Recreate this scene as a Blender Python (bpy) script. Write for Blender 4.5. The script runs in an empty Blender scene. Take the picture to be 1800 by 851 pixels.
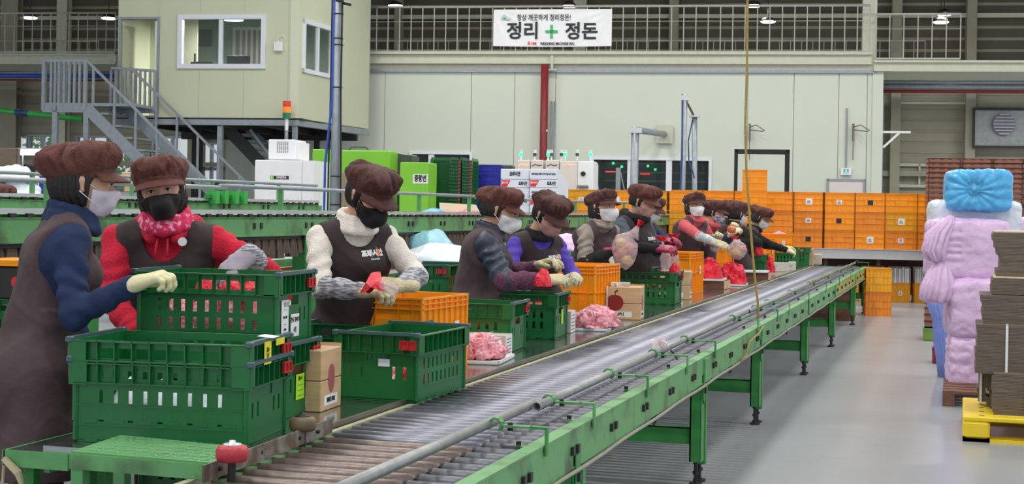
import bpy, math, random
import numpy as np
from mathutils import Vector, Matrix, Euler, noise as mnoise
# ---------------------------------------------------------------- camera, world, lights, exposure
SC = bpy.context.scene
COL = SC.collection
FOC = 2600.0
PSI = math.atan(785/FOC)          # camera looks 16.8 degrees left of the conveyor direction (+Y)
ROLL = .017
CAMZ = 1.48
PPX, PPY = 900.0, 367.0
cd = bpy.data.cameras.new('camera'); cam = bpy.data.objects.new('camera', cd); COL.objects.link(cam)
cd.sensor_fit = 'HORIZONTAL'; cd.sensor_width = 36; cd.lens = 36*FOC/1800
cd.shift_y = -(851/2-PPY)/1800
cd.clip_start = .05; cd.clip_end = 300
cam.location = (0, 0, CAMZ)
cam.rotation_euler = (Matrix.Rotation(PSI, 3, 'Z') @ Matrix.Rotation(math.pi/2, 3, 'X') @ Matrix.Rotation(ROLL, 3, 'Z')).to_euler()
SC.camera = cam
vs = SC.view_settings
vs.view_transform = 'Standard'; vs.look = 'None'; vs.gamma = 1; vs.use_curve_mapping = False
vs.exposure = 0.28
w = bpy.data.worlds.new('world'); SC.world = w; w.use_nodes = True
w.node_tree.nodes['Background'].inputs[0].default_value = (.90, .96, 1.0, 1)
w.node_tree.nodes['Background'].inputs[1].default_value = .80
def area(name, loc, sx, sy, power, color=(1, .97, .92)):
    l = bpy.data.lights.new(name, 'AREA'); l.shape = 'RECTANGLE'; l.size = sx; l.size_y = sy; l.energy = power; l.color = color
    o = bpy.data.objects.new(name, l); COL.objects.link(o); o.location = loc
    return o
for ly, n_ in ((2.5, 4), (9.5, 5), (16.5, 5), (23.5, 5), (30.0, 5)):
    for i in range(n_):
        area('high_bay_lamp', (-13.5+i*5.0, ly, 9.2), 1.3, .5, 150)
# ---------------------------------------------------------------- frames: A = along the conveyor, B = along the building
ANGB = math.radians(8.05)
FR = {'A': 0.0, 'B': ANGB}
def to_world(fr, p):
    a = FR[fr]; c, s = math.cos(a), math.sin(a)
    return Vector((p[0]*c-p[1]*s, p[0]*s+p[1]*c, p[2]))
def ray(px, py, fr='A'):
    u = (px-PPX)/FOC; v = (py-PPY)/FOC
    cr, sr = math.cos(ROLL), math.sin(ROLL)
    a = u*cr+v*sr; b = -u*sr+v*cr
    t = PSI-FR[fr]
    return (-math.sin(t)+a*math.cos(t), math.cos(t)+a*math.sin(t), -b)
def atz(px, py, z, fr='A'):
    d = ray(px, py, fr); t = (z-CAMZ)/d[2]; return (d[0]*t, d[1]*t, z)
def atx(px, py, x, fr='A'):
    d = ray(px, py, fr); t = x/d[0]; return (x, d[1]*t, CAMZ+d[2]*t)
def aty(px, py, y, fr='A'):
    d = ray(px, py, fr); t = y/d[1]; return (d[0]*t, y, CAMZ+d[2]*t)
def yat(px, x, z):
    """the y where the line (x, y, z) along the conveyor passes image column px"""
    lo, hi = 1.0, 60.0
    for _ in range(40):
        m = (lo+hi)/2
        D = x*-math.sin(PSI)+m*math.cos(PSI); a = (x*math.cos(PSI)+m*math.sin(PSI))/D; b = (CAMZ-z)/D
        if PPX+FOC*(a*math.cos(ROLL)-b*math.sin(ROLL)) < px: lo = m
        else: hi = m
    return lo
rnd = random.Random(7)
# ---------------------------------------------------------------- materials
def lin(c): return tuple(((x/255)/12.92 if x/255 <= .04045 else ((x/255+.055)/1.055)**2.4) for x in c)
MATS = {}
def mat(name, rgb, rough=.6, metal=0, var=.12, vscale=8, bump=0, bscale=40, emit=0, trans=0, alpha=1, coat=0, spec=.5, stretch=None, rgb2=None, thr=None, vdet=4):
    if name in MATS: return MATS[name]
    m = bpy.data.materials.new(name); m.use_nodes = True; nt = m.node_tree; N = nt.nodes; L = nt.links
    b = N['Principled BSDF']; c = lin(rgb)
    b.inputs['Base Color'].default_value = (*c, 1); b.inputs['Roughness'].default_value = rough; b.inputs['Metallic'].default_value = metal
    b.inputs['Specular IOR Level'].default_value = spec
    tc = N.new('ShaderNodeTexCoord'); mp = N.new('ShaderNodeMapping'); L.new(tc.outputs['Object'], mp.inputs[0])
    if stretch: mp.inputs['Scale'].default_value = stretch
    if var or rgb2:
        no = N.new('ShaderNodeTexNoise'); no.inputs['Scale'].default_value = vscale; no.inputs['Detail'].default_value = vdet
        L.new(mp.outputs[0], no.inputs[0])
        r = N.new('ShaderNodeValToRGB')
        lo, hi = thr or (.3, .7)
        r.color_ramp.elements[0].position = lo; r.color_ramp.elements[1].position = hi
        c2 = lin(rgb2) if rgb2 else tuple(min(1, x*(1+var)) for x in c)
        c1 = c if rgb2 else tuple(x*(1-var) for x in c)
        r.color_ramp.elements[0].color = (*c1, 1); r.color_ramp.elements[1].color = (*c2, 1)
        L.new(no.outputs[0], r.inputs[0]); L.new(r.outputs[0], b.inputs['Base Color'])
    if bump:
        n2 = N.new('ShaderNodeTexNoise'); n2.inputs['Scale'].default_value = bscale; n2.inputs['Detail'].default_value = 5
        L.new(mp.outputs[0], n2.inputs[0])
        bp = N.new('ShaderNodeBump'); bp.inputs['Strength'].default_value = bump; bp.inputs['Distance'].default_value = .02
        L.new(n2.outputs[0], bp.inputs['Height']); L.new(bp.outputs[0], b.inputs['Normal'])
    if emit:
        b.inputs['Emission Color'].default_value = (*c, 1); b.inputs['Emission Strength'].default_value = emit
    if trans: b.inputs['Transmission Weight'].default_value = trans
    if coat: b.inputs['Coat Weight'].default_value = coat
    if alpha < 1: b.inputs['Alpha'].default_value = alpha
    MATS[name] = m; return m
M = {}
def dm(k, *a, **kw): M[k] = mat(k, *a, **kw)
dm('floor', (154, 158, 163), .27, var=.07, vscale=.8, bump=.12, bscale=6)
dm('wall', (204, 211, 198), .5, var=.02, vscale=1)
dm('wall_joint', (178, 183, 168), .6, var=0)
dm('office', (200, 205, 178), .5, var=.025, vscale=1)
dm('siding', (158, 155, 138), .7, var=.08, vscale=2)
dm('siding_dark', (94, 87, 78), .8, var=.08, vscale=2)
dm('steel_cream', (196, 197, 180), .5, var=.05)
dm('rail_grey', (176, 176, 168), .45, var=.06)
dm('galv', (150, 158, 166), .42, metal=.35, var=.1, vscale=12)
dm('alu', (205, 208, 212), .35, metal=.6, var=.05)
dm('stainless', (160, 168, 168), .12, metal=.9, var=.1, vscale=5, bump=.03, bscale=8)
dm('roller', (136, 138, 150), .38, metal=.65, var=.16, vscale=9, stretch=(1, 3, 3))
dm('roller_short', (112, 114, 122), .42, metal=.55, var=.2, vscale=20)
dm('film_strand', (252, 214, 220), .15, var=.0, alpha=.75)
dm('roller_old', (120, 104, 98), .4, metal=.55, var=.25, vscale=25, rgb2=(150, 138, 132))
dm('dark_metal', (52, 50, 50), .5, metal=.4)
dm('machine_green', (88, 152, 92), .5, var=.16, vscale=9, bump=.08, bscale=30)
dm('machine_green_worn', (98, 158, 98), .5, rgb2=(66, 92, 62), thr=(.50, .70), vscale=5, bump=.1, bscale=30, vdet=8)
dm('leg_green', (50, 134, 62), .45, var=.18, vscale=8)
dm('yellow_worn', (158, 150, 70), .5, var=.15)
dm('cream_rail', (170, 172, 140), .5, var=.2, vscale=20)
dm('rusty', (108, 92, 78), .6, metal=.3, rgb2=(150, 146, 136), vscale=14, thr=(.4, .62))
dm('crate_green', (16, 104, 50), .36, var=.14, vscale=5, bump=.03, bscale=60)
dm('crate_green_dark', (18, 84, 44), .42, var=.12, vscale=7)
dm('crate_bar', (62, 92, 96), .42, var=.1, vscale=20)
dm('red_clip', (196, 40, 44), .4, var=.1)
dm('crate_orange', (255, 158, 18), .38, var=.06, vscale=5, bump=.03)
dm('crate_orange_deep', (236, 142, 32), .42, var=.12, vscale=4, bump=.03)
dm('crate_amber', (235, 165, 20), .42, var=.1, vscale=4)
dm('crate_blue', (36, 44, 168), .42, var=.1, vscale=4)
dm('crate_brown', (150, 96, 78), .55, var=.14, vscale=9)
dm('crate_brown_dark', (74, 42, 36), .6)
dm('white', (232, 233, 236), .5, var=.03)
dm('white_gloss', (238, 240, 244), .3, var=.02)
dm('paper', (236, 236, 238), .6, var=.02)
dm('carton_white', (222, 226, 238), .5, var=.02)
dm('carton_grey', (196, 188, 178), .6, var=.03)
dm('kraft', (206, 172, 132), .65, var=.12, vscale=5, stretch=(1, 1, 6))
dm('kraft_line', (92, 66, 48), .7)
dm('cardboard', (112, 100, 88), .8, var=.14, vscale=9, stretch=(1, 1, 5))
dm('cardboard_top', (216, 196, 168), .7, var=.04)
dm('ink', (34, 38, 44), .6, var=0)
dm('ink_red', (222, 46, 62), .5, var=.05)
dm('apple_print', (140, 30, 36), .5, var=.15)
dm('green_print', (70, 178, 116), .5, var=.03)
dm('yellow_tag', (232, 224, 40), .5, var=.04)
dm('lime_tag', (176, 232, 40), .5, var=.04)
dm('lime', (128, 200, 52), .4, var=.05, vscale=2)
dm('panel_dark', (70, 74, 72), .5)
dm('blue_pipe', (44, 84, 190), .4)
dm('green_pipe', (58, 176, 78), .4)
dm('red_pipe', (128, 34, 40), .5, var=.1)
dm('pole_blue', (38, 72, 128), .4)
dm('black', (22, 22, 24), .5, var=.1)
dm('black_soft', (26, 26, 28), .8, var=.1)
dm('rope', (160, 138, 70), .7, var=.2, vscale=60)
dm('white_frame', (222, 226, 234), .4, var=.02)
dm('glass', (70, 84, 82), .03, trans=0, alpha=.22, var=0)
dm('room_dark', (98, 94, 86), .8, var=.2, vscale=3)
dm('interior', (150, 168, 158), .7, var=.05)
dm('led_green', (30, 235, 130), .4, emit=3.0, var=0)
dm('led_red', (250, 40, 50), .4, emit=2.0, var=0)
dm('lamp_glow', (240, 246, 255), .4, emit=6.0, var=0)
dm('foliage', (120, 160, 110), .8, var=.3, vscale=6)
dm('wood', (112, 76, 60), .7, var=.25, vscale=12, stretch=(1, 6, 6))
dm('pallet_yellow', (238, 206, 40), .4, var=.08, vscale=5, bump=.05)
dm('pallet_dark', (92, 60, 40), .7, var=.2)
dm('bag_blue', (84, 176, 232), .22, var=.18, vscale=9, bump=.5, bscale=14)
dm('bag_purple', (222, 190, 228), .28, var=.07, vscale=5, bump=.55, bscale=16)
dm('bag_white', (222, 232, 240), .3, var=.04, bump=.5, bscale=16)
dm('bag_indigo', (132, 152, 220), .25, var=.1, bump=.5, bscale=16)
dm('film_pink', (248, 176, 188), .2, vscale=26, bump=.9, bscale=60, rgb2=(238, 112, 132), thr=(.42, .7))
dm('film_red', (232, 30, 56), .2, var=.1, vscale=30, bump=.8, bscale=45)
dm('film_clear', (240, 214, 220), .12, var=.05, bump=.8, bscale=50, alpha=.4)
dm('tray_white', (238, 240, 242), .35, var=.02)
dm('apple', (196, 74, 60), .35, var=.3, vscale=14, rgb2=(214, 168, 96), thr=(.45, .75))
dm('apple_yellow', (226, 196, 96), .35, var=.1, vscale=14)
dm('wheel_red', (190, 52, 66), .4, var=.1)
dm('wheel_brown', (128, 112, 84), .5, var=.1, rgb2=(84, 66, 48))
dm('bristle', (60, 50, 44), .9, rgb2=(112, 96, 84), vscale=30, stretch=(1, 3, .3), thr=(.3, .7))
# ---------------------------------------------------------------- mesh building
ORG = {}     # object name -> (frame, origin in frame)
class MB:
    def __init__(s): s.v = []; s.f = []; s.m = []
    def add(s, vs_, fs, mi=0):
        n = len(s.v); s.v.extend(vs_); s.f.extend([tuple(i+n for i in f) for f in fs]); s.m.extend([mi]*len(fs)); return s
    def box(s, x0, x1, y0, y1, z0, z1, mi=0):
        return s.add([(x0, y0, z0), (x1, y0, z0), (x1, y1, z0), (x0, y1, z0), (x0, y0, z1), (x1, y0, z1), (x1, y1, z1), (x0, y1, z1)],
                     [(0, 3, 2, 1), (4, 5, 6, 7), (0, 1, 5, 4), (1, 2, 6, 5), (2, 3, 7, 6), (3, 0, 4, 7)], mi)
    def bbox(s, x0, x1, y0, y1, z0, z1, b=.01, mi=0):
        """box with chamfered vertical edges and chamfered top"""
        b = min(b, (x1-x0)*.45, (y1-y0)*.45, (z1-z0)*.45)
        ring = [(x0+b, y0), (x1-b, y0), (x1, y0+b), (x1, y1-b), (x1-b, y1), (x0+b, y1), (x0, y1-b), (x0, y0+b)]
        cx, cy = (x0+x1)/2, (y0+y1)/2; v = []
        for z, k in ((z0, b), (z0+b, 0), (z1-b, 0), (z1, b)):
            for (x, y) in ring: v.append((x-math.copysign(k, x-cx), y-math.copysign(k, y-cy), z))
        f = [tuple(range(7, -1, -1)), tuple(range(24, 32))]
        for r in range(3):
            for i in range(8): j = (i+1) % 8; f.append((r*8+i, r*8+j, r*8+8+j, r*8+8+i))
        return s.add(v, f, mi)
    def tube(s, p0, p1, r, n=10, r1=None, mi=0, cap=True):
        p0 = Vector(p0); p1 = Vector(p1); d = (p1-p0)
        if d.length < 1e-9: return s
        d.normalize(); a = d.orthogonal().normalized(); b = d.cross(a); r1 = r if r1 is None else r1; v = []
        for p, rr in ((p0, r), (p1, r1)):
            for i in range(n):
                t = 2*math.pi*i/n; q = p+a*(rr*math.cos(t))+b*(rr*math.sin(t)); v.append(tuple(q))
        f = [(i, (i+1) % n, n+(i+1) % n, n+i) for i in range(n)]
        if cap: f += [tuple(range(n-1, -1, -1)), tuple(range(n, 2*n))]
        return s.add(v, f, mi)
    def path(s, pts, r, n=8, mi=0):
        pts = [Vector(p) for p in pts]; v = []; k = len(pts)
        prev = None
        for i, p in enumerate(pts):
            d = (pts[min(i+1, k-1)]-pts[max(i-1, 0)]).normalized()
            a = d.orthogonal().normalized() if prev is None else (prev-d*prev.dot(d)).normalized()
            prev = a; b = d.cross(a); rr = r[i] if isinstance(r, (list, tuple)) else r
            for j in range(n):
                t = 2*math.pi*j/n; v.append(tuple(p+a*(rr*math.cos(t))+b*(rr*math.sin(t))))
        f = [(i*n+j, i*n+(j+1) % n, (i+1)*n+(j+1) % n, (i+1)*n+j) for i in range(k-1) for j in range(n)]
        f += [tuple(range(n-1, -1, -1)), tuple(range((k-1)*n, k*n))]
        return s.add(v, f, mi)
    def bar(s, p0, p1, w_, h_, mi=0, up=(0, 0, 1)):
        """rectangular bar; w_ across, h_ along up"""
        p0 = Vector(p0); p1 = Vector(p1); d = (p1-p0).normalized(); u = Vector(up)
        a = d.cross(u)
        if a.length < 1e-4: a = d.cross(Vector((1, 0, 0)))
        a.normalize(); b = a.cross(d).normalized(); v = []
        for p in (p0, p1):
            for sx, sz in ((-1, -1), (1, -1), (1, 1), (-1, 1)): v.append(tuple(p+a*(sx*w_/2)+b*(sz*h_/2)))
        return s.add(v, [(3, 2, 1, 0), (4, 5, 6, 7), (0, 1, 5, 4), (1, 2, 6, 5), (2, 3, 7, 6), (3, 0, 4, 7)], mi)
    def lathe(s, prof, n=20, o=(0, 0, 0), mi=0):
        v = []; k = len(prof)
        for (r, z) in prof:
            for j in range(n):
                t = 2*math.pi*j/n; v.append((o[0]+r*math.cos(t), o[1]+r*math.sin(t), o[2]+z))
        f = [(i*n+j, i*n+(j+1) % n, (i+1)*n+(j+1) % n, (i+1)*n+j) for i in range(k-1) for j in range(n)]
        f += [tuple(range(n-1, -1, -1)), tuple(range((k-1)*n, k*n))]
        return s.add(v, f, mi)
    def poly(s, pts, th, mi=0):
        """prism of a convex or simple polygon given as 3d points; extruded by vector th"""
        n = len(pts); th = Vector(th)
        v = [tuple(p) for p in pts]+[tuple(Vector(p)+th) for p in pts]
        return s.add(v, [tuple(range(n-1, -1, -1)), tuple(range(n, 2*n))]+[(i, (i+1) % n, n+(i+1) % n, n+i) for i in range(n)], mi)
    def xf(s, mx):
        s.v = [tuple(mx @ Vector(p)) for p in s.v]; return s
def mkmesh(name, v, f, mats, mi=None, smooth=False):
    me = bpy.data.meshes.new(name); me.from_pydata([tuple(map(float, p)) for p in v], [], [tuple(map(int, q)) for q in f]); 
    for m_ in (mats if isinstance(mats, (list, tuple)) else [mats]): me.materials.append(m_)
    if mi is not None and len(me.materials) > 1: me.polygons.foreach_set('material_index', list(mi))
    if smooth: me.polygons.foreach_set('use_smooth', [True]*len(me.polygons))
    me.update(); return me
def tag(o, label=None, cat=None, group=None, kind=None):
    if label: o['label'] = label
    if cat: o['category'] = cat
    if group: o['group'] = group
    if kind: o['kind'] = kind
    return o
def thing(name, label, cat, org=(0, 0, 0), fr='A', group=None, kind=None):
    o = bpy.data.objects.new(name, None); COL.objects.link(o); o.empty_display_size = .1
    o.location = to_world(fr, org); o.rotation_euler = (0, 0, FR[fr]); ORG[o.name] = (fr, tuple(org))
    tag(o, label, cat, group, kind); return o
def obj(name, mb, mats, parent=None, fr='A', smooth=False, label=None, cat=None, group=None, kind=None, org=None):
    v = mb.v
    if parent is not None: fr, og = ORG[parent.name]
    elif org is not None: og = org
    else:
        xs = [p[0] for p in v]; ys = [p[1] for p in v]; zs = [p[2] for p in v]
        og = ((min(xs)+max(xs))/2, (min(ys)+max(ys))/2, min(zs))
    v = [(p[0]-og[0], p[1]-og[1], p[2]-og[2]) for p in v]
    me = mkmesh(name, v, mb.f, mats, mb.m, smooth)
    o = bpy.data.objects.new(name, me); COL.objects.link(o)
    ORG[o.name] = (fr, og)
    if parent is not None: o.parent = parent
    else: o.location = to_world(fr, og); o.rotation_euler = (0, 0, FR[fr])
    return tag(o, label, cat, group, kind)
def dup(src, loc, rotz=0, label=None, group=None, scale=None, cat=None):
    ch = [c for c in bpy.data.objects if c.parent == src] if src.name not in KID else KID[src.name]
    KID[src.name] = ch
    r = src.copy(); COL.objects.link(r); r.location = loc; r.rotation_euler = (0, 0, rotz)
    if scale: r.scale = scale
    if label: r['label'] = label
    if group: r['group'] = group
    if cat: r['category'] = cat
    ORG[r.name] = ('A', tuple(loc))
    _dk(src, r); return r
KID = {}
def _kids(o):
    if o.name not in KID: KID[o.name] = [c for c in bpy.data.objects if c.parent == o]
    return KID[o.name]
def _dk(src, r):
    for c in _kids(src):
        d = c.copy(); COL.objects.link(d); d.parent = r; _dk(c, d)
def text(s, size, m, parent, mx, name='lettering', align='CENTER', sx=1.0, bold=0, mesh_only=False, extr=.0004):
    """flat printed lettering; mx places the text plane (x right, y up, z out of the surface) in the parent's frame coords"""
    cu = bpy.data.curves.new(name, 'FONT'); cu.body = s; cu.size = size; cu.align_x = align; cu.align_y = 'CENTER'; cu.extrude = extr; cu.offset = bold; cu.resolution_u = 2
    o = bpy.data.objects.new('tmp_text', cu); COL.objects.link(o)
    dg = bpy.context.evaluated_depsgraph_get(); me = bpy.data.meshes.new_from_object(o.evaluated_get(dg)); 
    bpy.data.objects.remove(o); bpy.data.curves.remove(cu)
    me.name = name; me.materials.clear(); me.materials.append(m)
    fr, og = ORG[parent.name]
    me.transform(Matrix.Translation(-Vector(og)) @ mx @ Matrix.Diagonal((sx, 1, 1, 1)))
    t = bpy.data.objects.new(name, me); COL.objects.link(t); t.parent = parent; ORG[t.name] = (fr, og); return t
def face_mx(origin, right, up=(0, 0, 1)):
    r = Vector(right).normalized(); u = Vector(up); n = r.cross(u).normalized(); u = n.cross(r)
    return Matrix(((r.x, u.x, n.x, origin[0]), (r.y, u.y, n.y, origin[1]), (r.z, u.z, n.z, origin[2]), (0, 0, 0, 1)))
# ================================================================ THE SETTING
def rect(px0, py0, px1, py1, y, fr='B'):
    a = aty(px0, py1, y, fr); b = aty(px1, py0, y, fr); return a[0], b[0], min(a[2], b[2]), max(a[2], b[2])
def rbox(mb, px0, py0, px1, py1, y, th=.05, fr='B', mi=0):
    x0, x1, z0, z1 = rect(px0, py0, px1, py1, y, fr); return mb.box(x0, x1, y-th, y, z0, z1, mi)
VW = 35.6      # back wall plane (frame B)
VO = 43.5      # outer wall plane
WZ = 5.10      # top of the inner wall
mb = MB().box(-34, 14, -3, VO+.3, -.1, 0)
floor = obj('floor', mb, M['floor'], fr='B', kind='structure', org=(0, 0, 0))
xL = aty(396, 300, VW, 'B')[0]; xR = aty(1533, 300, VW, 'B')[0]
# inner wall with two window openings, the visible insulated panels as parts
wins = [rect(724, 272, 826, 340, VW), rect(1043, 283, 1246, 341, VW)]
def wall_with_holes(mb, x0, x1, z0, z1, y0, y1, holes, mi=0):
    xs = sorted({x0, x1, *[h[0] for h in holes], *[h[1] for h in holes]}); zs = sorted({z0, z1, *[h[2] for h in holes], *[h[3] for h in holes]})
    for i in range(len(xs)-1):
        for j in range(len(zs)-1):
            cx, cz = (xs[i]+xs[i+1])/2, (zs[j]+zs[j+1])/2
            if any(h[0] < cx < h[1] and h[2] < cz < h[3] for h in holes): continue
            mb.box(xs[i], xs[i+1], y0, y1, zs[j], zs[j+1], mi)
    return mb
wall = obj('wall_back', wall_with_holes(MB(), xL, xR, 0, WZ, VW+.03, VW+.2, wins), M['wall_joint'], fr='B', kind='structure', org=(0, VW, 0))
seams = [aty(p, 200, VW, 'B')[0] for p in (600, 676, 752, 828, 904, 976, 1048, 1090, 1168, 1240, 1314, 1395, 1474, 1524)]
seams = [xL, seams[0]-1.15]+seams+[xR]
for a, b in zip(seams[:-1], seams[1:]):
    hs = [(max(a, h[0]), min(b, h[1]), h[2], h[3]) for h in wins if h[0] < b and h[1] > a]
    obj('panel', wall_with_holes(MB(), a+.008, b-.008, 0, WZ-.3, VW, VW+.04, hs), M['wall'], wall)
obj('ledge', MB().box(seams[1], xR+.06, VW-.07, VW+.04, WZ-.3, WZ-.22), M['galv'], wall)
obj('upper_band', MB().box(seams[1], xR, VW-.02, VW+.03, WZ-.22, WZ+.16), M['steel_cream'], wall)
obj('corner_trim', MB().box(xR-.02, xR+.22, VW-.04, VW+.2, 0, WZ-.2), M['wall'], wall)
obj('wall_return', MB().box(xR+.04, xR+.22, VW+.2, VO, 0, WZ-.2), M['wall'], wall)
# windows in the back wall: dim machinery hall behind the panes
wn = 0
for h, bars in zip(wins, ([758], [1108, 1176])):
    wn += 1; x0, x1, z0, z1 = h
    f = MB(); t = .07
    f.box(x0-t, x1+t, VW-.05, VW+.1, z1, z1+t).box(x0-t, x1+t, VW-.05, VW+.1, z0-t, z0).box(x0-t, x0, VW-.05, VW+.1, z0, z1).box(x1, x1+t, VW-.05, VW+.1, z0, z1)
    for p in bars: bx = aty(p, 300, VW, 'B')[0]; f.box(bx-.07, bx+.07, VW-.03, VW+.08, z0, z1)
    wo = obj('window_%d' % wn, f, M['white_frame'], fr='B', kind='structure')
    obj('pane', MB().box(x0, x1, VW+.03, VW+.04, z0, z1), M['glass'], wo)
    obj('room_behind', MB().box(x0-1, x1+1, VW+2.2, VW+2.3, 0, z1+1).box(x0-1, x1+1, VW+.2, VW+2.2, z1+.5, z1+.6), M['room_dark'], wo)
    if wn == 2:
        b = MB()
        for k in range(5): b.box(x0+.1, x1-.1, VW+1.7, VW+1.8, z0-.1+k*.22, z0-.06+k*.22)
        obj('pipes_behind', b, M['galv'], wo)
        for nm, ps, mm in (('green_indicator', ((1078, 287), (1093, 293), (1139, 292), (1152, 298)), 'led_green'), ('red_indicator', ((1073, 302), (1134, 306)), 'led_red')):
            for p in ps:
                q = aty(*p, VW+1.5, 'B'); rr = .028 if nm[0] == 'g' else .014
                obj(nm, MB().box(q[0]-(rr if nm[0] == 'g' else .12), q[0]+(rr if nm[0] == 'g' else .12), q[1]-.03, q[1], q[2]-rr, q[2]+rr), M[mm], wo)
# outer wall: ribbed siding in courses with openings for the daylight windows at the left
ow = [rect(6, 240, 48, 268, VO), rect(52, 240, 97, 268, VO), rect(136, 242, 188, 270, VO), rect(270, 243, 335, 300, VO), rect(356, 254, 386, 340, VO), rect(200, 270, 262, 330, VO)]
outer = obj('wall_outer', wall_with_holes(MB(), -34, 14, 0, 12, VO, VO+.2, ow), M['siding'], fr='B', kind='structure', org=(0, VO, 0))
for k in range(int(10/.33)):
    z = .3+k*.33
    hs = [(h[0], h[1]) for h in ow if h[2]-.1 < z < h[3]+.1]
    c = MB(); cur = -33.9
    for a, b in sorted(hs): 
        if a > cur: c.box(cur, a, VO-.035, VO, z, z+.24)
        cur = max(cur, b)
    c.box(cur, 13.9, VO-.035, VO, z, z+.24)
    obj('siding_course', c, M['siding'] if z < 5.3 else M['siding_dark'], outer)
for i, h in enumerate(ow):
    f = MB(); x0, x1, z0, z1 = h; t = .05
    f.box(x0-t, x1+t, VO-.06, VO+.2, z1, z1+t).box(x0-t, x1+t, VO-.06, VO+.2, z0-t, z0).box(x0-t, x0, VO-.06, VO+.2, z0, z1).box(x1, x1+t, VO-.06, VO+.2, z0, z1).box((x0+x1)/2-.03, (x0+x1)/2+.03, VO-.05, VO+.15, z0, z1)
    if i == 4: f.box(x0, x1, VO-.05, VO+.1, (z0+z1)/2-.05, (z0+z1)/2+.05)
    wo = obj('window_%d' % (3+i), f, M['galv'], fr='B', kind='structure')
    obj('pane', MB().box(x0, x1, VO+.08, VO+.09, z0, z1), M['glass'], wo)
n_trim = 1
for p, wpx in ((20, 34), (112, 20), (345, 20), (700, 12), (1018, 22), (1574, 16), (1705, 16), (1183, 16)):
    x = aty(p, 150, VO-.2, 'B')[0]; hw = wpx/2*VO/FOC
    b = MB().box(x-hw, x+hw, VO-.42, VO-.38, 0, 10).box(x-hw, x+hw, VO-.1, VO-.06, 0, 10).box(x-.03, x+.03, VO-.38, VO-.1, 0, 10)
    obj('trim_%d' % n_trim, b, M['steel_cream'] if p in (112, 1018) else M['siding'], fr='B', kind='structure'); n_trim += 1
# long girts on the outer wall behind the gallery
for z, hh in ((5.62, .16), (7.1, .12), (2.6, .14)):
    obj('trim_%d' % n_trim, MB().box(-33, 13.5, VO-.3, VO-.14, z, z+hh), M['steel_cream'] if z > 3 else M['siding'], fr='B', kind='structure'); n_trim += 1
roof = MB(); cur = -34
for sx in (-16, -8.5, -1, 6.5):
    roof.box(cur, sx, -2, VO+.3, 9.6, 9.75); roof.box(sx, sx+1.6, 31.5, VO+.3, 9.6, 9.75); cur = sx+1.6
roof.box(cur, 14, -2, VO+.3, 9.6, 9.75)
obj('ceiling', roof, M['siding_dark'], fr='B', kind='structure', org=(0, 0, 9.6))
# gallery decks and edge beams
GZ = WZ+.16
zl = aty(100, 95, VW, 'B')[2]; zr = aty(1700, 107, VW, 'B')[2]
xo = aty(206, 90, VW, 'B')[0]; xe = aty(600, 90, VW, 'B')[0]-.3; x1530 = aty(1532, 90, VW, 'B')[0]
def beam(nm, x0, x1, z, h, label=None):
    b = MB().box(x0, x1, VW-.14, VW+.12, z-.05, z).box(x0, x1, VW-.06, VW-.02, z-h+.05, z-.05).box(x0, x1, VW-.14, VW+.12, z-h, z-h+.05).box(x0, x1, VW+.12, VO-1.2, z-.1, z)
    return obj(nm, b, M['steel_cream'], fr='B', kind='structure')
beam('trim_%d' % n_trim, -30, xo, zl, .27); n_trim += 1
beam('trim_%d' % n_trim, xe, x1530, GZ+.02, .28); n_trim += 1
beam('trim_%d' % n_trim, x1530+.05, 13, zr, .26); n_trim += 1
x = aty(1526, 50, VW+.3, 'B')[0]
obj('trim_%d' % n_trim, MB().box(x-.13, x+.2, VW+.25, VW+.5, 0, 9), M['steel_cream'], fr='B', kind='structure'); n_trim += 1
def balustrade(x0, x1, y, z, h, step, label, mt='rail_grey', r=.014, top=.028):
    t = thing('balustrade', label, 'railing', ((x0+x1)/2, y, z), 'B', group=None)
    obj('top_rail', MB().tube((x0, y, z+h), (x1, y, z+h), top, 8), M[mt], t, smooth=True)
    obj('bottom_rail', MB().box(x0, x1, y-.02, y+.02, z+.02, z+.06), M[mt], t)
    if y < 38: obj('middle_rail', MB().tube((x0, y, z+h*.68), (x1, y, z+h*.68), .008, 6), M[mt], t)
    n = max(1, int(round((x1-x0)/step)))
    first = None
    for i in range(n+1):
        if first is None: first = obj('baluster', MB().tube((x0, y, z+.04), (x0, y, z+h), r, 6), M[mt], t)
        else:
            c = first.copy(); COL.objects.link(c); c.location = (i*(x1-x0)/n, 0, 0); ORG[c.name] = ORG[first.name]
    return t
balustrade(-21.7, xo-.02, VW-.08, zl, aty(100, 23, VW-.08, 'B')[2]-zl, .245, 'cream steel balustrade of the gallery left of the raised office')
balustrade(xe+.05, x1530-.05, VW-.08, GZ, 1.13, .292, 'long cream balustrade above the pale panel wall, carrying the white banner')
balustrade(x1530+.08, 5.0, VW-.08, zr, 1.08, .302, 'cream balustrade right of the tall column, above the brown crate stacks')
zb = 5.35
balustrade(-27, -19.2, VO-1.3, zb, .98, .30, 'far balustrade on the outer side of the gallery, left of the office', r=.012)
balustrade(-17, 5, VO-1.3, zb, .98, .305, 'far balustrade behind the white banner, on the outer side of the gallery', r=.012)
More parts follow.
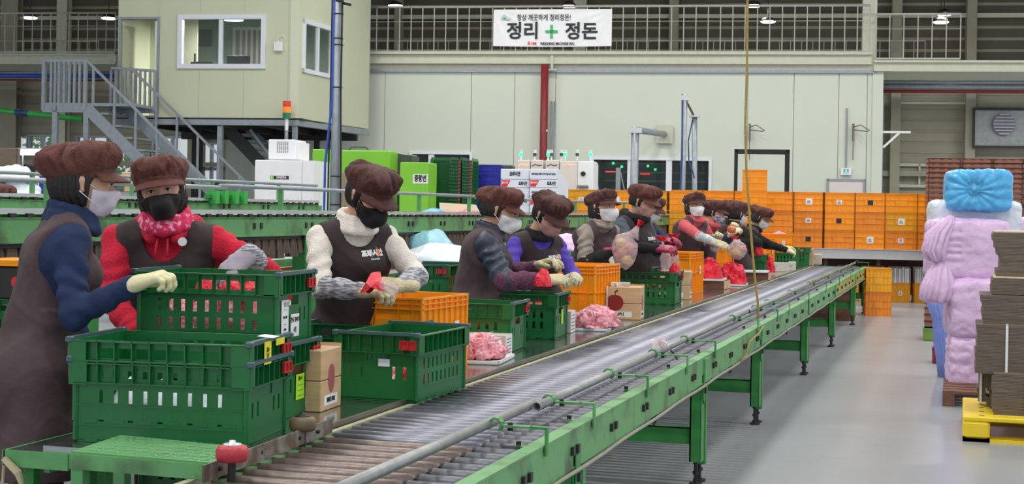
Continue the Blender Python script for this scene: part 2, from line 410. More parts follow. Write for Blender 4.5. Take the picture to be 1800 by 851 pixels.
# ---- banner
x0, x1, z0, z1 = rect(868, 81, 1075, 17, VW-.15)
bn = thing('banner', 'white cloth banner with large black lettering and a green plus on the gallery railing', 'banner', ((x0+x1)/2, VW-.15, z0), 'B')
g = MB(); nx, nz = 60, 20; v = []; f = []
for j in range(nz+1):
    for i in range(nx+1):
        u = i/nx; t = j/nz; x = x0+(x1-x0)*u; z = z0+(z1-z0)*t
        d = 0
        for (cx, cy) in ((0, 1), (1, 1)):
            dx, dy = (u-cx)*3, t-cy; rr = math.hypot(dx, dy)
            d += .045*math.sin(math.atan2(dy, dx)*16)*math.exp(-rr*2.2)
        d += .006*math.sin(u*31+t*7)
        v.append((x, VW-.16+d*min(1, rr*4+.2)*.5, z-.02*math.sin(u*math.pi)*(1-t)))
f = [(j*(nx+1)+i, j*(nx+1)+i+1, (j+1)*(nx+1)+i+1, (j+1)*(nx+1)+i) for j in range(nz) for i in range(nx)]
obj('cloth', MB().add(v, f), M['white_gloss'], bn, smooth=True)
def onb(px, py, y=VW-.184): p = aty(px, py, y, 'B'); return face_mx(p, (1, 0, 0))
k = VW/FOC
text('정리', 32*k, M['ink'], bn, onb(919, 56), sx=1.0, bold=.011)
text('정돈', 32*k, M['ink'], bn, onb(1022, 56.5), sx=1.0, bold=.011)
text('항상 깨끗하게 정리정돈!', 12.3*k, M['ink'], bn, onb(956, 31.5), sx=.78, bold=.002)
text('WEIGHING MACHINE INC.', 7.2*k, M['ink'], bn, onb(980, 77), sx=.72, bold=.003)
text('표 UMI', 7.2*k, M['ink_red'], bn, onb(935, 76.5), sx=.75, bold=.003)
p = aty(969.5, 55.5, VW-.182, 'B'); a = 11*k; b = 2.4*k
obj('plus_sign', MB().box(p[0]-a, p[0]+a, p[1]-.003, p[1], p[2]-b, p[2]+b).box(p[0]-b, p[0]+b, p[1]-.003, p[1], p[2]-a*1.1, p[2]+a*1.1), M['green_print'], bn)
p = aty(890, 30, VW-.182, 'B')
obj('cloud_emblem', MB().tube((p[0]-.05, p[1], p[2]), (p[0]-.05, p[1]-.003, p[2]), .06, 12).box(p[0]-.12, p[0]+.10, p[1]-.003, p[1], p[2]-.07, p[2]-.02), mat('pale_print', (178, 212, 204), var=0), bn)
# ---- things fixed to the back wall
x0, x1, z0, z1 = rect(952, 262, 963, 114, VW-.1)
rp = thing('fire_pipe', 'dark red fire pipe running down the pale panel wall under the banner', 'pipe', ((x0+x1)/2, VW-.1, 0), 'B')
obj('pipe', MB().tube(((x0+x1)/2, VW-.2, .0), ((x0+x1)/2, VW-.2, z1), (x1-x0)/2, 12), M['red_pipe'], rp, smooth=True)
for py in (128, 230): q = aty(957, py, VW-.2, 'B'); obj('white_band', MB().tube((q[0], q[1], q[2]-.02), (q[0], q[1], q[2]+.02), .085, 12), M['white'], rp)
x = aty(972, 200, VW-.08, 'B')[0]; zt = aty(972, 178, VW-.08, 'B')[2]
obj('conduit', MB().tube((x-.04, VW-.06, .4), (x-.04, VW-.06, zt), .022, 8).tube((x+.04, VW-.06, .4), (x+.04, VW-.06, zt), .022, 8), M['galv'], fr='B', label='pair of thin grey conduits on the wall right of the red fire pipe', cat='conduit', smooth=True)
x = aty(971.5, 110, VW-.05, 'B')
obj('hanger_bracket', MB().box(x[0]-.03, x[0]+.03, VW-.18, VW-.14, x[2]-.18, x[2]+.16).box(x[0]-.1, x[0]+.12, VW-.18, VW-.14, x[2]-.2, x[2]-.17), M['steel_cream'], fr='B', label='small cream hanger bracket on the beam below the banner', cat='bracket')
dr = rect(1455, 319, 1517, 440, VW); dz = .0
d = obj('door_1', MB().box(dr[0]-.05, dr[0], VW-.05, VW+.02, 0, dr[3]+.05).box(dr[1], dr[1]+.05, VW-.05, VW+.02, 0, dr[3]+.05).box(dr[0]-.05, dr[1]+.05, VW-.05, VW+.02, dr[3], dr[3]+.05), M['galv'], fr='B', kind='structure')
obj('door_leaf', MB().box(dr[0], dr[1], VW-.03, VW+.01, 0, dr[3]), mat('door_pink', (216, 208, 204), .5, var=.02), d)
q = rect(1478, 308, 1496, 295, VW-.06)
e = thing('exit_sign', 'small white and teal exit sign box above the pinkish door', 'sign', ((q[0]+q[1])/2, VW-.06, q[2]), 'B')
obj('case', MB().box(q[0], q[1], VW-.1, VW-.02, q[2], q[3]), M['white'], e)
xm = (q[0]+q[1])/2; zm = (q[2]+q[3])/2
obj('pictogram', MB().box(q[0]+.06, q[1]-.06, VW-.105, VW-.1, q[2]+.03, q[3]-.03), mat('teal', (40, 150, 150), .4, emit=.4, var=0), e)
obj('running_figure', MB().box(xm-.015, xm+.02, VW-.11, VW-.105, zm-.02, zm+.05).box(xm-.04, xm-.01, VW-.11, VW-.105, zm-.06, zm-.02).box(xm+.01, xm+.05, VW-.11, VW-.105, zm-.05, zm-.02), M['white'], e)
obj('sign_conduit', MB().tube((xm, VW-.04, q[3]), (xm, VW-.04, aty(1490, 190, VW-.04, 'B')[2]), .02, 8), M['galv'], e)
for (pa, lab) in ((1318, 'grey hook bracket on the wall behind the black frame'), (1500, 'grey hook bracket on the wall above the exit sign')):
    p = aty(pa, 225, VW-.1, 'B'); b = MB()
    b.bar((p[0], VW-.1, p[2]-.3), (p[0], VW-.1, p[2]+.1), .05, .05).path([(p[0], VW-.12, p[2]+.02), (p[0]+.15, VW-.3, p[2]+.06), (p[0]+.34, VW-.5, p[2]-.08), (p[0]+.3, VW-.5, p[2]-.1), (p[0], VW-.12, p[2]-.05)], .012, 6).bar((p[0], VW-.08, p[2]-.3), (p[0], VW-.08, p[2]-.75), .02, .02)
    obj('hook_bracket', b, mat('bronze', (120, 112, 100), .5, metal=.4), fr='B', label=lab, cat='bracket')
p = aty(1543, 232, VW, 'B'); p = (p[0]+.13, p[1], p[2])
obj('bracket_arm', MB().bar((p[0]-.1, VW+.02, p[2]), (p[0]+.62, VW+.02, p[2]), .05, .05).bar((p[0], VW+.02, p[2]-.36), (p[0]+.36, VW+.02, p[2]-.02), .05, .05), M['white'], fr='B', label='white triangular bracket arm sticking out right of the wall corner', cat='bracket')
# black steel frame in front of the wall
y = 31.5; x0, x1, z0, z1 = rect(1291, 345, 1387, 262, y); t = .075
b = MB()
for yy in (y, y+.75):
    for xx in (x0, x1-t): b.box(xx, xx+t, yy, yy+t, 0, z1)
    b.box(x0, x1, yy, yy+t, z1-t, z1)
for xx in (x0, x1-t): b.box(xx, xx+t, y, y+.8, z1-t, z1)
obj('goal_rack', b, M['black'], fr='B', label='tall black square-tube rack standing before the pale wall', cat='rack')
# grey pipes standing on the floor in front of the wall
for (pa, ptop, y, r, lab) in ((1117, 224, 31, .085, 'thick grey pipe post with an elbow and an arm to the wall'), (1204, 166, 30.0, .055, 'tall slim grey pole with a blue hose, left of a shorter one')):
    q = aty(pa, ptop, y, 'B'); t = thing('pipe_post', lab, 'post', (q[0], y, 0), 'B')
    obj('post', MB().tube((q[0]-.03, y, 0), (q[0], y, q[2]), r, 12), M['galv'], t, smooth=True)
    obj('clamp', MB().box(q[0]-r*1.6, q[0]+r*1.6, y-r*1.2, y+r*1.2, q[2]-.12, q[2]-.02), M['alu'], t)
    if pa == 1117:
        e = aty(1168, 236, VW-.1, 'B'); obj('arm', MB().tube((q[0], y, q[2]-.05), (e[0], VW-.1, e[2]), .07, 10), M['galv'], t, smooth=True)
        obj('wall_plate', MB().box(e[0]-.2, e[0]+.2, VW-.1, VW-.05, e[2]-.22, e[2]+.22), M['steel_cream'], t)
    else:
        obj('hose', MB().path([(q[0]-.06, y-.06, .4), (q[0]-.07, y-.05, 1.6), (q[0]-.035, y-.06, 2.6), (q[0]-.05, y-.04, q[2])], .018, 6), M['pole_blue'], t)
        e = aty(1221, 206, 30.6, 'B'); obj('arm', MB().tube((q[0], y, q[2]-.08), (e[0], 30.6, e[2]), .025, 8), mat('bronze', (120, 112, 100)), t)
e = aty(1221, 206, 30.6, 'B'); t = thing('pipe_post', 'shorter grey pole with a flat cap and a looped blue hose', 'post', (e[0], 30.6, 0), 'B')
obj('post', MB().tube((e[0]+.06, 30.6, 0), (e[0], 30.6, e[2]), .055, 12), M['galv'], t, smooth=True)
obj('cap', MB().box(e[0]-.11, e[0]+.11, 30.5, 30.7, e[2], e[2]+.05), M['alu'], t)
obj('hose', MB().path([(e[0]-.04, 30.54, e[2]-.05), (e[0]-.12, 30.54, e[2]-.5), (e[0]-.1, 30.54, e[2]-.9), (e[0]+.02, 30.54, e[2]-1.25)], .014, 6), M['pole_blue'], t)
for pa in (1073+14, 1042):
    q = aty(pa, 295, 30, 'B'); obj('slim_post', MB().box(q[0]-.045, q[0]+.045, 29.95, 30.05, 0, q[2]).bar((q[0]+.05, 30, q[2]-.1), (q[0]+.3, 30, q[2]-1.2), .02, .02), M['galv'], fr='B', label='slim grey post before the window, %s' % ('right of the white machines' if pa == 1042 else 'left of the elbow pipe'), cat='post')
# right side beyond the corner: pipes, framed fan panel, small door frame
for (pa, pb, py, r, m_, lab) in ((1544, 1830, 145, .06, 'galv', 'large grey pipe under the right gallery'), (1544, 1830, 153, .07, 'galv', 'grey cable tray pipe under the right gallery, second from the top'), (1544, 1830, 161, .05, 'red_pipe', 'dark red sprinkler pipe under the right gallery'), (-40, 205, 128, .05, 'galv', 'grey pipe under the left gallery'), (-40, 205, 133, .075, 'blue_pipe', 'blue pipe under the left gallery, behind the stair landing'), (-40, 205, 141, .03, 'red_pipe', 'thin dark red pipe under the blue one')):
    a = aty(pa, py, VW+.9, 'B'); b = aty(pb, py, VW+.9, 'B'); z = (a[2]+b[2])/2; r *= .85
    obj('ceiling_pipe', MB().tube((a[0], VW+.9, z), (b[0], VW+.9, z), r, 10), M[m_], fr='B', label=lab, cat='pipe', smooth=True)
a = aty(-30, 191, 33, 'B'); b = aty(145, 210, 33, 'B'); t = thing('green_pipe', 'bright green pipe with a blue sleeve, crossing behind the stair landing', 'pipe', (a[0], 33, a[2]), 'B')
obj('pipe', MB().tube(a, b, .065, 10), M['green_pipe'], t, smooth=True)
c0 = aty(27, 197.3, 33, 'B'); c1 = aty(49, 199.7, 33, 'B'); obj('sleeve', MB().tube(c0, c1, .075, 10), M['pole_blue'], t, smooth=True)
x0, x1, z0, z1 = rect(1714, 257, 1830, 194, VO-.5)
t = thing('fan_panel', 'framed grey wall panel with a round louvred fan above the brown crate stacks', 'panel', (x0, VO-.5, z0), 'B')
obj('board', MB().box(x0, x1, VO-.52, VO-.48, z0, z1), mat('board_grey', (150, 154, 158), .4), t)
obj('frame', MB().box(x0-.06, x1, VO-.56, VO-.48, z1, z1+.07).box(x0-.06, x1, VO-.56, VO-.48, z0-.07, z0).box(x0-.06, x0, VO-.56, VO-.48, z0, z1), M['dark_metal'], t)
q = aty(1764, 219, VO-.56, 'B'); R = .31
obj('fan_ring', MB().tube((q[0], VO-.62, q[2]), (q[0], VO-.5, q[2]), R, 28), mat('fan_grey', (120, 122, 136), .5), t)
for i in range(7):
    zz = q[2]-R+.045+i*.09; hw = math.sqrt(max(.01, R*R-(zz-q[2])**2))-.02
    obj('louvre', MB().box(q[0]-hw, q[0]+hw, VO-.68, VO-.62, zz-.02, zz+.02), mat('louvre', (168, 166, 186), .4), t)
b = MB(); 
for (a0, b0, a1, b1) in ((1572, 288, 1640, 292), (1572, 325, 1640, 329), (1572, 180, 1700, 183)): rbox(b, a0, b0, a1, b1, VO-.1)
rbox(b, 1614, 288, 1618, 325, VO-.1); obj('trim_%d' % n_trim, b, M['steel_cream'], fr='B', kind='structure'); n_trim += 1
p = aty(1551, 215, VO-2, 'B'); obj('hanging_rod', MB().tube((p[0], VO-2, 0), (p[0], VO-2, 4.9), .03, 8), M['galv'], fr='B', label='thin grey rod right of the wall corner', cat='rod')
# gallery lamps
for pa, py in ((695, 12), (1000, 13), (1325, 12), (1660, 27), (1654, 41), (1350, 40), (53, 33), (191, 34)):
    q = aty(pa, py, 39, 'B'); t = thing('gallery_lamp', 'glowing round lamp above the gallery, '+{695: 'right of the tall column', 1000: 'over the banner', 1325: 'by the hanging rope', 1660: 'at the right, upper', 1654: 'at the right, lower', 1350: 'low, by the hanging rope', 53: 'farthest left', 191: 'just left of the office'}[pa], 'lamp', q, 'B', group='glowing round lamps above the gallery')
    obj('lens', MB().lathe([(.02, -.0), (.16, .0), (.2, .03), (.19, .04)], 14, q), M['lamp_glow'], t, smooth=True)
    w__ = to_world('B', q); area('gallery_lamp_light', (w__.x, w__.y, w__.z-.03), .35, .35, 25)
    obj('rod', MB().tube((q[0], q[1], q[2]+.1), (q[0], q[1], 9.6), .012, 5), M['dark_metal'], t); obj('housing', MB().lathe([(.21, .04), (.14, .12), (.05, .16)], 14, q), M['dark_metal'], t, smooth=True)
# trees outside the daylight windows
for i, (x, zc, R) in enumerate(((-28.5, 3.4, 2.0), (-24.2, 2.8, 1.7), (-20.2, 2.4, 1.5))):
    y = VO+11+i*.5; t = thing('tree', ('pale green tree outside the leftmost windows', 'second pale green tree outside the left windows', 'green tree outside the windows behind the stairs')[i], 'tree', (x-3, y, 0), 'B')
    obj('trunk', MB().tube((x-3, y, 0), (x-3, y, zc), .12, 8, .07), M['wood'], t)
    v = []; f = []
    for q in range(420):
        d = Vector((rnd.gauss(0, 1), rnd.gauss(0, 1), rnd.gauss(0, 1))).normalized()*R*(.5+.5*rnd.random()); c = Vector((x-3, y, zc))+d
        a = Vector((rnd.uniform(-1, 1), rnd.uniform(-1, 1), rnd.uniform(-1, 1))).normalized()*.16; b_ = a.orthogonal().normalized()*.1
        n = len(v); v += [tuple(c-a), tuple(c+b_), tuple(c+a), tuple(c-b_)]; f.append((n, n+1, n+2, n+3))
    obj('foliage', MB().add(v, f), M['foliage'], t, kind='stuff')
# ================================================================ raised office on its steel frame
OY = 30.8
zo = aty(520, 208, OY, 'B')[2]; ox0 = aty(207, 100, OY, 'B')[0]; ox1 = aty(525, 100, OY, 'B')[0]
w1 = rect(318, 117, 463, 30, OY); dd = rect(214, 205, 275, 34, OY); dd = (dd[0], dd[1], zo, dd[3])
office = thing('raised_office', 'pale green panelled office box on a steel frame left of the tall grey column', 'office', (ox0, OY, zo), 'B')
ZT = 8.2
fs = wall_with_holes(MB(), ox0, ox1, zo, ZT, OY, OY+.08, [w1, dd])
obj('front_wall', fs, M['office'], office)
for pa in (277, 350, 428, 506):
    x = aty(pa, 150, OY, 'B')[0]
    for (z0, z1) in (((zo, w1[2]-.1), (w1[3]+.1, ZT)) if w1[0] < x < w1[1] else ((zo, ZT),)): obj('wall_seam', MB().box(x-.006, x+.006, OY-.004, OY+.01, z0, z1), M['wall_joint'], office)
obj('corner_strip', MB().box(ox1-.18, ox1, OY-.012, OY, zo, ZT), mat('office_light', (212, 217, 194), .5, var=.02), office)
# side wall recedes along the conveyor direction
A2 = (math.sin(-ANGB)*-1, math.cos(ANGB))     # +Y of frame A seen in frame B
def side(s, off=0): return (ox1+A2[0]*s-off*A2[1]*-1*0+off, OY+A2[1]*s)
def sside(px):       # distance along the side wall for an image column
    lo, hi = 0, 14
    for _ in range(40):
        m_ = (lo+hi)/2; p = side(m_); wv = to_world('B', (p[0], p[1], 4.0)); D = wv.x*-math.sin(PSI)+wv.y*math.cos(PSI); a = (wv.x*math.cos(PSI)+wv.y*math.sin(PSI))/D
        if PPX+FOC*(a*math.cos(ROLL)-(CAMZ-4.0)/D*math.sin(ROLL)) < px: lo = m_
        else: hi = m_
    return lo
SL = 4.0
def spanel(mb, s0, s1, z0, z1, o0, o1, mi=0):
    a = side(s0); b = side(s1)
    return mb.add([(a[0]+o0, a[1], z0), (b[0]+o0, b[1], z0), (b[0]+o1, b[1], z0), (a[0]+o1, a[1], z0), (a[0]+o0, a[1], z1), (b[0]+o0, b[1], z1), (b[0]+o1, b[1], z1), (a[0]+o1, a[1], z1)],
                  [(0, 1, 2, 3), (7, 6, 5, 4), (0, 4, 5, 1), (1, 5, 6, 2), (2, 6, 7, 3), (3, 7, 4, 0)], mi)
sa, sb = sside(530), sside(583); zs0 = aty(530, 127, OY+sa, 'B')[2]; zs1 = aty(530, 33, OY+sa, 'B')[2]
b = MB(); spanel(b, 0, sa, zo, ZT, -.08, 0); spanel(b, sa, sb, zo, zs0, -.08, 0); spanel(b, sa, sb, zs1, ZT, -.08, 0); spanel(b, sb, SL, zo, ZT, -.08, 0)
obj('side_wall', b, M['office'], office)
bk = side(SL)
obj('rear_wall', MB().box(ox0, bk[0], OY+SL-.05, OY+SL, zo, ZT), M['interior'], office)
obj('left_wall', MB().box(ox0, ox0+.08, OY+.08, OY+SL, zo, ZT), M['office'], office)
obj('office_floor', MB().box(ox0, ox1+.1, OY+.0, OY+SL, zo-.04, zo), M['dark_metal'], office)
obj('office_roof', MB().box(ox0, ox1+.3, OY, OY+SL, ZT, ZT+.1), M['office'], office)
# front window
def frame_rect(mb, x0, x1, z0, z1, y0, y1, t):
    return mb.box(x0-t, x1+t, y0, y1, z1, z1+t).box(x0-t, x1+t, y0, y1, z0-t, z0).box(x0-t, x0, y0, y1, z0, z1).box(x1, x1+t, y0, y1, z0, z1)
xm = aty(388, 80, OY, 'B')[0]
wf = obj('window', frame_rect(MB(), w1[0]+.05, w1[1]-.05, w1[2]+.05, w1[3]-.05, OY-.06, OY+.09, .1).box(xm-.04, xm+.05, OY-.03, OY+.05, w1[2], w1[3]), M['white_frame'], office)
obj('pane', MB().box(w1[0], xm, OY+.03, OY+.035, w1[2], w1[3]), M['glass'], wf)
obj('pane', MB().box(xm, w1[1], OY, OY+.005, w1[2], w1[3]), M['glass'], wf)
# inner partition window seen through the panes
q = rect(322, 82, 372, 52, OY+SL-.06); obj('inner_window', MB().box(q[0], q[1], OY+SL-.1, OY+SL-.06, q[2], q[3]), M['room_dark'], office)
q = rect(415, 113, 462, 53, OY+SL-.06); fm = frame_rect(MB(), q[0], q[1], q[2], q[3], OY+SL-.1, OY+SL-.05, .07)
for i in range(4): xx = q[0]+(q[1]-q[0])*(i+1)/5; fm.box(xx-.03, xx+.03, OY+SL-.1, OY+SL-.06, q[2], q[3])
obj('rear_window', fm, M['white_frame'], office); obj('rear_pane', MB().box(q[0], q[1], OY+SL-.07, OY+SL-.055, q[2], q[3]), M['siding'], office)
for (a, b_, c, d_, lab, cat) in ((400, 98, 440, 117, 'dark computer monitor behind the right pane of the raised office window', 'monitor'), (336, 109, 374, 118, 'low dark machine behind the left pane of the raised office window', 'printer')):
    q = rect(a, d_, c, b_, OY+.6); t = thing('computer_monitor' if cat == 'monitor' else 'desk_printer', lab, cat, ((q[0]+q[1])/2, OY+.6, q[2]), 'B')
    obj('screen' if cat == 'monitor' else 'case', MB().bbox(q[0], q[1], OY+.55, OY+.6, q[2], q[3]), M['black'], t)
    obj('stand' if cat == 'monitor' else 'paper_guide', MB().box((q[0]+q[1])/2-.03, (q[0]+q[1])/2+.03, OY+.57, OY+.63, q[2]-.2, q[2]) if cat == 'monitor' else MB().box(q[0]+.1, q[0]+.13, OY+.5, OY+.55, q[2], q[3]+.18), M['black'], t)
q = aty(410, 36, OY+1.2, 'B'); t = thing('office_lamp', 'round ceiling lamp glowing inside the raised office', 'lamp', q, 'B')
obj('lens', MB().lathe([(.01, 0), (.22, 0), (.23, .04), (.02, .05)], 16, q), M['lamp_glow'], t); obj('cord', MB().tube(q, (q[0], q[1], ZT), .01, 6), M['black'], t); w__ = to_world('B', q); area('office_lamp_light', (w__.x, w__.y, w__.z-.03), .4, .4, 110)
# doorway: frame, open leaf
df = obj('door_frame', frame_rect(MB(), dd[0], dd[1], dd[2]+.03, dd[3], OY-.03, OY+.1, .05), M['galv'], office)
obj('door_leaf', MB().add([(dd[1]-.02, OY-.0, dd[2]), (dd[1]-.06, OY, dd[2]), (dd[1]-.22, OY+.85, dd[2]), (dd[1]-.18, OY+.85, dd[2]), (dd[1]-.02, OY, dd[3]-.04), (dd[1]-.06, OY, dd[3]-.04), (dd[1]-.22, OY+.85, dd[3]-.04), (dd[1]-.18, OY+.85, dd[3]-.04)], [(0, 1, 2, 3), (7, 6, 5, 4), (0, 4, 5, 1), (1, 5, 6, 2), (2, 6, 7, 3), (3, 7, 4, 0)]), M['white'], df)
obj('partition', MB().box(dd[0]-.1, dd[1]+.3, OY+1.6, OY+1.65, zo, dd[3]+.3), M['office'], office)
# side window
xm2 = (sa+sb)/2
b = MB(); spanel(b, sa, sb, zs1-.09, zs1, -.05, .05); spanel(b, sa, sb, zs0, zs0+.09, -.05, .05); spanel(b, sa, sa+.09, zs0, zs1, -.05, .05); spanel(b, sb-.09, sb, zs0, zs1, -.05, .05); spanel(b, xm2-.06, xm2+.03, zs0, zs1, -.04, .03)
sw = obj('window', b, M['white_frame'], office); b = MB(); spanel(b, sa, sb, zs0, zs1, -.02, -.015); obj('pane', b, M['glass'], sw)
# white junction box with cable by the window
q = rect(482, 90, 496, 74, OY-.06); t = thing('junction_box', 'small white cable box on the office wall right of its window', 'box', ((q[0]+q[1])/2, OY-.06, q[2]), 'B')
obj('case', MB().bbox(q[0], q[1], OY-.1, OY-.02, q[2], q[3]), M['white'], t)
obj('cable', MB().path([((q[0]+q[1])/2, OY-.06, q[3]), ((q[0]+q[1])/2-.02, OY-.05, q[3]+.1), (q[0]+.2, OY-.03, q[3]+.14), (q[1]+.06, OY-.03, q[3]+.06)], .01, 6), M['white'], t)
# frame below the office
fr_ = thing('steel_platform', 'galvanised steel frame of beams and posts carrying the raised office', 'frame', (ox0, OY, 0), 'B')
obj('front_beam', MB().box(ox0-.05, ox1+.03, OY-.04, OY+.12, zo-.16, zo-.04), M['galv'], fr_)
b = MB(); spanel(b, 0, SL, zo-.16, zo-.04, -.1, .03); obj('side_beam', b, M['galv'], fr_)
obj('rear_beam', MB().box(ox0, ox1+.3, OY+SL-.2, OY+SL-.05, zo-.3, zo-.04), M['dark_metal'], fr_)
for i in range(4): obj('joist', MB().box(ox0+.4+i*.95, ox0+.5+i*.95, OY, OY+SL, zo-.18, zo-.05), M['dark_metal'], fr_)
for (pa, yy, m_, w_) in ((387, OY+.06, 'galv', .055), (347, OY+2.2, 'dark_metal', .1), (518, OY+.06, 'galv', .05), (557, OY+SL-.2, 'dark_metal', .06)):
    x = aty(pa, 260, yy, 'B')[0]; obj('post', MB().box(x-w_, x+w_, yy-w_, yy+w_, 0, zo-.15), M[m_], fr_)
x = aty(440, 230, OY+1, 'B')[0]; obj('brace', MB().bar((x, OY+1, zo-.2), (x+.9, OY+1, zo-1.3), .06, .06), M['galv'], fr_)
# inner stair under the office (seen at 400-470)
st = thing('inner_stair', 'dark steel stair descending behind the white sorting cabinet under the office', 'stairs', (aty(400, 225, OY+2, 'B')[0], OY+2, 0), 'B')
a = aty(396, 222, OY+2, 'B'); b_ = aty(470, 300, OY+2, 'B')
obj('stringer', MB().bar(a, b_, .06, .28), M['panel_dark'], st)
a2 = (a[0]+.25, a[1]+.9, a[2]); b2 = (b_[0]+.25, b_[1]+.9, b_[2]); obj('stringer', MB().bar(a2, b2, .06, .2), M['galv'], st)
for i in range(6):
    t_ = (i+.5)/6; p = [a[j]+(b_[j]-a[j])*t_ for j in range(3)]; obj('tread', MB().box(p[0]-.02, p[0]+.3, OY+2.02, OY+2.9, p[2]+.05, p[2]+.09), M['galv'], st)
# ---- outer stair with landing
SY = 29.6; SY2 = 30.65
lt = aty(75, 198, SY, 'B'); rt_ = aty(152, 198, SY, 'B'); zp = (aty(75, 181, SY, 'B')[2]+aty(152, 181, SY, 'B')[2])/2; zt = aty(112, 107, SY, 'B')[2]
dx1 = aty(276, 190, OY, 'B')[0]
stair = thing('office_stair', 'galvanised steel stair with landing and square balusters in front of the raised office', 'stairs', (rt_[0], SY, 0), 'B')
obj('landing', MB().box(lt[0], dx1, SY, OY, zp-.06, zp), M['galv'], stair)
obj('fascia', MB().box(lt[0], rt_[0], SY-.02, SY+.02, zp-.2, zp), M['galv'], stair)
obj('fascia', MB().box(aty(198, 190, SY2, 'B')[0], dx1, SY2-.02, SY2+.02, zp-.14, zp), M['galv'], stair)
def sqbar(nm, a, b, w_=.055): return obj(nm, MB().bar(a, b, w_, w_), M['galv'], stair)
sqbar('handrail', (lt[0], SY, zt), (rt_[0], SY, zt))
for pa in (77, 90, 97, 104, 113, 122, 131, 140, 150):
    x = aty(pa, 150, SY, 'B')[0]; sqbar('baluster', (x, SY, zp-.15), (x, SY, zt), .05 if pa not in (77, 150) else .07)
for k_ in range(5):
    yy = SY+(k_+.5)*(OY-SY)/5; sqbar('baluster', (lt[0], yy, zp), (lt[0], yy, zt-.02), .04)
sqbar('handrail', (lt[0], SY, zt), (lt[0], OY-.1, zt))
fx0 = aty(195, 150, SY2, 'B')[0]; zt2 = zt-.05
for i in range(10):
    x = fx0+(dx1-fx0)*i/9; sqbar('baluster', (x, SY2, zp-.1), (x, SY2, zt2-.05), .045)
sqbar('handrail', (fx0, SY2, zt2), (dx1, SY2, zt2-.06))
# flight
slope = .93; run = zp/slope; X0 = rt_[0]
for yy, nm in ((SY, 0), (SY2, 1)):
    xs = X0 if nm == 0 else X0+.5
    obj('stringer', MB().bar((xs, yy, zp-.1), (xs+run, yy, 0), .05, .24), M['galv'], stair)
    sqbar('handrail', (xs, yy, zt-(.0 if nm == 0 else .03)), (xs+run, yy, zt-zp), .05)
    for i in range(8):
        x = xs+run*(i+.3)/8; zz = zp-(x-xs)*slope; sqbar('baluster', (x, yy, zz-.05), (x, yy, zt-(x-xs)*slope), .045)
for i in range(14):
    x = X0+.1+run*(i+.5)/14; zz = zp-(x-X0)*slope; obj('tread', MB().box(x, x+.26, SY, SY2, zz-.02, zz+.02), M['galv'], stair)
for (pa, yy) in ((97, SY+.03), (152, SY+.03), (97, OY-.2)):
    x = aty(pa, 240, yy, 'B')[0]; obj('post', MB().box(x-.055, x+.055, yy-.05, yy+.05, 0, zp-.06), M['galv'], stair)
sqbar('cross_brace', (X0+1.6, SY+.5, 1.3), (X0+2.3, SY+.5, .6), .02); sqbar('cross_brace', (X0+1.6, SY+.5, .6), (X0+2.3, SY+.5, 1.3), .02)
# ---- tall round column with cables
cy = 16.8
c0 = atz(590, 367, 0) if False else aty(590, 300, cy)
cx = c0[0]; t = thing('steel_column', 'tall round grey steel column with straps and cables, in front of the office corner', 'column', (cx, cy, 0))
obj('shaft', MB().tube((cx, cy, 0), (cx, cy, 4.6), .062, 20), M['galv'], t, smooth=True)
for py in (25, 68, 79, 154, 310, 360): q = aty(590, py, cy); obj('strap', MB().tube((cx, cy, q[2]-.008), (cx, cy, q[2]+.008), .068, 16), M['black'], t)
def cab(off, r, m_, lab, sag, nm='cable'):
    pts = [(cx+off[0], cy-.03, .2), (cx+off[0]-sag, cy-.04, 1.2), (cx+off[0]-sag*.8, cy-.04, 2.0), (cx+off[1], cy-.05, 2.8), (cx+off[1], cy-.05, 3.6), (cx+off[1]+.005, cy-.05, 4.6)]
    obj(nm, MB().path(pts, r, 8), M[m_], t, smooth=True, label=lab)
cab((-.1, -.04), .016, 'blue_pipe', 'blue hose', .03, 'hose'); cab((-.07, -.062), .012, 'black', None, .01); cab((.06, .072), .013, 'black', None, -.03)
q = aty(607, 5, cy); obj('camera_arm', MB().bar((cx+.05, cy, q[2]), (cx+.2, cy-.1, q[2]-.04), .03, .03).box(cx+.02, cx+.1, cy-.14, cy-.06, q[2], q[2]+.1), M['black'], t)

for px, v_ in ((1700, 39.5), (1900, 39.5), (60, 38.5)):        # unseen fill lights added to brighten the bays under the galleries
    q = aty(px, 170, v_, 'B'); w__ = to_world('B', (q[0], v_, 4.75)); area('under_gallery_fill', (w__.x, w__.y, w__.z), 1.2, .3, 70)
# ================================================================ ROLLER CONVEYOR
XR, XL_ = -1.31, -2.11
LEGY = [5.25, 8.03, 10.46, 13.84, 16.9, 20.33, 22.75]
cv = thing('roller_conveyor', 'long green steel roller conveyor with a guard pipe, right of the packing table', 'conveyor', ((XR+XL_)/2, 3.0, 0))
ends = [3.0]+LEGY[1:-1]+[22.95]
for i, (a, b) in enumerate(zip(ends[:-1], ends[1:])):
    m_ = [M['machine_green_worn'], M['yellow_worn'] if i >= 4 else M['machine_green_worn']]
    s = MB().box(XR-.004, XR+.004, a+.005, b-.005, .56, .688, 1).box(XR-.05, XR+.006, a+.005, b-.005, .688, .696, 0).box(XR-.04, XR+.006, a+.005, b-.005, .552, .56, 0)
    r_ = obj('side_rail', s, m_, cv)
    obj('joint_plate', MB().box(XR+.004, XR+.016, b-.08, b+.05, .56, .685), M['machine_green'], cv)
    nb = int((b-a)/.62)
    for k in range(nb+1):
        y = a+.25+k*.62
        if y > b-.1: continue
        for dy in (0, .07): obj('bolt', MB().box(XR+.004, XR+.016, y+dy-.014, y+dy+.014, .605, .635), M['dark_metal'], r_)
obj('inner_rail', MB().box(XL_-.004, XL_+.02, 3.0, 22.95, .60, .685), M['cream_rail'], cv)
obj('frame_end', MB().box(XL_, XR, 22.9, 22.94, .55, .69), M['machine_green'], cv)
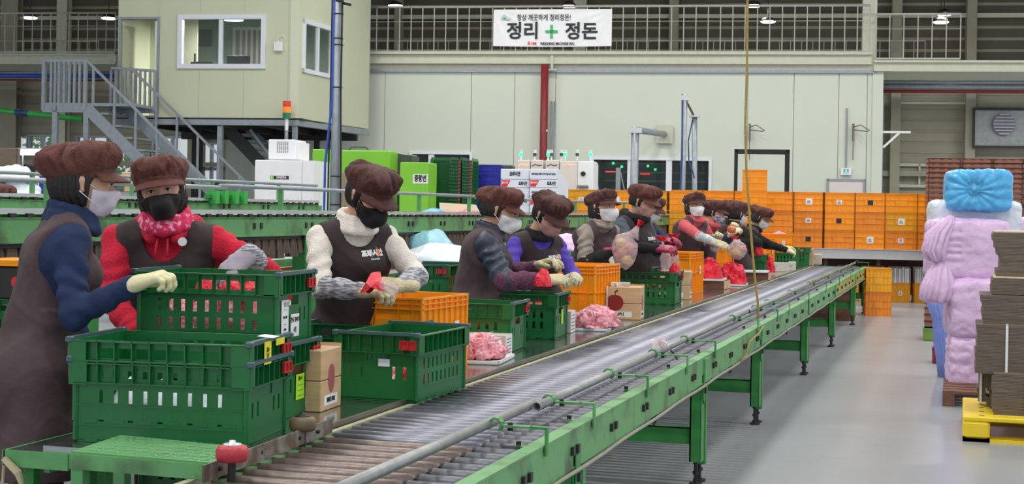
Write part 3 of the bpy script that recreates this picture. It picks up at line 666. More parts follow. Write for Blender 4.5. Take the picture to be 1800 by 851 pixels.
y = 3.05; k = 0; near = []; farL = MB(); farS = MB()
P0 = None
while y < 22.85:
    r = .0235; m_ = M['roller_old'] if y < 4.75 else M['roller']
    if k < 145:
        if k == 0:
            L0 = obj('roller', MB().tube((XL_+.03, y, .663), (XR-.225, y, .663), r, 14), M['roller_old'], cv, smooth=True)
            S0 = obj('roller', MB().tube((XR-.205, y, .661), (XR-.06, y, .661), r*1.14, 14).tube((XR-.225, y, .661), (XR-.05, y, .661), r*.6, 8, mi=1), [M['roller_short'], M['dark_metal']], cv, smooth=True)
            L1 = L0.data.copy(); L1.materials[0] = M['roller']; S1 = S0.data; y0 = y
        else:
            for o_, alt in ((L0, L1), (S0, S1)):
                c = o_.copy(); COL.objects.link(c); c.location = (0, y-y0, 0); ORG[c.name] = ORG[o_.name]
                if y >= 4.75: c.data = alt
    else:
        farL.tube((XL_+.03, y, .663), (XR-.225, y, .663), r, 8); farS.tube((XR-.205, y, .661), (XR-.06, y, .661), r*1.14, 8)
    k += 1; y += .108 if y < 4.75 else .087
obj('rollers', farL, M['roller'], cv, smooth=True, kind='stuff'); obj('short_rollers', farS, M['roller_short'], cv, smooth=True, kind='stuff')
# legs
for y in LEGY:
    lg = obj('leg', MB().box(XR-.06, XR-.052, y-.11, y-.02, .13, .56).box(XR-.06, XR+.0, y-.11, y-.104, .13, .56).box(XR-.06, XR+.0, y-.026, y-.02, .13, .56)
             .box(XR-.06, XR-.052, y+.02, y+.09, .1, .56).box(XR-.06, XR+.0, y+.02, y+.026, .1, .56).box(XR-.002, XR+.004, y-.11, y-.02, .13, .6).box(XR-.002, XR+.004, y+.03, y+.08, .1, .56), M['leg_green'], cv)
    obj('gusset', MB().poly([(XR+.006, y-.1, .6), (XR+.006, y-.03, .6), (XR+.006, y-.035, .47), (XR+.006, y-.065, .44), (XR+.006, y-.095, .47)], (.006, 0, 0)).box(XR+.01, XR+.022, y-.08, y-.05, .5, .53, 1), [M['leg_green'], M['dark_metal']], lg)
    for dy in (-.065, .055): obj('foot_bolt', MB().tube((XR-.03, y+dy, 0.01), (XR-.03, y+dy, .14), .011, 8).tube((XR-.03, y+dy, 0), (XR-.03, y+dy, .014), .035, 10).tube((XR-.03, y+dy, .06), (XR-.03, y+dy, .075), .02, 6), M['dark_metal'], lg)
    obj('cross_brace', MB().box(XL_+.05, XR-.06, y-.08, y-.074, .22, .31).box(XL_+.05, XR-.06, y-.08, y-.03, .304, .31), M['leg_green'], cv)
    l2 = obj('leg', MB().box(XL_, XL_+.05, y-.1, y-.094, .1, .6).box(XL_, XL_+.006, y-.1, y-.03, .1, .6), M['leg_green'], cv)
    obj('foot_bolt', MB().tube((XL_+.03, y-.065, 0), (XL_+.03, y-.065, .12), .011, 6).tube((XL_+.03, y-.065, 0), (XL_+.03, y-.065, .012), .03, 8), M['dark_metal'], l2)
# pedal rods hanging beneath
for y in (7.2, 9.75, 13.1, 16.3):
    obj('hanging_hook', MB().path([(XR-.12, y, .56), (XR-.12, y, .44), (XR-.12, y+.04, .42), (XR-.12, y+.08, .44), (XR-.12, y+.08, .56)], .007, 6), M['dark_metal'], cv)
# guard pipe segments and clamps
gx = -1.475; gz = .755
segs = [(3.0, 5.30, gx-.03, gz), (5.22, 7.36, gx+.005, gz), (7.36, 11.0, gx, gz), (10.9, 15.4, gx+.01, gz), (15.4, 18.6, gx, gz), (18.6, 22.7, gx, gz)]
for i, (a, b, x, z) in enumerate(segs):
    ring = MB(); r0, r1, n = .0175, .0145, 16
    v = []; f = []
    for (yy, rr) in ((a, r1), (a, r0), (b, r0), (b, r1)):
        for j in range(n): t_ = 2*math.pi*j/n; v.append((x+rr*math.cos(t_), yy, z+rr*math.sin(t_)))
    for s_ in range(4):
        for j in range(n): q = (s_+1) % 4; f.append((s_*n+j, s_*n+(j+1) % n, q*n+(j+1) % n, q*n+j))
    ring.add(v, f); obj('guard_pipe', ring, mat('pipe_worn', (150, 152, 152), .38, metal=.4, var=.15, vscale=20) if i < 4 else M['rusty'], cv, smooth=True)
brp = [872, 965, 1070, 1148, 1203, 1287, 1326, 1349, 1388, 1422, 1448, 1471, 1489, 1506]
for i, p in enumerate(brp):
    y = yat(p, gx, gz)
    ch = MB()
    for s_ in range(7):       # half-ring clamp around the pipe
        t0 = math.radians(-60+s_*40); t1 = math.radians(-60+(s_+1)*40); R = .0225
        c = [(gx+R*math.cos(t_), z_) for t_, z_ in ((t0, gz+R*math.sin(t0)), (t1, gz+R*math.sin(t1)))]
        ch.bar((c[0][0], y, c[0][1]), (c[1][0], y, c[1][1]), .03, .006, up=(0, 1, 0)) if False else ch.bar((c[0][0], y, c[0][1]), (c[1][0], y, c[1][1]), .034, .007, up=(c[0][0]-gx, 0, c[0][1]-gz))
    ch.box(gx+.02, XR-.04, y-.017, y+.017, gz-.006, gz+.001)
    cl = obj('pipe_clamp', ch, M['machine_green'], cv)
    obj('clamp_bolt', MB().tube((gx+.05, y, gz-.018), (gx+.05, y, gz+.009), .010, 6), M['dark_metal'], cl)
    a = MB().bar((XR-.045, y, gz-.003), (XR+.01, y, gz-.003), .026, .008).bar((XR+.012, y, gz), (XR+.012, y, .66), .026, .007, up=(1, 0, 0)).bar((XR+.014, y+.0, .664), (XR-.09, y, .69), .024, .006)
    obj('bracket_arm', a, M['machine_green'] if i % 2 else M['leg_green'], cv)
    obj('bracket_bolt', MB().tube((XR-.085, y, .688), (XR-.085, y, .704), .010, 6), M['dark_metal'], cl)
# cable strung beneath the side rail
pts = []; y = 3.2
while y < 22.9: pts.append((XR+.012, y, .548-.008*abs(math.sin(y*2.6)))); y += .3
obj('air_hose', MB().path(pts, .008, 6), mat('hose_grey', (150, 146, 130), .5), cv, smooth=True)
y = yat(1330, -1.31, .62)
obj('yellow_cable', MB().path([(XR+.02, y+.2, .69), (XR+.03, y-.1, .665), (XR+.02, y-.5, .64), (XR+.02, y-.7, .56), (XR+.02, y-.9, .552)], .006, 6), M['rope'], cv, smooth=True)
obj('cable_tie', MB().path([(XR-.06, yat(1205, XR, .69)+.1, .72), (XR-.08, yat(1205, XR, .69), .78), (XR-.1, yat(1205, XR, .69)-.1, .77)], .004, 5), M['black'], cv)
# rag tied to the guard pipe
y = yat(1150, gx, gz)+.15
v = MB(); v.path([(gx-.03, y-.06, gz+.01), (gx-.01, y-.02, gz+.05), (gx+.02, y, gz+.03), (gx+.01, y+.05, gz+.06), (gx-.05, y+.02, gz+.03)], [.01, .02, .024, .016, .006], 7)
obj('plastic_rag', v, M['film_clear'], label='crumpled clear plastic rag tied to the guard pipe beside a clamp', cat='rag')
# hanging rope
y = yat(1330, -1.36, .74); p_top = aty(1314, 0, y)
pts = [(p_top[0], y, 9.6), (p_top[0]+.0, y, p_top[2])]
for (px, py) in ((1313, 120), (1310, 220), (1312, 300), (1319, 400), (1327, 490), (1332, 530), (1333, 575)): pts.append(aty(px, py, y))
rp = thing('pull_rope', 'long yellowish rope hanging from the roof down to the guard pipe', 'rope', (pts[-1][0], y, pts[-1][2]))
obj('strand', MB().path(pts, .0085, 8), M['rope'], rp, smooth=True)
obj('frayed_end', MB().path([pts[-1], (pts[-1][0]+.01, y, pts[-1][2]-.06)], [.012, .004], 6), M['dark_metal'], rp)
# ================================================================ PACKING TABLE
TX0, TX1, TZ = -2.82, -2.13, .69
tb = thing('packing_table', 'long stainless topped packing table running beside the roller conveyor', 'table', ((TX0+TX1)/2, 4.2, 0))
for a, b in ((4.14, 5.7), (5.7, 8.2), (8.2, 12.4), (12.4, 16.6), (16.6, 24.1)):
    obj('table_top', MB().box(TX0 if a < 5 else -2.64, TX1, a+.003, b-.003, TZ-.03, TZ-.001), M['stainless'], tb)
obj('edge_strip', MB().box(TX1-.004, TX1+.006, 4.72, 24.1, TZ-.05, TZ+.012).box(TX1-.012, TX1-.004, 4.72, 24.1, TZ, TZ+.012), mat('edge_steel', (118, 112, 104), .35, metal=.6, var=.25, vscale=6), tb)
e = yat(590, -2.06, .72)
ro = obj('near_edge_rail', MB().bar((-2.03, 3.75, .715), (-2.075, e, .715), .006, .05).bar((-2.05, 3.75, .672), (-2.09, e, .672), .05, .012, mi=1), [M['rusty'], M['machine_green']], tb)
for i in range(6): y = 3.85+i*.15; obj('bolt_hole', MB().tube((-2.055+.0, y, .715), (-2.024-.01*i, y, .715), .007, 6), M['black'], ro)
for y in (4.3, 6.6, 9.5, 12.5, 15.5, 18.5, 21.8):
    for x in (TX0+.06 if y < 5 else -2.6, TX1-.06): obj('leg', MB().box(x-.025, x+.025, y-.025, y+.025, 0, TZ-.04), M['leg_green'], tb)
obj('front_apron', MB().box(TX0, TX1, 4.14, 4.15, TZ-.07, TZ-.02), M['machine_green'], tb)
obj('apron', MB().box(TX0, TX0+.02, 4.15, 5.7, TZ-.09, TZ-.03).box(-2.64, -2.62, 5.7, 23.2, TZ-.09, TZ-.03), M['machine_green'], tb)
for x, a, b_ in ((-2.6, 6.6, 21.8),): obj('stretcher', MB().box(x-.015, x+.015, a, b_, .2, .24), M['leg_green'], tb)
# side shelf at the near end with its peeling tape
P = [atz(52, 785, .66), atz(180, 752, .66), (-2.78, 4.9, .66), atz(125, 800, .66)]
sh = thing('side_shelf', 'dark topped green side shelf with peeling tape left of the crate stack', 'shelf', (P[0][0], P[0][1], 0))
obj('plate', MB().box(-2.955, -2.72, 4.14, 4.75, .655, .664), mat('plate_dark', (70, 68, 76), .35, metal=.5, var=.2), sh)
obj('rim', MB().box(-2.96, -2.72, 4.13, 4.14, .615, .668).box(-2.965, -2.955, 4.13, 4.75, .615, .668), M['machine_green'], sh)
for y in (4.2, 4.7): obj('leg', MB().box(-2.92, -2.88, y-.02, y+.02, 0, .655), M['leg_green'], sh)
b = MB(); q = (-2.95, 4.12, .62)
b.path([(q[0], q[1], q[2]+.02), (q[0]+.06, q[1]-.01, q[2]-.02), (q[0]+.08, q[1]-.01, q[2]-.07), (q[0]+.04, q[1]-.01, q[2]-.09)], [.012, .014, .008, .003], 5).path([(q[0], q[1], q[2]-.0), (q[0]+.003, q[1]-.01, q[2]-.06), (q[0]+.03, q[1]-.01, q[2]-.075)], .005, 5)
obj('peeling_tape', b, mat('tape', (170, 160, 130), .6), sh)
# step stand with chequer plate
sx0, sx1, sy0, sy1, sz = -2.77, -2.16, 4.02, 4.24, .66
S = [atz(125, 797, .73), atz(372, 817, .73), atz(434, 790, .73), atz(212, 768, .73)]
ss = thing('step_stand', 'green steel stand with a chequer-plate top in the near left corner', 'stand', ((S[0][0]+S[1][0])/2, (S[0][1]+S[3][1])/2-.1, 0))
def lerp(a, b, t): return tuple(a[i]+(b[i]-a[i])*t for i in range(3))
S = [Vector(p) for p in S]
S = [S[0]+Vector((.0, -.0, 0)), S[1], S[2], S[3]]
obj('chequer_plate', MB().poly([tuple(p) for p in S], (0, 0, .006)), M['machine_green'], ss)
for i in range(14):
    for j in range(6):
        u_ = (i+.5+.25*(j % 2))/14.5; v_ = (j+.5)/6; p = lerp(lerp(S[0], S[1], u_), lerp(S[3], S[2], u_), v_); s_ = 1 if (i+j) % 2 else -1
        obj('tread_lug', MB().bar((p[0]-.009*s_, p[1]-.009, .737), (p[0]+.009*s_, p[1]+.009, .737), .006, .005), mat('lug', (150, 190, 150), .3, metal=.3), ss)
d1 = (S[1]-S[0]).normalized()
obj('front_rail', MB().bar(S[0]+Vector((0, -.004, -.022)), S[1]+Vector((.0, -.004, -.022)), .008, .045), M['machine_green_worn'], ss)
obj('side_rail', MB().bar(S[1]+Vector((0, 0, -.022)), S[2]+Vector((0, 0, -.022)), .008, .045), M['machine_green_worn'], ss)
for p in S: obj('leg', MB().bar((p[0]+.02*(1 if p in (S[0], S[3]) else -1), p[1]+.02*(1 if p in (S[0], S[1]) else -1), 0), (p[0]+.02*(1 if p in (S[0], S[3]) else -1), p[1]+.02*(1 if p in (S[0], S[1]) else -1), .72), .04, .04, up=(0, 1, 0)), M['machine_green'], ss)
# side rollers (wheels) standing on spindles
for (px, py, z, m_, R, lab) in ((408, 797, .765, 'wheel_red', .047, 'red side wheel with a steel hub on the near edge of the green stand'), (532, 745, .755, 'wheel_brown', .045, 'worn brown side wheel on a spindle at the near end of the packing table')):
    q = atz(px, py, z); t = obj('side_wheel', MB().tube((q[0], q[1], .6), (q[0], q[1], z-.02), .012, 10), M['dark_metal'], tb, label=lab)
    obj('tyre', MB().lathe([(R*.5, -.024), (R*.88, -.022), (R, -.01), (R, .008), (R*.88, .021), (R*.55, .025)], 24, q), M[m_], t, smooth=True)
    obj('hub', MB().lathe([(R*.6, .024), (R*.55, .028), (R*.2, .03), (R*.2, .037), (.002, .038)], 18, q), M['alu'] if m_ == 'wheel_red' else M['dark_metal'], t, smooth=True)
# ================================================================ BACK CONVEYORS
def belt_line(x, ztop, zbot, zg, y0, y1, label, depth=.5, legs=(), posts=True, brush=True, wdt=.6, gl=None):
    t = thing('overhead_conveyor' if brush else 'far_conveyor', label, 'conveyor', (x, y0, 0))
    n = int((y1-y0)/3.2); 
    for i in range(n):
        a = y0+(y1-y0)*i/n; b_ = y0+(y1-y0)*(i+1)/n
        rr = obj('side_beam', MB().box(x-.004, x+.006, a+.004, b_-.004, zbot, ztop-.045).box(x-.03, x+.014, a+.004, b_-.004, zbot-.008, zbot+.004).box(x-.04, x+.014, a+.004, b_-.004, ztop-.05, ztop-.045), M['machine_green_worn'], t)
        q = MB()
        for k in range(int((b_-a)/.8)):
            for d in (0, .1): q.box(x+.006, x+.014, a+.3+k*.8+d, a+.33+k*.8+d, (ztop+zbot)/2-.04, (ztop+zbot)/2-.0)
        obj('bolts', q, M['dark_metal'], rr, kind='stuff')
        obj('joint_plate', MB().box(x+.006, x+.018, b_-.05, b_+.05, zbot, ztop-.05), M['machine_green'], t)
    obj('top_strip', MB().box(x-.05, x+.012, y0, y1, ztop-.024, ztop), M['alu'], t)
    obj('deck', MB().box(x-wdt, x-.03, y0, y1, ztop-.05, ztop-.03).box(x-wdt-.01, x-wdt, y0, y1, zbot, ztop), M['machine_green'], t)
    q = MB(); yy = y0
    while yy < y1: q.box(x+.0, x+.016, yy, yy+.05, ztop-.045, ztop-.024); yy += .14
    obj('chain_rollers', q, M['dark_metal'], t, kind='stuff')
    if brush:
        obj('brush_holder', MB().box(x-.05, x-.01, y0, y1, zbot-.03, zbot-.005), M['black'], t)
        q = MB(); yy = y0
        while yy < y1:
            h = rnd.uniform(.1, .135); q.add([(x-.02, yy, zbot-.03), (x-.02, yy+.075, zbot-.03), (x-.01+rnd.uniform(-.01, .01), yy+.095, zbot-.03-h), (x-.01+rnd.uniform(-.01, .01), yy-.02, zbot-.03-h), (x-.045, yy, zbot-.03), (x-.045, yy+.075, zbot-.03), (x-.06, yy+.09, zbot-.03-h), (x-.06, yy-.015, zbot-.03-h)],
                             [(0, 3, 2, 1), (4, 5, 6, 7), (0, 4, 7, 3), (1, 2, 6, 5), (3, 7, 6, 2)]); yy += .11
        obj('brush_skirt', q, M['bristle'], t, kind='stuff')
    for yy in legs:
        obj('leg', MB().box(x-.1, x+.0, yy-.11, yy+.11, 0, zbot-.01).box(x+.0, x+.012, yy-.13, yy-.06, 0, zbot-.01), M['leg_green'], t)
    if zg:
        yy = y0; i = 0
        while yy < y1:
            e_ = min(y1, yy+5.2); obj('guard_pipe', MB().tube((x-.02, yy+.02, zg+(.006 if i % 2 else -.006)), (x-.02, e_, zg+(.006 if i % 2 else -.006)), .0135, 10), M['galv'], t, smooth=True); yy += 5.1; i += 1
        yy = y0+.6
        while yy < y1: obj('guard_post', MB().box(x-.04, x-.01, yy-.012, yy+.012, ztop-.03, zg), M['machine_green'], t); yy += 1.35
    return t
belt_line(-4.4, 1.441, 1.277, 1.587, 3.2, 28.6, 'green overhead sorting conveyor with dark brush skirt behind the women', legs=(4.3, yat(548, -4.4, 1.1), 17.5, 24.0), wdt=.42)
belt_line(-6.4, 1.53, 1.43, 1.68, 4.6, 14.2, 'farther green conveyor behind the brush conveyor, below the office stair', legs=(6.5, 10, 14), brush=False)
# lower frame seen beneath the brush skirt
lf = thing('lower_frame', 'green lower frame with a wooden board below the brush conveyor', 'frame', (-5.2, 3.5, 0))
obj('beam', MB().box(-5.25, -5.2, 3.5, 20, .98, 1.04), M['machine_green'], lf)
obj('board', MB().box(-5.3, -5.23, 3.5, 15, .84, .97), mat('board_wood', (186, 112, 70), .6, var=.1), lf)
obj('tray', MB().box(-5.22, -4.85, 3.5, 15, .86, .88), M['galv'], lf)
for y in (4, 7, 9.5, 13, 18): obj('post', MB().box(-5.26, -5.2, y-.04, y+.04, 0, 1.0), M['leg_green'], lf)
# green clamp carriage on the farther conveyor
for px in (386, 420):
    y = yat(px, -6.35, 1.58); t = thing('drive_bracket', 'bright green bracket on the far conveyor, %s of a pair beside the red hooded woman' % ('left' if px == 386 else 'right'), 'bracket', (-6.35, y, 1.53))
    for y_ in (y-.12, y+.05): obj('plate', MB().box(-6.42, -6.32, y_, y_+.07, 1.48, 1.60), mat('bright_green', (60, 170, 76), .45), t)
    obj('cross_bar', MB().box(-6.4, -6.36, y-.2, y+.2, 1.53, 1.56), M['leg_green'], t)
# ================================================================ CRATES
def panel(mb, o, r, w_, h, t, holes, mi=0, top=None):
    """upright wall panel from o along unit r (2d) of width w_, height h, thickness t to the left of r; rectangular holes (x0,x1,z0,z1)"""
    xs = sorted({0, w_, *[q for hh in holes for q in hh[:2]]}); zs = sorted({0, h, *[q for hh in holes for q in hh[2:4]]})
    nx, nz = len(xs)-1, len(zs)-1
    S_ = [[not any(hh[0]-1e-6 < (xs[i]+xs[i+1])/2 < hh[1]+1e-6 and hh[2]-1e-6 < (zs[j]+zs[j+1])/2 < hh[3]+1e-6 for hh in holes) for j in range(nz)] for i in range(nx)]
    nrm = (-r[1], r[0])
    def P(x, z, k): return (o[0]+r[0]*x+nrm[0]*t*k, o[1]+r[1]*x+nrm[1]*t*k, o[2]+z)
    v = []; f = []
    def q4(a, b, c, d): n = len(v); v.extend((a, b, c, d)); f.append((n, n+1, n+2, n+3))
    # merge solid cells into horizontal runs
    for j in range(nz):
        i = 0
        while i < nx:
            if not S_[i][j]: i += 1; continue
            k = i
            while k+1 < nx and S_[k+1][j]: k += 1
            a, b, c, d = xs[i], xs[k+1], zs[j], zs[j+1]
            q4(P(a, c, 0), P(b, c, 0), P(b, d, 0), P(a, d, 0)); q4(P(b, c, 1), P(a, c, 1), P(a, d, 1), P(b, d, 1)); i = k+1
    for i in range(nx):
        for j in range(nz):
            if not S_[i][j]: continue
            a, b, c, d = xs[i], xs[i+1], zs[j], zs[j+1]
            if i == 0 or not S_[i-1][j]: q4(P(a, c, 1), P(a, c, 0), P(a, d, 0), P(a, d, 1))
            if i == nx-1 or not S_[i+1][j]: q4(P(b, c, 0), P(b, c, 1), P(b, d, 1), P(b, d, 0))
            if j == 0 or not S_[i][j-1]: q4(P(a, c, 1), P(b, c, 1), P(b, c, 0), P(a, c, 0))
            if j == nz-1 or not S_[i][j+1]: q4(P(a, d, 0), P(b, d, 0), P(b, d, 1), P(a, d, 1))
    return mb.add(v, f, mi)
def green_crate(L=.58, W=.38, Hh=.275, detail=True, col='crate_green', label='x', cat='crate'):
    """local: long side along X, short ends at +-L/2 carry the handle bars"""
    t = thing('green_crate', label, cat)
    hb = Hh-.075; body = MB(); ins = .018; th = .004
    lx, wy = L/2-ins, W/2-ins
    def slots(w_, n, z0, z1, sw, span, skipmid=0):
        out = []
        for i in range(n):
            c = w_/2+(i-(n-1)/2)*span/(n-1 if n > 1 else 1)
            if abs(c-w_/2) < skipmid: continue
            out.append((c-sw/2, c+sw/2, z0, z1))
        return out
    h1 = slots(2*lx, 9, .128, .172, .017, .38)+slots(2*lx, 9, .065, .108, .017, .38)
    he = slots(2*wy, 6, .09, .14, .015, .24, .07)
    if not detail: h1 = slots(2*lx, 9, .15, .19, .02, .42)+slots(2*lx, 9, .085, .125, .02, .42)
    panel(body, (-lx, -wy, .0), (1, 0), 2*lx, hb, th, h1)
    panel(body, (lx, wy, .0), (-1, 0), 2*lx, hb, th, h1)
    grip = [(wy-.055, wy+.055, hb-.048, hb-.012)]
    panel(body, (lx, -wy, .0), (0, 1), 2*wy, hb, th, he+grip)
    panel(body, (-lx, wy, .0), (0, -1), 2*wy, hb, th, he+grip)
    # rounded corner posts and shallow swell
    for sx in (-1, 1):
        for sy in (-1, 1): body.bbox(sx*lx-.008, sx*lx+.008, sy*wy-.008, sy*wy+.008, 0, hb, .006)
    body.box(-lx, lx, -wy, wy, .004, .010)
    for i in range(6): x = -lx+.05+i*(2*lx-.1)/5; body.box(x-.022, x+.022, -wy-.002, -wy+.02, -.0, .012).box(x-.022, x+.022, wy-.02, wy+.002, -.0, .012)
    body.box(-lx-.002, lx+.002, -wy-.003, -wy+.001, .055, .06).box(-lx-.002, lx+.002, wy-.001, wy+.003, .055, .06)
    obj('body', body, M[col], t)
    rim = MB(); z0, z1 = hb-.01, Hh-.004
    def rimside(o, r, w_, nw, endw):
        # inner web with windows, ledges and ribs outside
        hs = [(endw+(w_-2*endw)*i/nw+.007, endw+(w_-2*endw)*(i+1)/nw-.007, .022, .022+.034) for i in range(nw)] if nw else []
        panel(rim, (o[0], o[1], z0), r, w_, z1-z0, .004, hs)
        n = (r[1], -r[0]); D = .016
        def slab(x0, x1, za, zb, d0=0, d1=D):
            p = [(o[0]+r[0]*x+n[0]*d, o[1]+r[1]*x+n[1]*d) for x, d in ((x0, d0), (x1, d0), (x1, d1), (x0, d1))]
            rim.add([(a, b, za) for a, b in p]+[(a, b, zb) for a, b in p], [(0, 1, 2, 3), (7, 6, 5, 4), (0, 4, 5, 1), (1, 5, 6, 2), (2, 6, 7, 3), (3, 7, 4, 0)])
        slab(-.016, w_+.016, z1-.005, z1); slab(0, w_, z0+.004, z0+.008)
        m_ = (nw or 7)
        for i in range(m_+1): x = (endw if nw else 0)+(w_-2*(endw if nw else 0))*i/m_; slab(x-.0015, x+.0015, z0+.004, z1)
        slab(-.016, endw*.55, z0+.0, z1-.004, D-.003, D); slab(w_-endw*.55, w_+.016, z0, z1-.004, D-.003, D)
    rimside((-lx, -wy-.002), (1, 0), 2*lx, 7, .075); rimside((lx, wy+.002), (-1, 0), 2*lx, 7, .075)
    rimside((lx+.002, -wy), (0, 1), 2*wy, 0, .04); rimside((-lx-.002, wy), (0, -1), 2*wy, 0, .04)
    obj('rim', rim, M[col], t)
    for s_ in (1, -1):
        b = MB().bar((s_*(L/2-.004), -wy-.012, Hh), (s_*(L/2-.004), wy+.012, Hh), .016, .013)
        for yy in (-1, 1): b.bbox(s_*(L/2-.004)-.012, s_*(L/2-.004)+.012, yy*(wy+.01)-.012, yy*(wy+.01)+.012, Hh-.014, Hh+.008, .004)
        obj('handle_bar', b, M['crate_bar'], t)
        y = s_*(wy-.03)
        c = MB().box(s_*(L/2-.002)-.003, s_*(L/2-.002)+.003, y-.034, y+.034, hb+.012, hb+.05)
        for yy in (-.034, 0, .034): c.box(s_*(L/2+.003)-.003, s_*(L/2+.003)+.003, y+yy-.003, y+yy+.003, hb+.012, hb+.05)
        c.box(s_*(L/2+.003)-.003, s_*(L/2+.003)+.003, y-.034, y+.034, hb+.012, hb+.017).box(s_*(L/2+.003)-.003, s_*(L/2+.003)+.003, y-.034, y+.034, hb+.045, hb+.05)
        obj('red_clip', c, M['red_clip'], t)
    return t
GC = green_crate(label='proto')
def orange_crate(L=.52, W=.38, Hh=.36, col='crate_orange', detail=2):
    t = thing('orange_crate', 'proto', 'crate'); th = .005; b = MB(); ins = .012; lx, wy = L/2-ins, W/2-ins
    def mesh(x0, x1, z0, z1, n, m_):
        o = []
        for i in range(n):
            for j in range(m_):
                if (i+j) % 2: continue
                o.append((x0+(x1-x0)*i/n+.001, x0+(x1-x0)*(i+1)/n-.001, z0+(z1-z0)*j/m_+.001, z0+(z1-z0)*(j+1)/m_-.001))
        return o
    hl = hw = []
    if detail == 2:
        hw = mesh(.055, .105, .10, .24, 5, 13)+mesh(2*wy-.105, 2*wy-.055, .10, .24, 5, 13)
        hl = [(2*lx*i/8+.02, 2*lx*(i+1)/8-.02, z, z+.012) for i in range(1, 7) for z in (.10, .125, .15)]
    panel(b, (-lx, -wy, 0), (1, 0), 2*lx, Hh, th, hl); panel(b, (lx, wy, 0), (-1, 0), 2*lx, Hh, th, hl)
    panel(b, (lx, -wy, 0), (0, 1), 2*wy, Hh, th, hw); panel(b, (-lx, wy, 0), (0, -1), 2*wy, Hh, th, hw)
    b.box(-lx, lx, -wy, wy, .006, .014)
    obj('body', b, M[col], t)
    rb = MB(); e = ins
    def ring(z, h=.005, k=1.0): rb.box(-lx-e*k, lx+e*k, -wy-e*k, -wy, z, z+h).box(-lx-e*k, lx+e*k, wy, wy+e*k, z, z+h).box(-lx-e*k, -lx, -wy, wy, z, z+h).box(lx, lx+e*k, -wy, wy, z, z+h)
    for z in ((.0, Hh*.5, Hh-.055, Hh-.03, Hh-.007) if detail else (0, Hh*.5, Hh-.03, Hh-.007)): ring(z, .005 if z < Hh-.01 else .009)
    for i in range(9):
        x = -lx+2*lx*i/8; rb.box(x-.002, x+.002, -wy-e*.85, -wy, 0, Hh-.004).box(x-.002, x+.002, wy, wy+e*.85, 0, Hh-.004)
    for y in ((-wy, -wy+.045, -.06, .06, wy-.045, wy) if detail else (-wy, -.06, .06, wy)):
        rb.box(-lx-e*.85, -lx, y-.002, y+.002, 0, Hh-.004).box(lx, lx+e*.85, y-.002, y+.002, 0, Hh-.004)
    rb.box(lx, lx+.006, -.06, .06, Hh*.5, Hh*.72).box(-lx-.006, -lx, -.06, .06, Hh*.5, Hh*.72)
    for sx in (-1, 1):
        for sy in (-1, 1): rb.bbox(sx*(lx+.004)-.008, sx*(lx+.004)+.008, sy*(wy+.004)-.008, sy*(wy+.004)+.008, 0, Hh, .004)
    obj('ribs', rb, M[col], t)
    return t
OC = orange_crate()
used = set()
def place(src, lab, x, y, z=TZ, rz=0, group=None, scale=None, cat=None):
    r = math.radians(rz)
    if src.name not in used:
        used.add(src.name); src.location = (x, y, z); src.rotation_euler = (0, 0, r); src['label'] = lab
        if scale: src.scale = scale
        if group: src['group'] = group
        return src
    d = dup(src, (x, y, z), r, lab, group, scale, cat)
    if scale is None: d.scale = (1, 1, 1)
    return d
def corner(px, py, z, hx, hy, rz, cx=1, cy=-1):
    """world centre of a box whose bottom corner (cx,cy of its half sizes, rotated) sits at pixel"""
    q = atz(px, py, z); r = math.radians(rz); c, s = math.cos(r), math.sin(r); x, y = cx*hx, cy*hy
    return q[0]-(x*c-y*s), q[1]-(x*s+y*c)
def sticker(parent, mx, w_, h, m_, lines=(), nm='paper_label', tm='ink'):
    fr, og = ORG[parent.name]
    b = MB().box(-w_/2, w_/2, -h/2, h/2, 0, .0012); b.v = [tuple(mx @ Vector(p)) for p in b.v]
    s_ = mkmesh(nm, [(p[0]-og[0]*0, p[1]-og[1]*0, p[2]-og[2]*0) for p in b.v], b.f, M[m_] if isinstance(m_, str) else m_)
    o = bpy.data.objects.new(nm, s_); COL.objects.link(o); o.parent = parent; ORG[o.name] = ('A', (0, 0, 0))
    for (tx, sz, dx, dy, rot) in lines:
        text(tx, sz, M[tm], o, mx @ Matrix.Translation((dx, dy, .0018)) @ Matrix.Rotation(math.radians(rot), 4, 'Z'), sx=.85, bold=.0004)
    return o
def loc_mx(x, y, z, right): return face_mx((x, y, z), right)
# ---- front stack A (two crates nested), B behind it (two crates)
ax, ay = corner(430, 788, TZ, .285, .175, 7)
place(GC, 'green crate at the bottom of the nearest stack, white bags showing through its slots', ax, ay, TZ, 7, 'green crates on the packing table', scale=(1.08, 1.1, 1))
A2_ = place(GC, 'green crate nested on top of the nearest stack, yellow tag on its right end', ax-.004, ay, TZ+.064, 7, 'green crates on the packing table', scale=(1.08, 1.1, 1))
sticker(A2_, loc_mx(.296, -.05, .235, (0, 1, 0)), .062, .075, 'yellow_tag', (('세창', .026, 0, .0, 90),), 'yellow_tag')
sticker(A2_, loc_mx(.294, .07, .262, (0, 1, 0)), .08, .022, 'yellow_tag', (), 'yellow_tag')
sticker(A2_, face_mx((.28, .0, .284), (0, 1, 0), (-1, 0, .1)), .07, .05, 'paper', (), 'folded_paper')
bx_, by_ = corner(507, 744, TZ, .285, .175, 4)
B1 = place(GC, 'green crate with a lime note on its end, second stack, underneath', bx_-.04, by_+.04, TZ, 4, 'green crates on the packing table')
sticker(B1, loc_mx(.275, .015, .105, (0, 1, 0)), .085, .095, 'lime_tag', (('접수표', .018, 0, .03, 0), ('________', .015, 0, .012, 0), ('________', .015, 0, -.008, 0), ('________', .015, 0, -.028, 0)), 'lime_note')
B2 = place(GC, 'green crate of red-tipped bags with two white labels on its end, second stack, top', bx_-.06, by_+.03, TZ+.262, 4, 'green crates on the packing table')
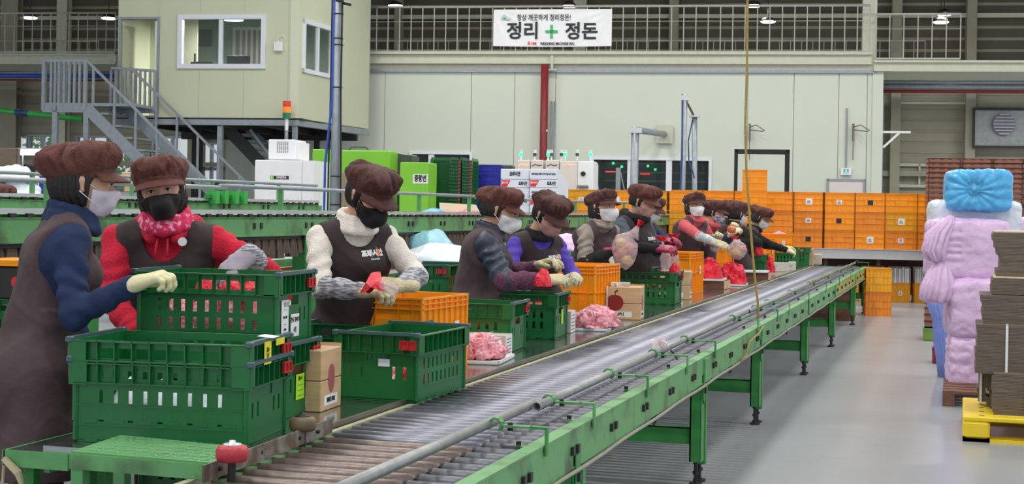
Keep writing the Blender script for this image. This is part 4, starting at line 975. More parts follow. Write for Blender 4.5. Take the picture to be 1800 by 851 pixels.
sticker(B2, loc_mx(.275, -.09, .105, (0, 1, .0)), .07, .14, 'paper', (('| | | | | |', .02, .01, .055, 0), ('--------', .012, 0, .035, 0), ('가로줄 선별', .010, 0, .005, 0), ('------', .012, 0, -.02, 0), ('00000', .011, 0, -.04, 0), ('00000000', .011, 0, -.055, 0)))
sticker(B2, loc_mx(.275, .012, .075, (0, 1, 0)), .085, .085, 'paper', (('한동 깔매기', .021, 0, .02, 0), ('4점', .024, 0, -.018, 0)))
# ---- crate C
cx_, cy_ = corner(735, 709, TZ, .285, .175, -92)
cx_, cy_ = atz(735, 709, TZ)[0]-.175, atz(735, 709, TZ)[1]+.285
Cc = place(GC, 'green crate with its short end facing the camera, before the first orange crate', cx_, cy_, TZ, -92, 'green crates on the packing table')
sticker(Cc, loc_mx(.2735, .03, .155, (0, 1, 0)), .05, .03, 'carton_white', (), 'torn_label')
# crates D, E nested right of the first orange crate
dx_, dy_ = corner(895, 623, TZ, .27, .175, 3)
place(GC, 'green crate behind the white carton, left of the crate tagged 17A', dx_, dy_, TZ, 3, 'green crates on the packing table')
D = (dx_, dy_)
ex_, ey_ = corner(978, 598, TZ, .285, .175, 3)
E_ = place(GC, 'green crate with a white 17A tag on its back rim, red apples inside', ex_, ey_, TZ+.0, 3, 'green crates on the packing table')
sticker(E_, face_mx((-.02, .178, .29), (1, 0, 0)), .11, .04, 'paper', (('17A', .04, .015, 0, 0),), 'paper_label')
sticker(E_, loc_mx(.275, .03, .13, (0, 1, 0)), .05, .09, 'lime_tag', (), 'lime_tag')
fx_, fy_ = corner(1188, 537, TZ, .285, .175, 2)
F_ = place(GC, 'long green crate with a red bag tip over its right corner, mid table', fx_, fy_, TZ, 2, 'green crates on the packing table')
place(GC, 'small looking green crate standing behind the first kraft apple box', fx_-.42, fy_-.62, TZ+.0, 3, 'green crates on the packing table', scale=(.8, .85, .92))
g4 = corner(1262, 500, TZ, .175, .26, 88); place(GC, 'green crate between the two heaps of red film bags', g4[0]-.05, g4[1]+.3, TZ, 88, 'green crates on the packing table')
g5 = corner(1345, 488, TZ, .285, .175, 3); place(GC, 'green crate behind a white tray, right of the hanging rope', g5[0], g5[1], TZ, 3, 'green crates on the packing table')
g6 = corner(1402, 471, TZ, .285, .175, 3); place(GC, 'green crate beside the farthest woman, left of the small kraft box', g6[0], g6[1], TZ, 3, 'green crates on the packing table')
place(GC, 'farthest green crate at the end of the packing table', -2.45, 23.0, TZ, 3, 'green crates on the packing table')
# ---- green crates on the supply bench behind the women
sup = thing('supply_bench', 'low steel bench behind the women carrying green crates', 'bench', (-3.9, 5.2, 0))
obj('bench_top', MB().box(-4.25, -3.5, 5.0, 20, .60, .63), M['galv'], sup)
for y in (5.1, 8, 12, 16, 19.8):
    for x in (-4.2, -3.55): obj('leg', MB().box(x-.025, x+.025, y-.025, y+.025, 0, .6), M['leg_green'], sup)
bp = [(760, 9.3, .63, 92, 'green crate with a flat lid, behind the woman in white fleece'), (765, 9.25, .86, 92, 'green lidded crate stacked behind the woman in white fleece'), (740, 8.1, .63, 4, 'green crate left of the stacked one behind the woman in white fleece'), (825, 10.6, .63, 92, 'green crate partly hidden by the woman in the navy quilted jacket'),
      (592, 7.3, .63, 3, 'dark green crate below the fleece sleeve, left of the first orange crate'), (1000, 14.8, .66, 90, 'green crate seen between the woman in purple and the woman in grey quilting'), (1110, 13.3, .72, 3, 'green crate of yellow and red apples behind the long green crate'), (1165, 15.6, .63, 3, 'green crate behind the dark hooded woman, over the orange rim')]
for px, y, z, rz, lab in bp:
    x = max(-4.0, min(-2.9, aty(px, 480, y)[0])); q = place(GC, lab, x if px not in (592,) else -2.99+.35, y if px != 592 else 6.45, z if px != 592 else TZ, rz, 'green crates behind the women', scale=(.9, .9, .9))
# ---- orange crates on the table
def oplace(px, py, z, rz, lab, cx=1, cy=-1, sc=1.0, grp='orange crates on the packing table'):
    hx, hy = .26*sc, .19*sc; x, y = corner(px, py, z, hx, hy, rz, cx, cy)
    return place(OC, lab, x, y, z, rz, grp, scale=(sc, sc, sc*1.03) if sc != 1 else None)
O1 = oplace(822, 643, TZ, 84, 'big orange crate beside the woman in white fleece, small 69 label on its side', cx=1, cy=-1)
def solo_sticker(cr, lines, x=.12, z=.2, w_=.05, h=.07):
    return sticker(cr, loc_mx(-.0+x, -.1915, z, (1, 0, 0)), w_, h, 'paper', lines)
solo_sticker(O1, (('69', .03, 0, -.006, 0), ('----', .01, 0, .022, 0)))
O2 = oplace(1089, 557, TZ, 84, 'big orange crate before the grey-brown quilted jacket, tall paper strip on its side', sc=1.06); solo_sticker(O2, (('- - - -', .01, 0, 0, 90),), x=-.02, z=.15, w_=.025, h=.14)
O3 = oplace(1236, 512, TZ, 86, 'orange crate with a printed emblem on its front, right of the long green crate', sc=1.06)
O4 = oplace(1293, 488, TZ, 86, 'orange crate behind the two heaps of red film bags', sc=1.06)
O5 = oplace(1362, 470, TZ, 84, 'orange crate of pink bags before the woman with cream gloves', sc=1.15)
O6 = place(OC, 'orange crate sitting in the green crate before the farthest woman', g6[0]-.03, g6[1]+.05, TZ+.2, 3, 'orange crates on the packing table', scale=(.85, .85, .8))
oplace(1003, 478, .66, 84, 'orange crate between the woman in purple and the woman in grey quilting', grp='orange crates on the packing table') if False else place(OC, 'orange crate between the woman in purple and the woman in grey quilting', *aty(995, 470, 13.0)[:2], .63, 5, 'orange crates on the packing table', scale=(1.1, 1.1, 1.15))
place(OC, 'orange crate on the floor left of the step stand, under the dark apron', -3.22, 4.55, 0, 80, 'orange crates under the packing table')
place(OC, 'orange crate on the floor under the packing table, behind the stand legs', -2.62, 4.72, 0, 3, 'orange crates under the packing table')
place(OC, 'orange crate on the floor under the packing table, second behind the stand', -2.55, 5.3, 0, 3, 'orange crates under the packing table')
place(GC, 'green crate on the floor under the packing table', -2.6, 5.0, .34, 3, 'crates under the packing table')
# ---- kraft apple boxes and cartons
def apple_shape(mb, c, r, right, up, out, mi=0, k=1.0):
    pts = []
    for i in range(22):
        t_ = 2*math.pi*i/22; rr = r*(1-.12*math.exp(-((t_-math.pi/2)/.35)**2)); pts.append((rr*math.cos(t_)*k, rr*math.sin(t_)*.95))
    P = [tuple(c[j]+right[j]*a+up[j]*b for j in range(3)) for a, b in pts]
    return mb.poly(P, out, mi)
def apple_box(w_, d, h, label, cat='box', side=True):
    t = thing('apple_box', label, cat)
    hh = h/2
    for z0, z1 in ((0, h/2-.0015), (h/2+.0015, h)):
        obj('board', MB().bbox(-w_/2, w_/2, -d/2, d/2, z0, z1, .003), M['kraft'], t)
    obj('carton_core', MB().box(-w_/2+.003, w_/2-.003, -d/2+.003, d/2-.003, .001, h-.002), M['kraft_line'], t)
    b = MB(); apple_shape(b, (-w_*.12, -d/2-.0006, h*.52), h*.27, (1, 0, 0), (0, 0, 1), (0, -.0008, 0)); pr = obj('apple_print', b, M['apple_print'], t)
    b = MB(); b.poly([(-w_*.12, -d/2-.001, h*.8), (-w_*.04, -d/2-.001, h*.88), (-w_*.06, -d/2-.001, h*.93), (-w_*.13, -d/2-.001, h*.86)], (0, -.0006, 0)).box(-w_*.125, -w_*.105, -d/2-.0015, -d/2-.0006, h*.74, h*.82); obj('leaf_print', b, M['kraft_line'], t)
    b = MB().box(-w_*.46, w_*.3, -d/2-.0012, -d/2-.0004, h*.08, h*.25); obj('label_strip', b, M['paper'], t)
    text('SWEET APPLE', h*.13, M['ink'], t, face_mx((-w_*.08, -d/2-.002, h*.165), (1, 0, 0)), sx=.62 if w_ > .2 else .5, bold=.001)
    if side:
        b = MB(); apple_shape(b, (w_/2+.0006, 0, h*.52), h*.26, (0, 1, 0), (0, 0, 1), (.0008, 0, 0), k=.55); obj('apple_print', b, mat('apple_faded', (170, 90, 92), .6, var=.2), t)
        obj('label_strip', MB().box(w_/2+.0002, w_/2+.001, -d*.34, d*.3, h*.08, h*.25), M['paper'], t)
        text('SWEET APPLE', h*.10, M['ink'], t, face_mx((w_/2+.002, -d*.02, h*.165), (0, 1, 0)), sx=.6, bold=.001)
    # crumpled paper sticking out on top
    obj('flap', MB().box(-w_/2, w_/2, d/2-.004, d/2, h, h+.012), M['kraft'], t)
    return t
AB1 = apple_box(.30, .22, .235, 'kraft apple box behind the crate with the lime note')
q = atz(600, 713, TZ); AB1.location = (q[0]-.15, q[1]-.11, TZ); AB1.rotation_euler.z = math.radians(3)
AB2 = apple_box(.30, .22, .235, 'kraft apple box in front of the long green crate, crumpled paper on top', side=True)
x, y = corner(1125, 563, TZ, .15, .11, 4); AB2.location = (x, y, TZ); AB2.rotation_euler.z = math.radians(4)
cr = MB()
for i in range(9): cr.path([(rnd.uniform(-.08, .06), rnd.uniform(-.06, .06), .232+rnd.uniform(0, .02)) for _ in range(3)], [.012, .02, .01], 5)
obj('crumpled_paper', cr, M['carton_grey'], None, org=(0, 0, 0)); cp = bpy.data.objects['crumpled_paper']; cp.parent = AB2
AB3 = apple_box(.28, .22, .25, 'kraft apple box behind the right end of the long green crate')
x, y = corner(1212, 527, TZ, .14, .11, 4); AB3.location = (x, y, TZ); AB3.rotation_euler.z = math.radians(4)
AB4 = apple_box(.30, .28, .25, 'small kraft box with white prints at the far end of the table')
x, y = corner(1430, 467, TZ, .15, .14, 4); AB4.location = (x, y, TZ); AB4.rotation_euler.z = math.radians(4)
def white_carton(w_, d, h, label, px, py, z=TZ, rz=4, grey=True):
    t = thing('white_carton', label, 'carton')
    obj('carton', MB().bbox(-w_/2, w_/2, -d/2, d/2, 0, h, .003), M['carton_grey' if grey else 'carton_white'], t)
    obj('side_panel', MB().box(w_/2, w_/2+.001, -d/2+.002, d/2-.002, .002, h-.002), M['paper'], t)
    b = MB()
    for i in range(5): b.box(w_/2+.001, w_/2+.0018, -d*.35, d*.32, h*(.14+.16*i), h*(.17+.16*i))
    obj('printed_lines', b, M['machine_green'] if False else M['ink'], t)
    b = MB().path([(-w_*.4, -d/2-.001, h*.7), (-w_*.3, -d/2-.001, h*.5), (-w_*.1, -d/2-.001, h*.45), (0, -d/2-.001, h*.62), (w_*.05, -d/2-.001, h*.7)], .002, 4)
    obj('printed_curl', b, M['kraft_line'], t)
    x, y = corner(px, py, z, w_/2, d/2, rz); t.location = (x, y, z); t.rotation_euler.z = math.radians(rz); return t
white_carton(.30, .16, .115, 'low grey-white carton behind the nearest heap of pink film', 888, 628)
t = white_carton(.10, .16, .14, 'narrow white carton standing right of the crate tagged 17A', 1003, 586, grey=True)
white_carton(.32, .2, .12, 'flat pale carton left of the farthest green crates', 1385, 478); white_carton(.1, .2, .12, 'small white carton right of the flat pale carton', 1398, 476, grey=True); white_carton(.2, .3, .16, 'white carton at the very end of the packing table', 1444, 465.5)
# ---- trays, film heaps
def hnoise(p, s, o=0): return mnoise.noise(Vector((p[0]*s+o, p[1]*s-o, p[2]*s+o*2)))
def blob(cx, cy, cz, sx, sy, sz, seed=0, amp=.25, fs=9, flat=True, n=3, ridged=True):
    import bmesh
    bm = bmesh.new(); bmesh.ops.create_icosphere(bm, subdivisions=n, radius=1)
    v = []
    for q in bm.verts:
        p = q.co.normalized(); k = hnoise(p, 2.2, seed); k2 = hnoise(p, fs, seed+5); k2 = (.5-abs(k2)*2) if ridged else k2
        r_ = 1+amp*k+amp*.6*k2; c = [p[0]*sx*r_, p[1]*sy*r_, p[2]*sz*r_]
        if flat and c[2] < 0: c[2] = 0.0 if c[2] < -.02*0 else c[2]
        v.append((cx+c[0], cy+c[1], cz+c[2]))
    f = [tuple(x.index for x in q.verts) for q in bm.faces]; bm.free()
    return MB().add(v, f)
def tray(name, lab, x, y, z, w_, d, rz):
    t = thing(name, lab, 'tray'); b = MB(); b.bbox(-w_/2, w_/2, -d/2, d/2, 0, .012, .006)
    b.box(-w_/2, w_/2, -d/2, -d/2+.008, .01, .02).box(-w_/2, w_/2, d/2-.008, d/2, .01, .02).box(-w_/2, -w_/2+.008, -d/2, d/2, .01, .02).box(w_/2-.008, w_/2, -d/2, d/2, .01, .02)
    obj('tray_base', b, M['tray_white'], t); t.location = (x, y, z); t.rotation_euler.z = math.radians(rz); return t
def film_heap(lab, x, y, z, sx, sy, sz, m_, seed, cat='film bags', strands=110):
    t = thing('film_heap', lab, cat, (x, y, z))
    obj('film', blob(x, y, z, sx, sy, sz, seed, .26, 8, n=5 if m_ == 'film_pink' else 4), M[m_], t, smooth=m_ == 'film_pink')
    b = MB()
    for i in range(strands):     # loose film edges standing off the heap
        a = rnd.uniform(0, 2*math.pi); r0 = rnd.uniform(.05, 1.0); h = sz*math.sqrt(max(0, 1.02-r0*r0))*rnd.uniform(.92, 1.04)+.002
        p = Vector((x+sx*r0*math.cos(a), y+sy*r0*math.sin(a), z+h)); d = (Vector((-math.sin(a)*rnd.uniform(-1, 1), math.cos(a)*rnd.uniform(-1, 1), 0))+Vector((math.cos(a), math.sin(a), 0))*rnd.uniform(-.8, .8)+Vector((0, 0, -r0*rnd.uniform(0, .7)))).normalized()*rnd.uniform(.015, .05); s_ = d.cross(Vector((0, 0, 1))).normalized()*rnd.uniform(.003, .010)
        b.add([tuple(p-d), tuple(p-d*.2+s_+Vector((0, 0, .006))), tuple(p+d), tuple(p+s_*-1)], [(0, 1, 2, 3)])
    obj('loose_film', b, M['film_strand'] if m_ == 'film_pink' else M['film_red'], t, kind='stuff')
    return t
q = atz(858, 640, TZ); tray('tray', 'white tray under the nearest heap of pink film', q[0]-.06, q[1]+.16, TZ, .22, .42, 6)
film_heap('nearest heap of pink net film bags on a white tray', q[0]-.10, q[1]+.16, TZ+.02, .125, .18, .115, 'film_pink', 3)
q = atz(1050, 582, TZ); tray('tray', 'white tray under the second heap of pink film', q[0]-.06, q[1]+.2, TZ, .24, .5, 6)
film_heap('second heap of pink net film bags beside the narrow white carton', q[0]-.06, q[1]+.2, TZ+.02, .15, .24, .12, 'film_pink', 9)
for (px, py, lab, sx, sz, seed, col) in ((1248, 508, 'heap of red film bags left of the green crate end', .12, .19, 4, 'film_red'), (1288, 502, 'heap of red film bags right of the green crate end, widest at its foot', .15, .22, 12, 'film_red'), (1352, 482, 'slim heap of red film bags beside the green crate right of the cord', .08, .2, 21, 'film_red')):
    q = atz(px, py, TZ)
    wz = TZ
    if px == 1248:
        w_ = thing('wood_block', 'short dark wooden block under a white tray, left of the red film heaps', 'block', (q[0]+.02, q[1], TZ)); obj('block', MB().box(q[0]-.12, q[0]+.16, q[1]-.12, q[1]+.3, TZ, TZ+.09), M['wood'], w_); obj('end_grain', MB().box(q[0]+.16, q[0]+.163, q[1]-.11, q[1]+.29, TZ+.004, TZ+.086), M['kraft'], w_); wz = TZ+.09
    if px != 1352: tray('tray', 'white tray under the %s heap of red film bags' % ('left' if px == 1248 else 'right'), q[0], q[1]+.05, wz, .3, .4, 5)
    film_heap(lab, q[0]-.01, q[1]+.05, wz+.02, sx, sx*1.2, sz, col, seed, strands=60)
q = atz(1322, 492, TZ); w_ = thing('wood_block', 'dark wooden block under the tray crossed by the hanging rope', 'block', (q[0], q[1], TZ)); obj('block', MB().box(q[0]-.2, q[0]+.2, q[1]-.1, q[1]+.2, TZ, TZ+.09), M['wood'], w_); obj('end_grain', MB().box(q[0]+.2, q[0]+.203, q[1]-.09, q[1]+.19, TZ+.004, TZ+.086), M['kraft'], w_)
tray('tray', 'white tray lying on the wooden block crossed by the hanging rope', q[0]-.02, q[1]+.02, TZ+.09, .42, .34, 4)
# bags inside crates
def fill(lab, x, y, z, sx, sy, sz, m_, seed, n_=3, cat='bag'):
    return tag(obj('film_bag', blob(x, y, z, sx, sy, sz, seed, .18, 6, n=n_), M[m_], smooth=m_[:3] == 'bag'), lab, cat)
def bags_in(cx_, cy_, z, rz, lab, mats_, seed, L=.24, W=.13, h=.05, n=5, grp=None):
    r = math.radians(rz)
    for i in range(n):
        lx_ = -L+2*L*(i+.5)/n; x = cx_+lx_*math.cos(r); y = cy_+lx_*math.sin(r)
        o = fill(lab+', '+('leftmost', 'second from left', 'third from left', 'rightmost' if n == 4 else 'fourth', 'rightmost')[i], x, y, z, L/n*1.15, W, h, mats_[i % len(mats_)], seed+i); o['group'] = grp or 'bags: '+lab
bags_in(ax, ay, TZ+.02, 7, 'white wrapped bag in the nearest green crate', ['bag_white'], 30, h=.17, n=4, W=.17, L=.23)
bags_in(bx_-.06, by_+.03, TZ+.26, 4, 'pink bag of apples in the green crate with two white labels', ['film_pink'], 40, h=.19, n=4, W=.15)
for i, (dx, dy) in enumerate(((.13, -.04), (.2, .05), (-.1, .03), (.03, -.02))): fill('red bag neck poking up in the crate with two white labels', bx_-.06+dx, by_+.03+dy, TZ+.43, .05, .04, .075, 'film_red', 50+i)['group'] = 'red bag necks in the crate with two white labels'
fill('red bag bulging in the lower crate of the second stack', bx_+.09, by_+.03, TZ+.02, .11, .11, .2, 'film_red', 61)
bags_in(bx_-.1, by_+.04, TZ+.02, 4, 'dark red bag in the lower crate of the second stack', ['film_red'], 63, h=.14, n=3, L=.16)
bags_in(cx_, cy_, TZ+.02, 88, 'pink bag of apples low in the green crate with dark bars', ['film_pink', 'film_red'], 70, h=.11, n=4, W=.11, L=.19)
def apples_in(cx_, cy_, z, rz, lab, n, seed, L=.22, W=.12, yellow=0, grp=None):
    r_ = random.Random(seed); rr = math.radians(rz)
    k = 0
    for i in range(n):
        u_, v_ = r_.uniform(-L, L), r_.uniform(-W, W); x = cx_+u_*math.cos(rr)-v_*math.sin(rr); y = cy_+u_*math.sin(rr)+v_*math.cos(rr)
        t = thing('apple', lab, 'apple', (x, y, z), group=grp or 'apples: '+lab)
        R = .042; prof = [(.006, -.036), (.022, -.038), (.036, -.024), (R, 0), (.04, .018), (.028, .032), (.012, .034), (.004, .028)]
        obj('flesh', MB().lathe([(a, b+.038) for a, b in prof], 14, (x, y, z)), M['apple_yellow' if r_.random() < yellow else 'apple'], t, smooth=True)
        obj('stem', MB().tube((x, y, z+.06), (x+.006, y, z+.085), .002, 5), M['kraft_line'], t)
apples_in(D[0], D[1], TZ+.12, 3, 'red apple in the green crate behind the white carton', 12, 5)
apples_in(ex_, ey_, TZ+.14, 3, 'apple in the green crate tagged 17A', 16, 6)
apples_in(fx_, fy_, TZ+.10, 2, 'apple seen through the slots of the long green crate', 10, 8)
apples_in(aty(1110, 480, 13.3)[0], 13.3, .84, 3, 'yellow or red apple in the crate behind the long green crate', 9, 9, W=.1, yellow=.5)
q = (fx_+.25, fy_-.02); fill('red bag neck over the right corner of the long green crate', q[0], q[1], TZ+.25, .05, .05, .1, 'film_red', 80)
bags_in(g5[0], g5[1]+.1, TZ+.12, 3, 'pale pink bag in the green crate right of the hanging rope', ['film_pink', 'film_clear'], 90, h=.22, n=4, W=.2)
fill('red bag neck on the pink bags right of the hanging rope', g5[0]+.2, g5[1]-.08, TZ+.27, .06, .05, .11, 'film_red', 95)
fill('pink and red bag lying in the orange crate before the farthest woman', g6[0], g6[1]+.05, TZ+.42, .13, .1, .1, 'film_pink', 96)
# covers on the supply bench
t = thing('cover_sheet', 'white and blue plastic sheets heaped behind the woman in white fleece', 'plastic sheet', (-4.15, 10.6, .85))
q = aty(775, 440, 11.2); obj('white_sheet', blob(q[0], 11.2, q[2]-.12, .36, .3, .17, 7, .25, 5), M['bag_white'], t, smooth=True); q = aty(755, 432, 11.9); obj('blue_sheet', blob(q[0], 11.9, q[2]-.1, .22, .3, .22, 17, .25, 5), mat('bag_cyan', (150, 206, 222), .3, bump=.4), t, smooth=True)
q = aty(990, 425, 15.5); fill('lilac plastic bag between the woman in purple and the woman in grey quilting', q[0], 15.5, q[2]-.1, .28, .3, .18, 'bag_purple', 31, 4, 'bag')
ORD = ('top', 'second', 'third', 'fourth', 'fifth', 'sixth', 'seventh', 'eighth', 'ninth', 'tenth', 'eleventh', 'twelfth', 'thirteenth', 'fourteenth', 'fifteenth', 'sixteenth', 'seventeenth', 'eighteenth', 'nineteenth', 'twentieth', 'twenty-first', 'twenty-second', 'twenty-third', 'twenty-fourth', 'twenty-fifth', 'twenty-sixth', 'twenty-seventh', 'twenty-eighth', 'twenty-ninth', 'thirtieth', 'thirty-first', 'thirty-second')
# ================================================================ STORE OF CRATES, MACHINES AND PACKS AT THE BACK (frame B)
def bplace(src, lab, px, py, y, group, sx=1, sy=1, sz=1, rz=0, z=None, cat=None):
    q = aty(px, py, y, 'B'); p = to_world('B', (q[0], y+.19, q[2] if z is None else z))
    d = dup(src, p, ANGB+math.radians(rz), lab, group, (sx, sy, sz), cat); return d
def simple_crate(L, W, H_, col, name='orange_crate'):
    t = thing(name, 'proto', 'crate'); b = MB(); th = .006
    b.box(-L/2+.01, L/2-.01, -W/2+.01, -W/2+.016, 0, H_-.004).box(-L/2+.01, L/2-.01, W/2-.016, W/2-.01, 0, H_-.004).box(-L/2+.01, -L/2+.016, -W/2+.01, W/2-.01, 0, H_-.004).box(L/2-.016, L/2-.01, -W/2+.01, W/2-.01, 0, H_-.004).box(-L/2+.01, L/2-.01, -W/2+.01, W/2-.01, 0, .01)
    obj('body', b, M[col], t)
    r_ = MB()
    for z in (0, H_*.33, H_*.62, H_-.03, H_-.008): r_.box(-L/2, L/2, -W/2, -W/2+.01, z, z+.008).box(-L/2, L/2, W/2-.01, W/2, z, z+.008).box(-L/2, -L/2+.01, -W/2, W/2, z, z+.008).box(L/2-.01, L/2, -W/2, W/2, z, z+.008)
    for i in range(8):
        x = -L/2+.004+(L-.008)*i/7; r_.box(x-.003, x+.003, -W/2+.001, -W/2+.01, 0, H_).box(x-.003, x+.003, W/2-.01, W/2-.001, 0, H_)
    for i in range(5):
        y = -W/2+.004+(W-.008)*i/4; r_.box(L/2-.01, L/2-.001, y-.003, y+.003, 0, H_).box(-L/2+.001, -L/2+.01, y-.003, y+.003, 0, H_)
    obj('ribs', r_, M[col], t)
    obj('name_plate', MB().box(-.09, .09, -W/2-.001, -W/2+.003, H_*.34, H_*.6), M[col], t)
    return t
SCR = {c: simple_crate(.545, .40, .315, c) for c in ('crate_orange', 'crate_orange_deep', 'crate_amber')}
PROTOS = list(SCR.values())
def small_sticker(o, kind):
    b = MB().box(-.045, .045, -.203, -.2005, .11, .19)
    if kind == 2: b = MB().box(-.05, .06, -.203, -.2005, .10, .21)
    m = M['paper'] if kind else M['ink']
    s_ = mkmesh('paper_label', b.v, b.f, m); q = bpy.data.objects.new('paper_label', s_); COL.objects.link(q); q.parent = o
    b = MB()
    for i in range(3): b.box(-.03+.004*i, .03-.006*i, -.2045, -.2032, .125+i*.02, .133+i*.02)
    s_ = mkmesh('print', b.v, b.f, M['ink'] if kind else M['ink']); p = bpy.data.objects.new('print', s_); COL.objects.link(p); p.parent = q
# --- shelf conveyor carrying the crate wall
YC = 25.6
sh0 = aty(1180, 440, YC, 'B'); sh1 = aty(1640, 442, YC, 'B'); zsh = aty(1500, 437.5, YC, 'B')[2]
t = thing('crate_bench', 'long grey bench carrying the wall of orange crates', 'bench', (sh0[0], YC, 0), 'B')
obj('bench_beam', MB().box(sh0[0]-4, sh1[0]+.3, YC-.03, YC+.0, zsh-.17, zsh-.01).box(sh0[0]-4, sh1[0]+.3, YC-.05, YC+.8, zsh-.012, zsh-.002), mat('bench_grey', (190, 192, 196), .4, var=.05), t)
for px in (1452, 1545, 1638): x = aty(px, 450, YC, 'B')[0]; obj('leg', MB().box(x-.03, x+.03, YC+.05, YC+.1, 0, zsh-.1), mat('maroon', (70, 36, 30), .6), t)
obj('back_board', MB().box(sh0[0]-1, sh1[0]+.3, YC+.78, YC+.8, .1, zsh-.1), M['crate_brown_dark'], t)
cols = [1207, 1262, 1317, 1368.5, 1421, 1474.5, 1529.5, 1584, 1637]
rows = ['bottom', 'second', 'top']
names = ['leftmost', 'second', 'third', 'fourth', 'fifth', 'sixth', 'seventh', 'eighth', 'rightmost']
tint = {(8, 1): 'crate_orange_deep', (7, 1): 'crate_amber', (7, 2): 'crate_orange', (6, 1): 'crate_orange_deep'}
for ci, px in enumerate(cols):
    x = aty(px, 400, YC, 'B')[0]
    for ri in range(3):
        key = tint.get((ci, ri), 'crate_orange' if ri == 2 or (ci+ri) % 3 == 0 else 'crate_orange_deep')
        p = to_world('B', (x, YC+.22, zsh+ri*.317))
        d = dup(SCR[key], p, ANGB, 'orange crate of the back wall of crates, %s column from the left, %s row' % (names[ci], rows[ri]), 'crates of the orange crate wall', (1.0, 1, 1))
        k = (ci*7+ri*5) % 4
        if ci >= 3 and k != 3: small_sticker(d, k)
# second, nearer row in front of the wall (px 1340-1382, y 368-437)
for i, (px, pys) in enumerate(((1363, (370, 404)),)):
    for j in range(2): bplace(SCR['crate_orange_deep'], 'orange crate standing before the crate wall beside the farthest woman, %s of two' % ('lower' if j == 0 else 'upper'), px, 436-j*34, 23.0, 'crates before the orange crate wall', 1, 1, 1, z=.86+j*.317)
obj('crate_stand', MB().box(aty(1340, 400, 23, 'B')[0], aty(1386, 400, 23, 'B')[0], 23.0, 23.4, 0, .86), M['galv'], fr='B', label='grey stand under the two nearer orange crates by the farthest woman', cat='stand')
# pair on top
for j in range(3): bplace(SCR['crate_orange' if j else 'crate_orange_deep'], 'orange crate in the tall pile rising above the crate wall, %s' % ('lowest', 'middle', 'topmost')[j], 1325.5, 400, 24.6, 'crates of the pile above the crate wall', .74, .9, 1.06, z=1.19+j*.334)
obj('crate_stand', MB().box(aty(1306, 400, 24.6, 'B')[0], aty(1346, 400, 24.6, 'B')[0], 24.6, 25.0, 0, 1.19), M['galv'], fr='B', label='grey stand under the tall orange pile', cat='stand')
# row behind the women left: px 990..1200
YD = 23.5; zd = 1.50
tops = [(1010, 46), (1056, 46), (1102, 46), (1148, 46), (1180, 40)]
t = thing('crate_bench', 'bench behind the brush conveyor carrying two rows of orange crates', 'bench', (aty(990, 400, YD, 'B')[0], YD, 0), 'B')
zt_ = aty(1090, 334, YD, 'B')[2]; hz = .315
obj('bench_top', MB().box(aty(985, 400, YD, 'B')[0], aty(1205, 400, YD, 'B')[0], YD-.02, YD+.6, zt_-3*hz-.04, zt_-3*hz), M['galv'], t)
for px in (990, 1090, 1195): x = aty(px, 400, YD, 'B')[0]; obj('leg', MB().box(x-.03, x+.03, YD, YD+.05, 0, zt_-3*hz-.04), M['galv'], t)
for i in range(4):
    x0_ = aty(991, 400, YD, 'B')[0]+.27+i*.553-.0
    for j in range(3):
        p = to_world('B', (x0_, YD+.22, zt_-(j+1)*hz)); d = dup(SCR['crate_orange' if (i+j) % 2 else 'crate_amber'], p, ANGB, 'orange crate behind the brush conveyor, %s column, %s' % (('first', 'second', 'third', 'fourth')[i], ('top', 'middle', 'bottom')[j]), 'orange crates behind the brush conveyor', (.985, 1, .99))
        if j == 0: small_sticker(d, 1 if i % 2 == 0 else 2)
# crates and packs under the bench at the right
for (px, py, y, key, lab, s_) in ((1545, 551, 22.9, 'crate_orange_deep', 'orange crate on the floor at the end of the roller conveyor, lower of two', (.72, 1.0, 1.12)),):
    for j in range(2):
        q = aty(1544, 551, 22.2, 'B'); p = to_world('B', (q[0], 22.4, j*.352)); d = dup(SCR['crate_amber' if j else 'crate_orange_deep'], p, ANGB, 'orange crate on the floor at the end of the roller conveyor, %s of two' % ('upper' if j else 'lower'), 'orange crates at the conveyor end', (.68, 1.0, 1.1))
for i, px in enumerate((1493, 1538, 1583.5, 1628)):
    y = 25.75; q = aty(px, 520, y, 'B'); p = to_world('B', (q[0], y+.3, 0)); lab = ('first', 'second', 'third', 'fourth')[i]
    d = dup(SCR['crate_amber'], p, ANGB, 'amber crate of white papers on the floor under the grey bench, %s from the left' % lab, 'amber crates under the bench', (.62 if i < 3 else .7, 1, 1.05))
    if i == 2: small_sticker(d, 1)
    t = thing('paper_pack', 'upright white paper sheets in an amber crate under the bench, %s from left' % lab, 'papers', (q[0], y+.1, .12), 'B', group='paper packs under the bench'); b = MB()
    w_ = .34
    for k_ in range(16):
        x = q[0]-w_/2+.01+k_*(w_-.02)/15; b.add([(x-.007, y+.12, .13), (x+.006, y+.12, .13), (x+.006+rnd.uniform(-.01, .01), y+.5, .13), (x-.007, y+.5, .13), (x-.007+rnd.uniform(-.01, .01), y+.12, .58+rnd.uniform(-.02, .02)), (x+.006, y+.12, .58+rnd.uniform(-.02, .02)), (x+.006, y+.5, .6), (x-.007, y+.5, .6)], [(0, 3, 2, 1), (4, 5, 6, 7), (0, 1, 5, 4), (1, 2, 6, 5), (2, 3, 7, 6), (3, 0, 4, 7)])
    obj('sheets', b, M['paper'], t, kind='stuff')
# dark board stack under the roller conveyor end
q = aty(1500, 545, 20.8); t = thing('board_stack', 'dark brown boards leaning under the far end of the roller conveyor', 'boards', (q[0], 21.0, 0))
for k_ in range(4): obj('board', MB().box(q[0]-.75+.02*k_, q[0]+.0, 21.0+k_*.05, 21.04+k_*.05, 0, .5-.03*k_), M['wood'], t)
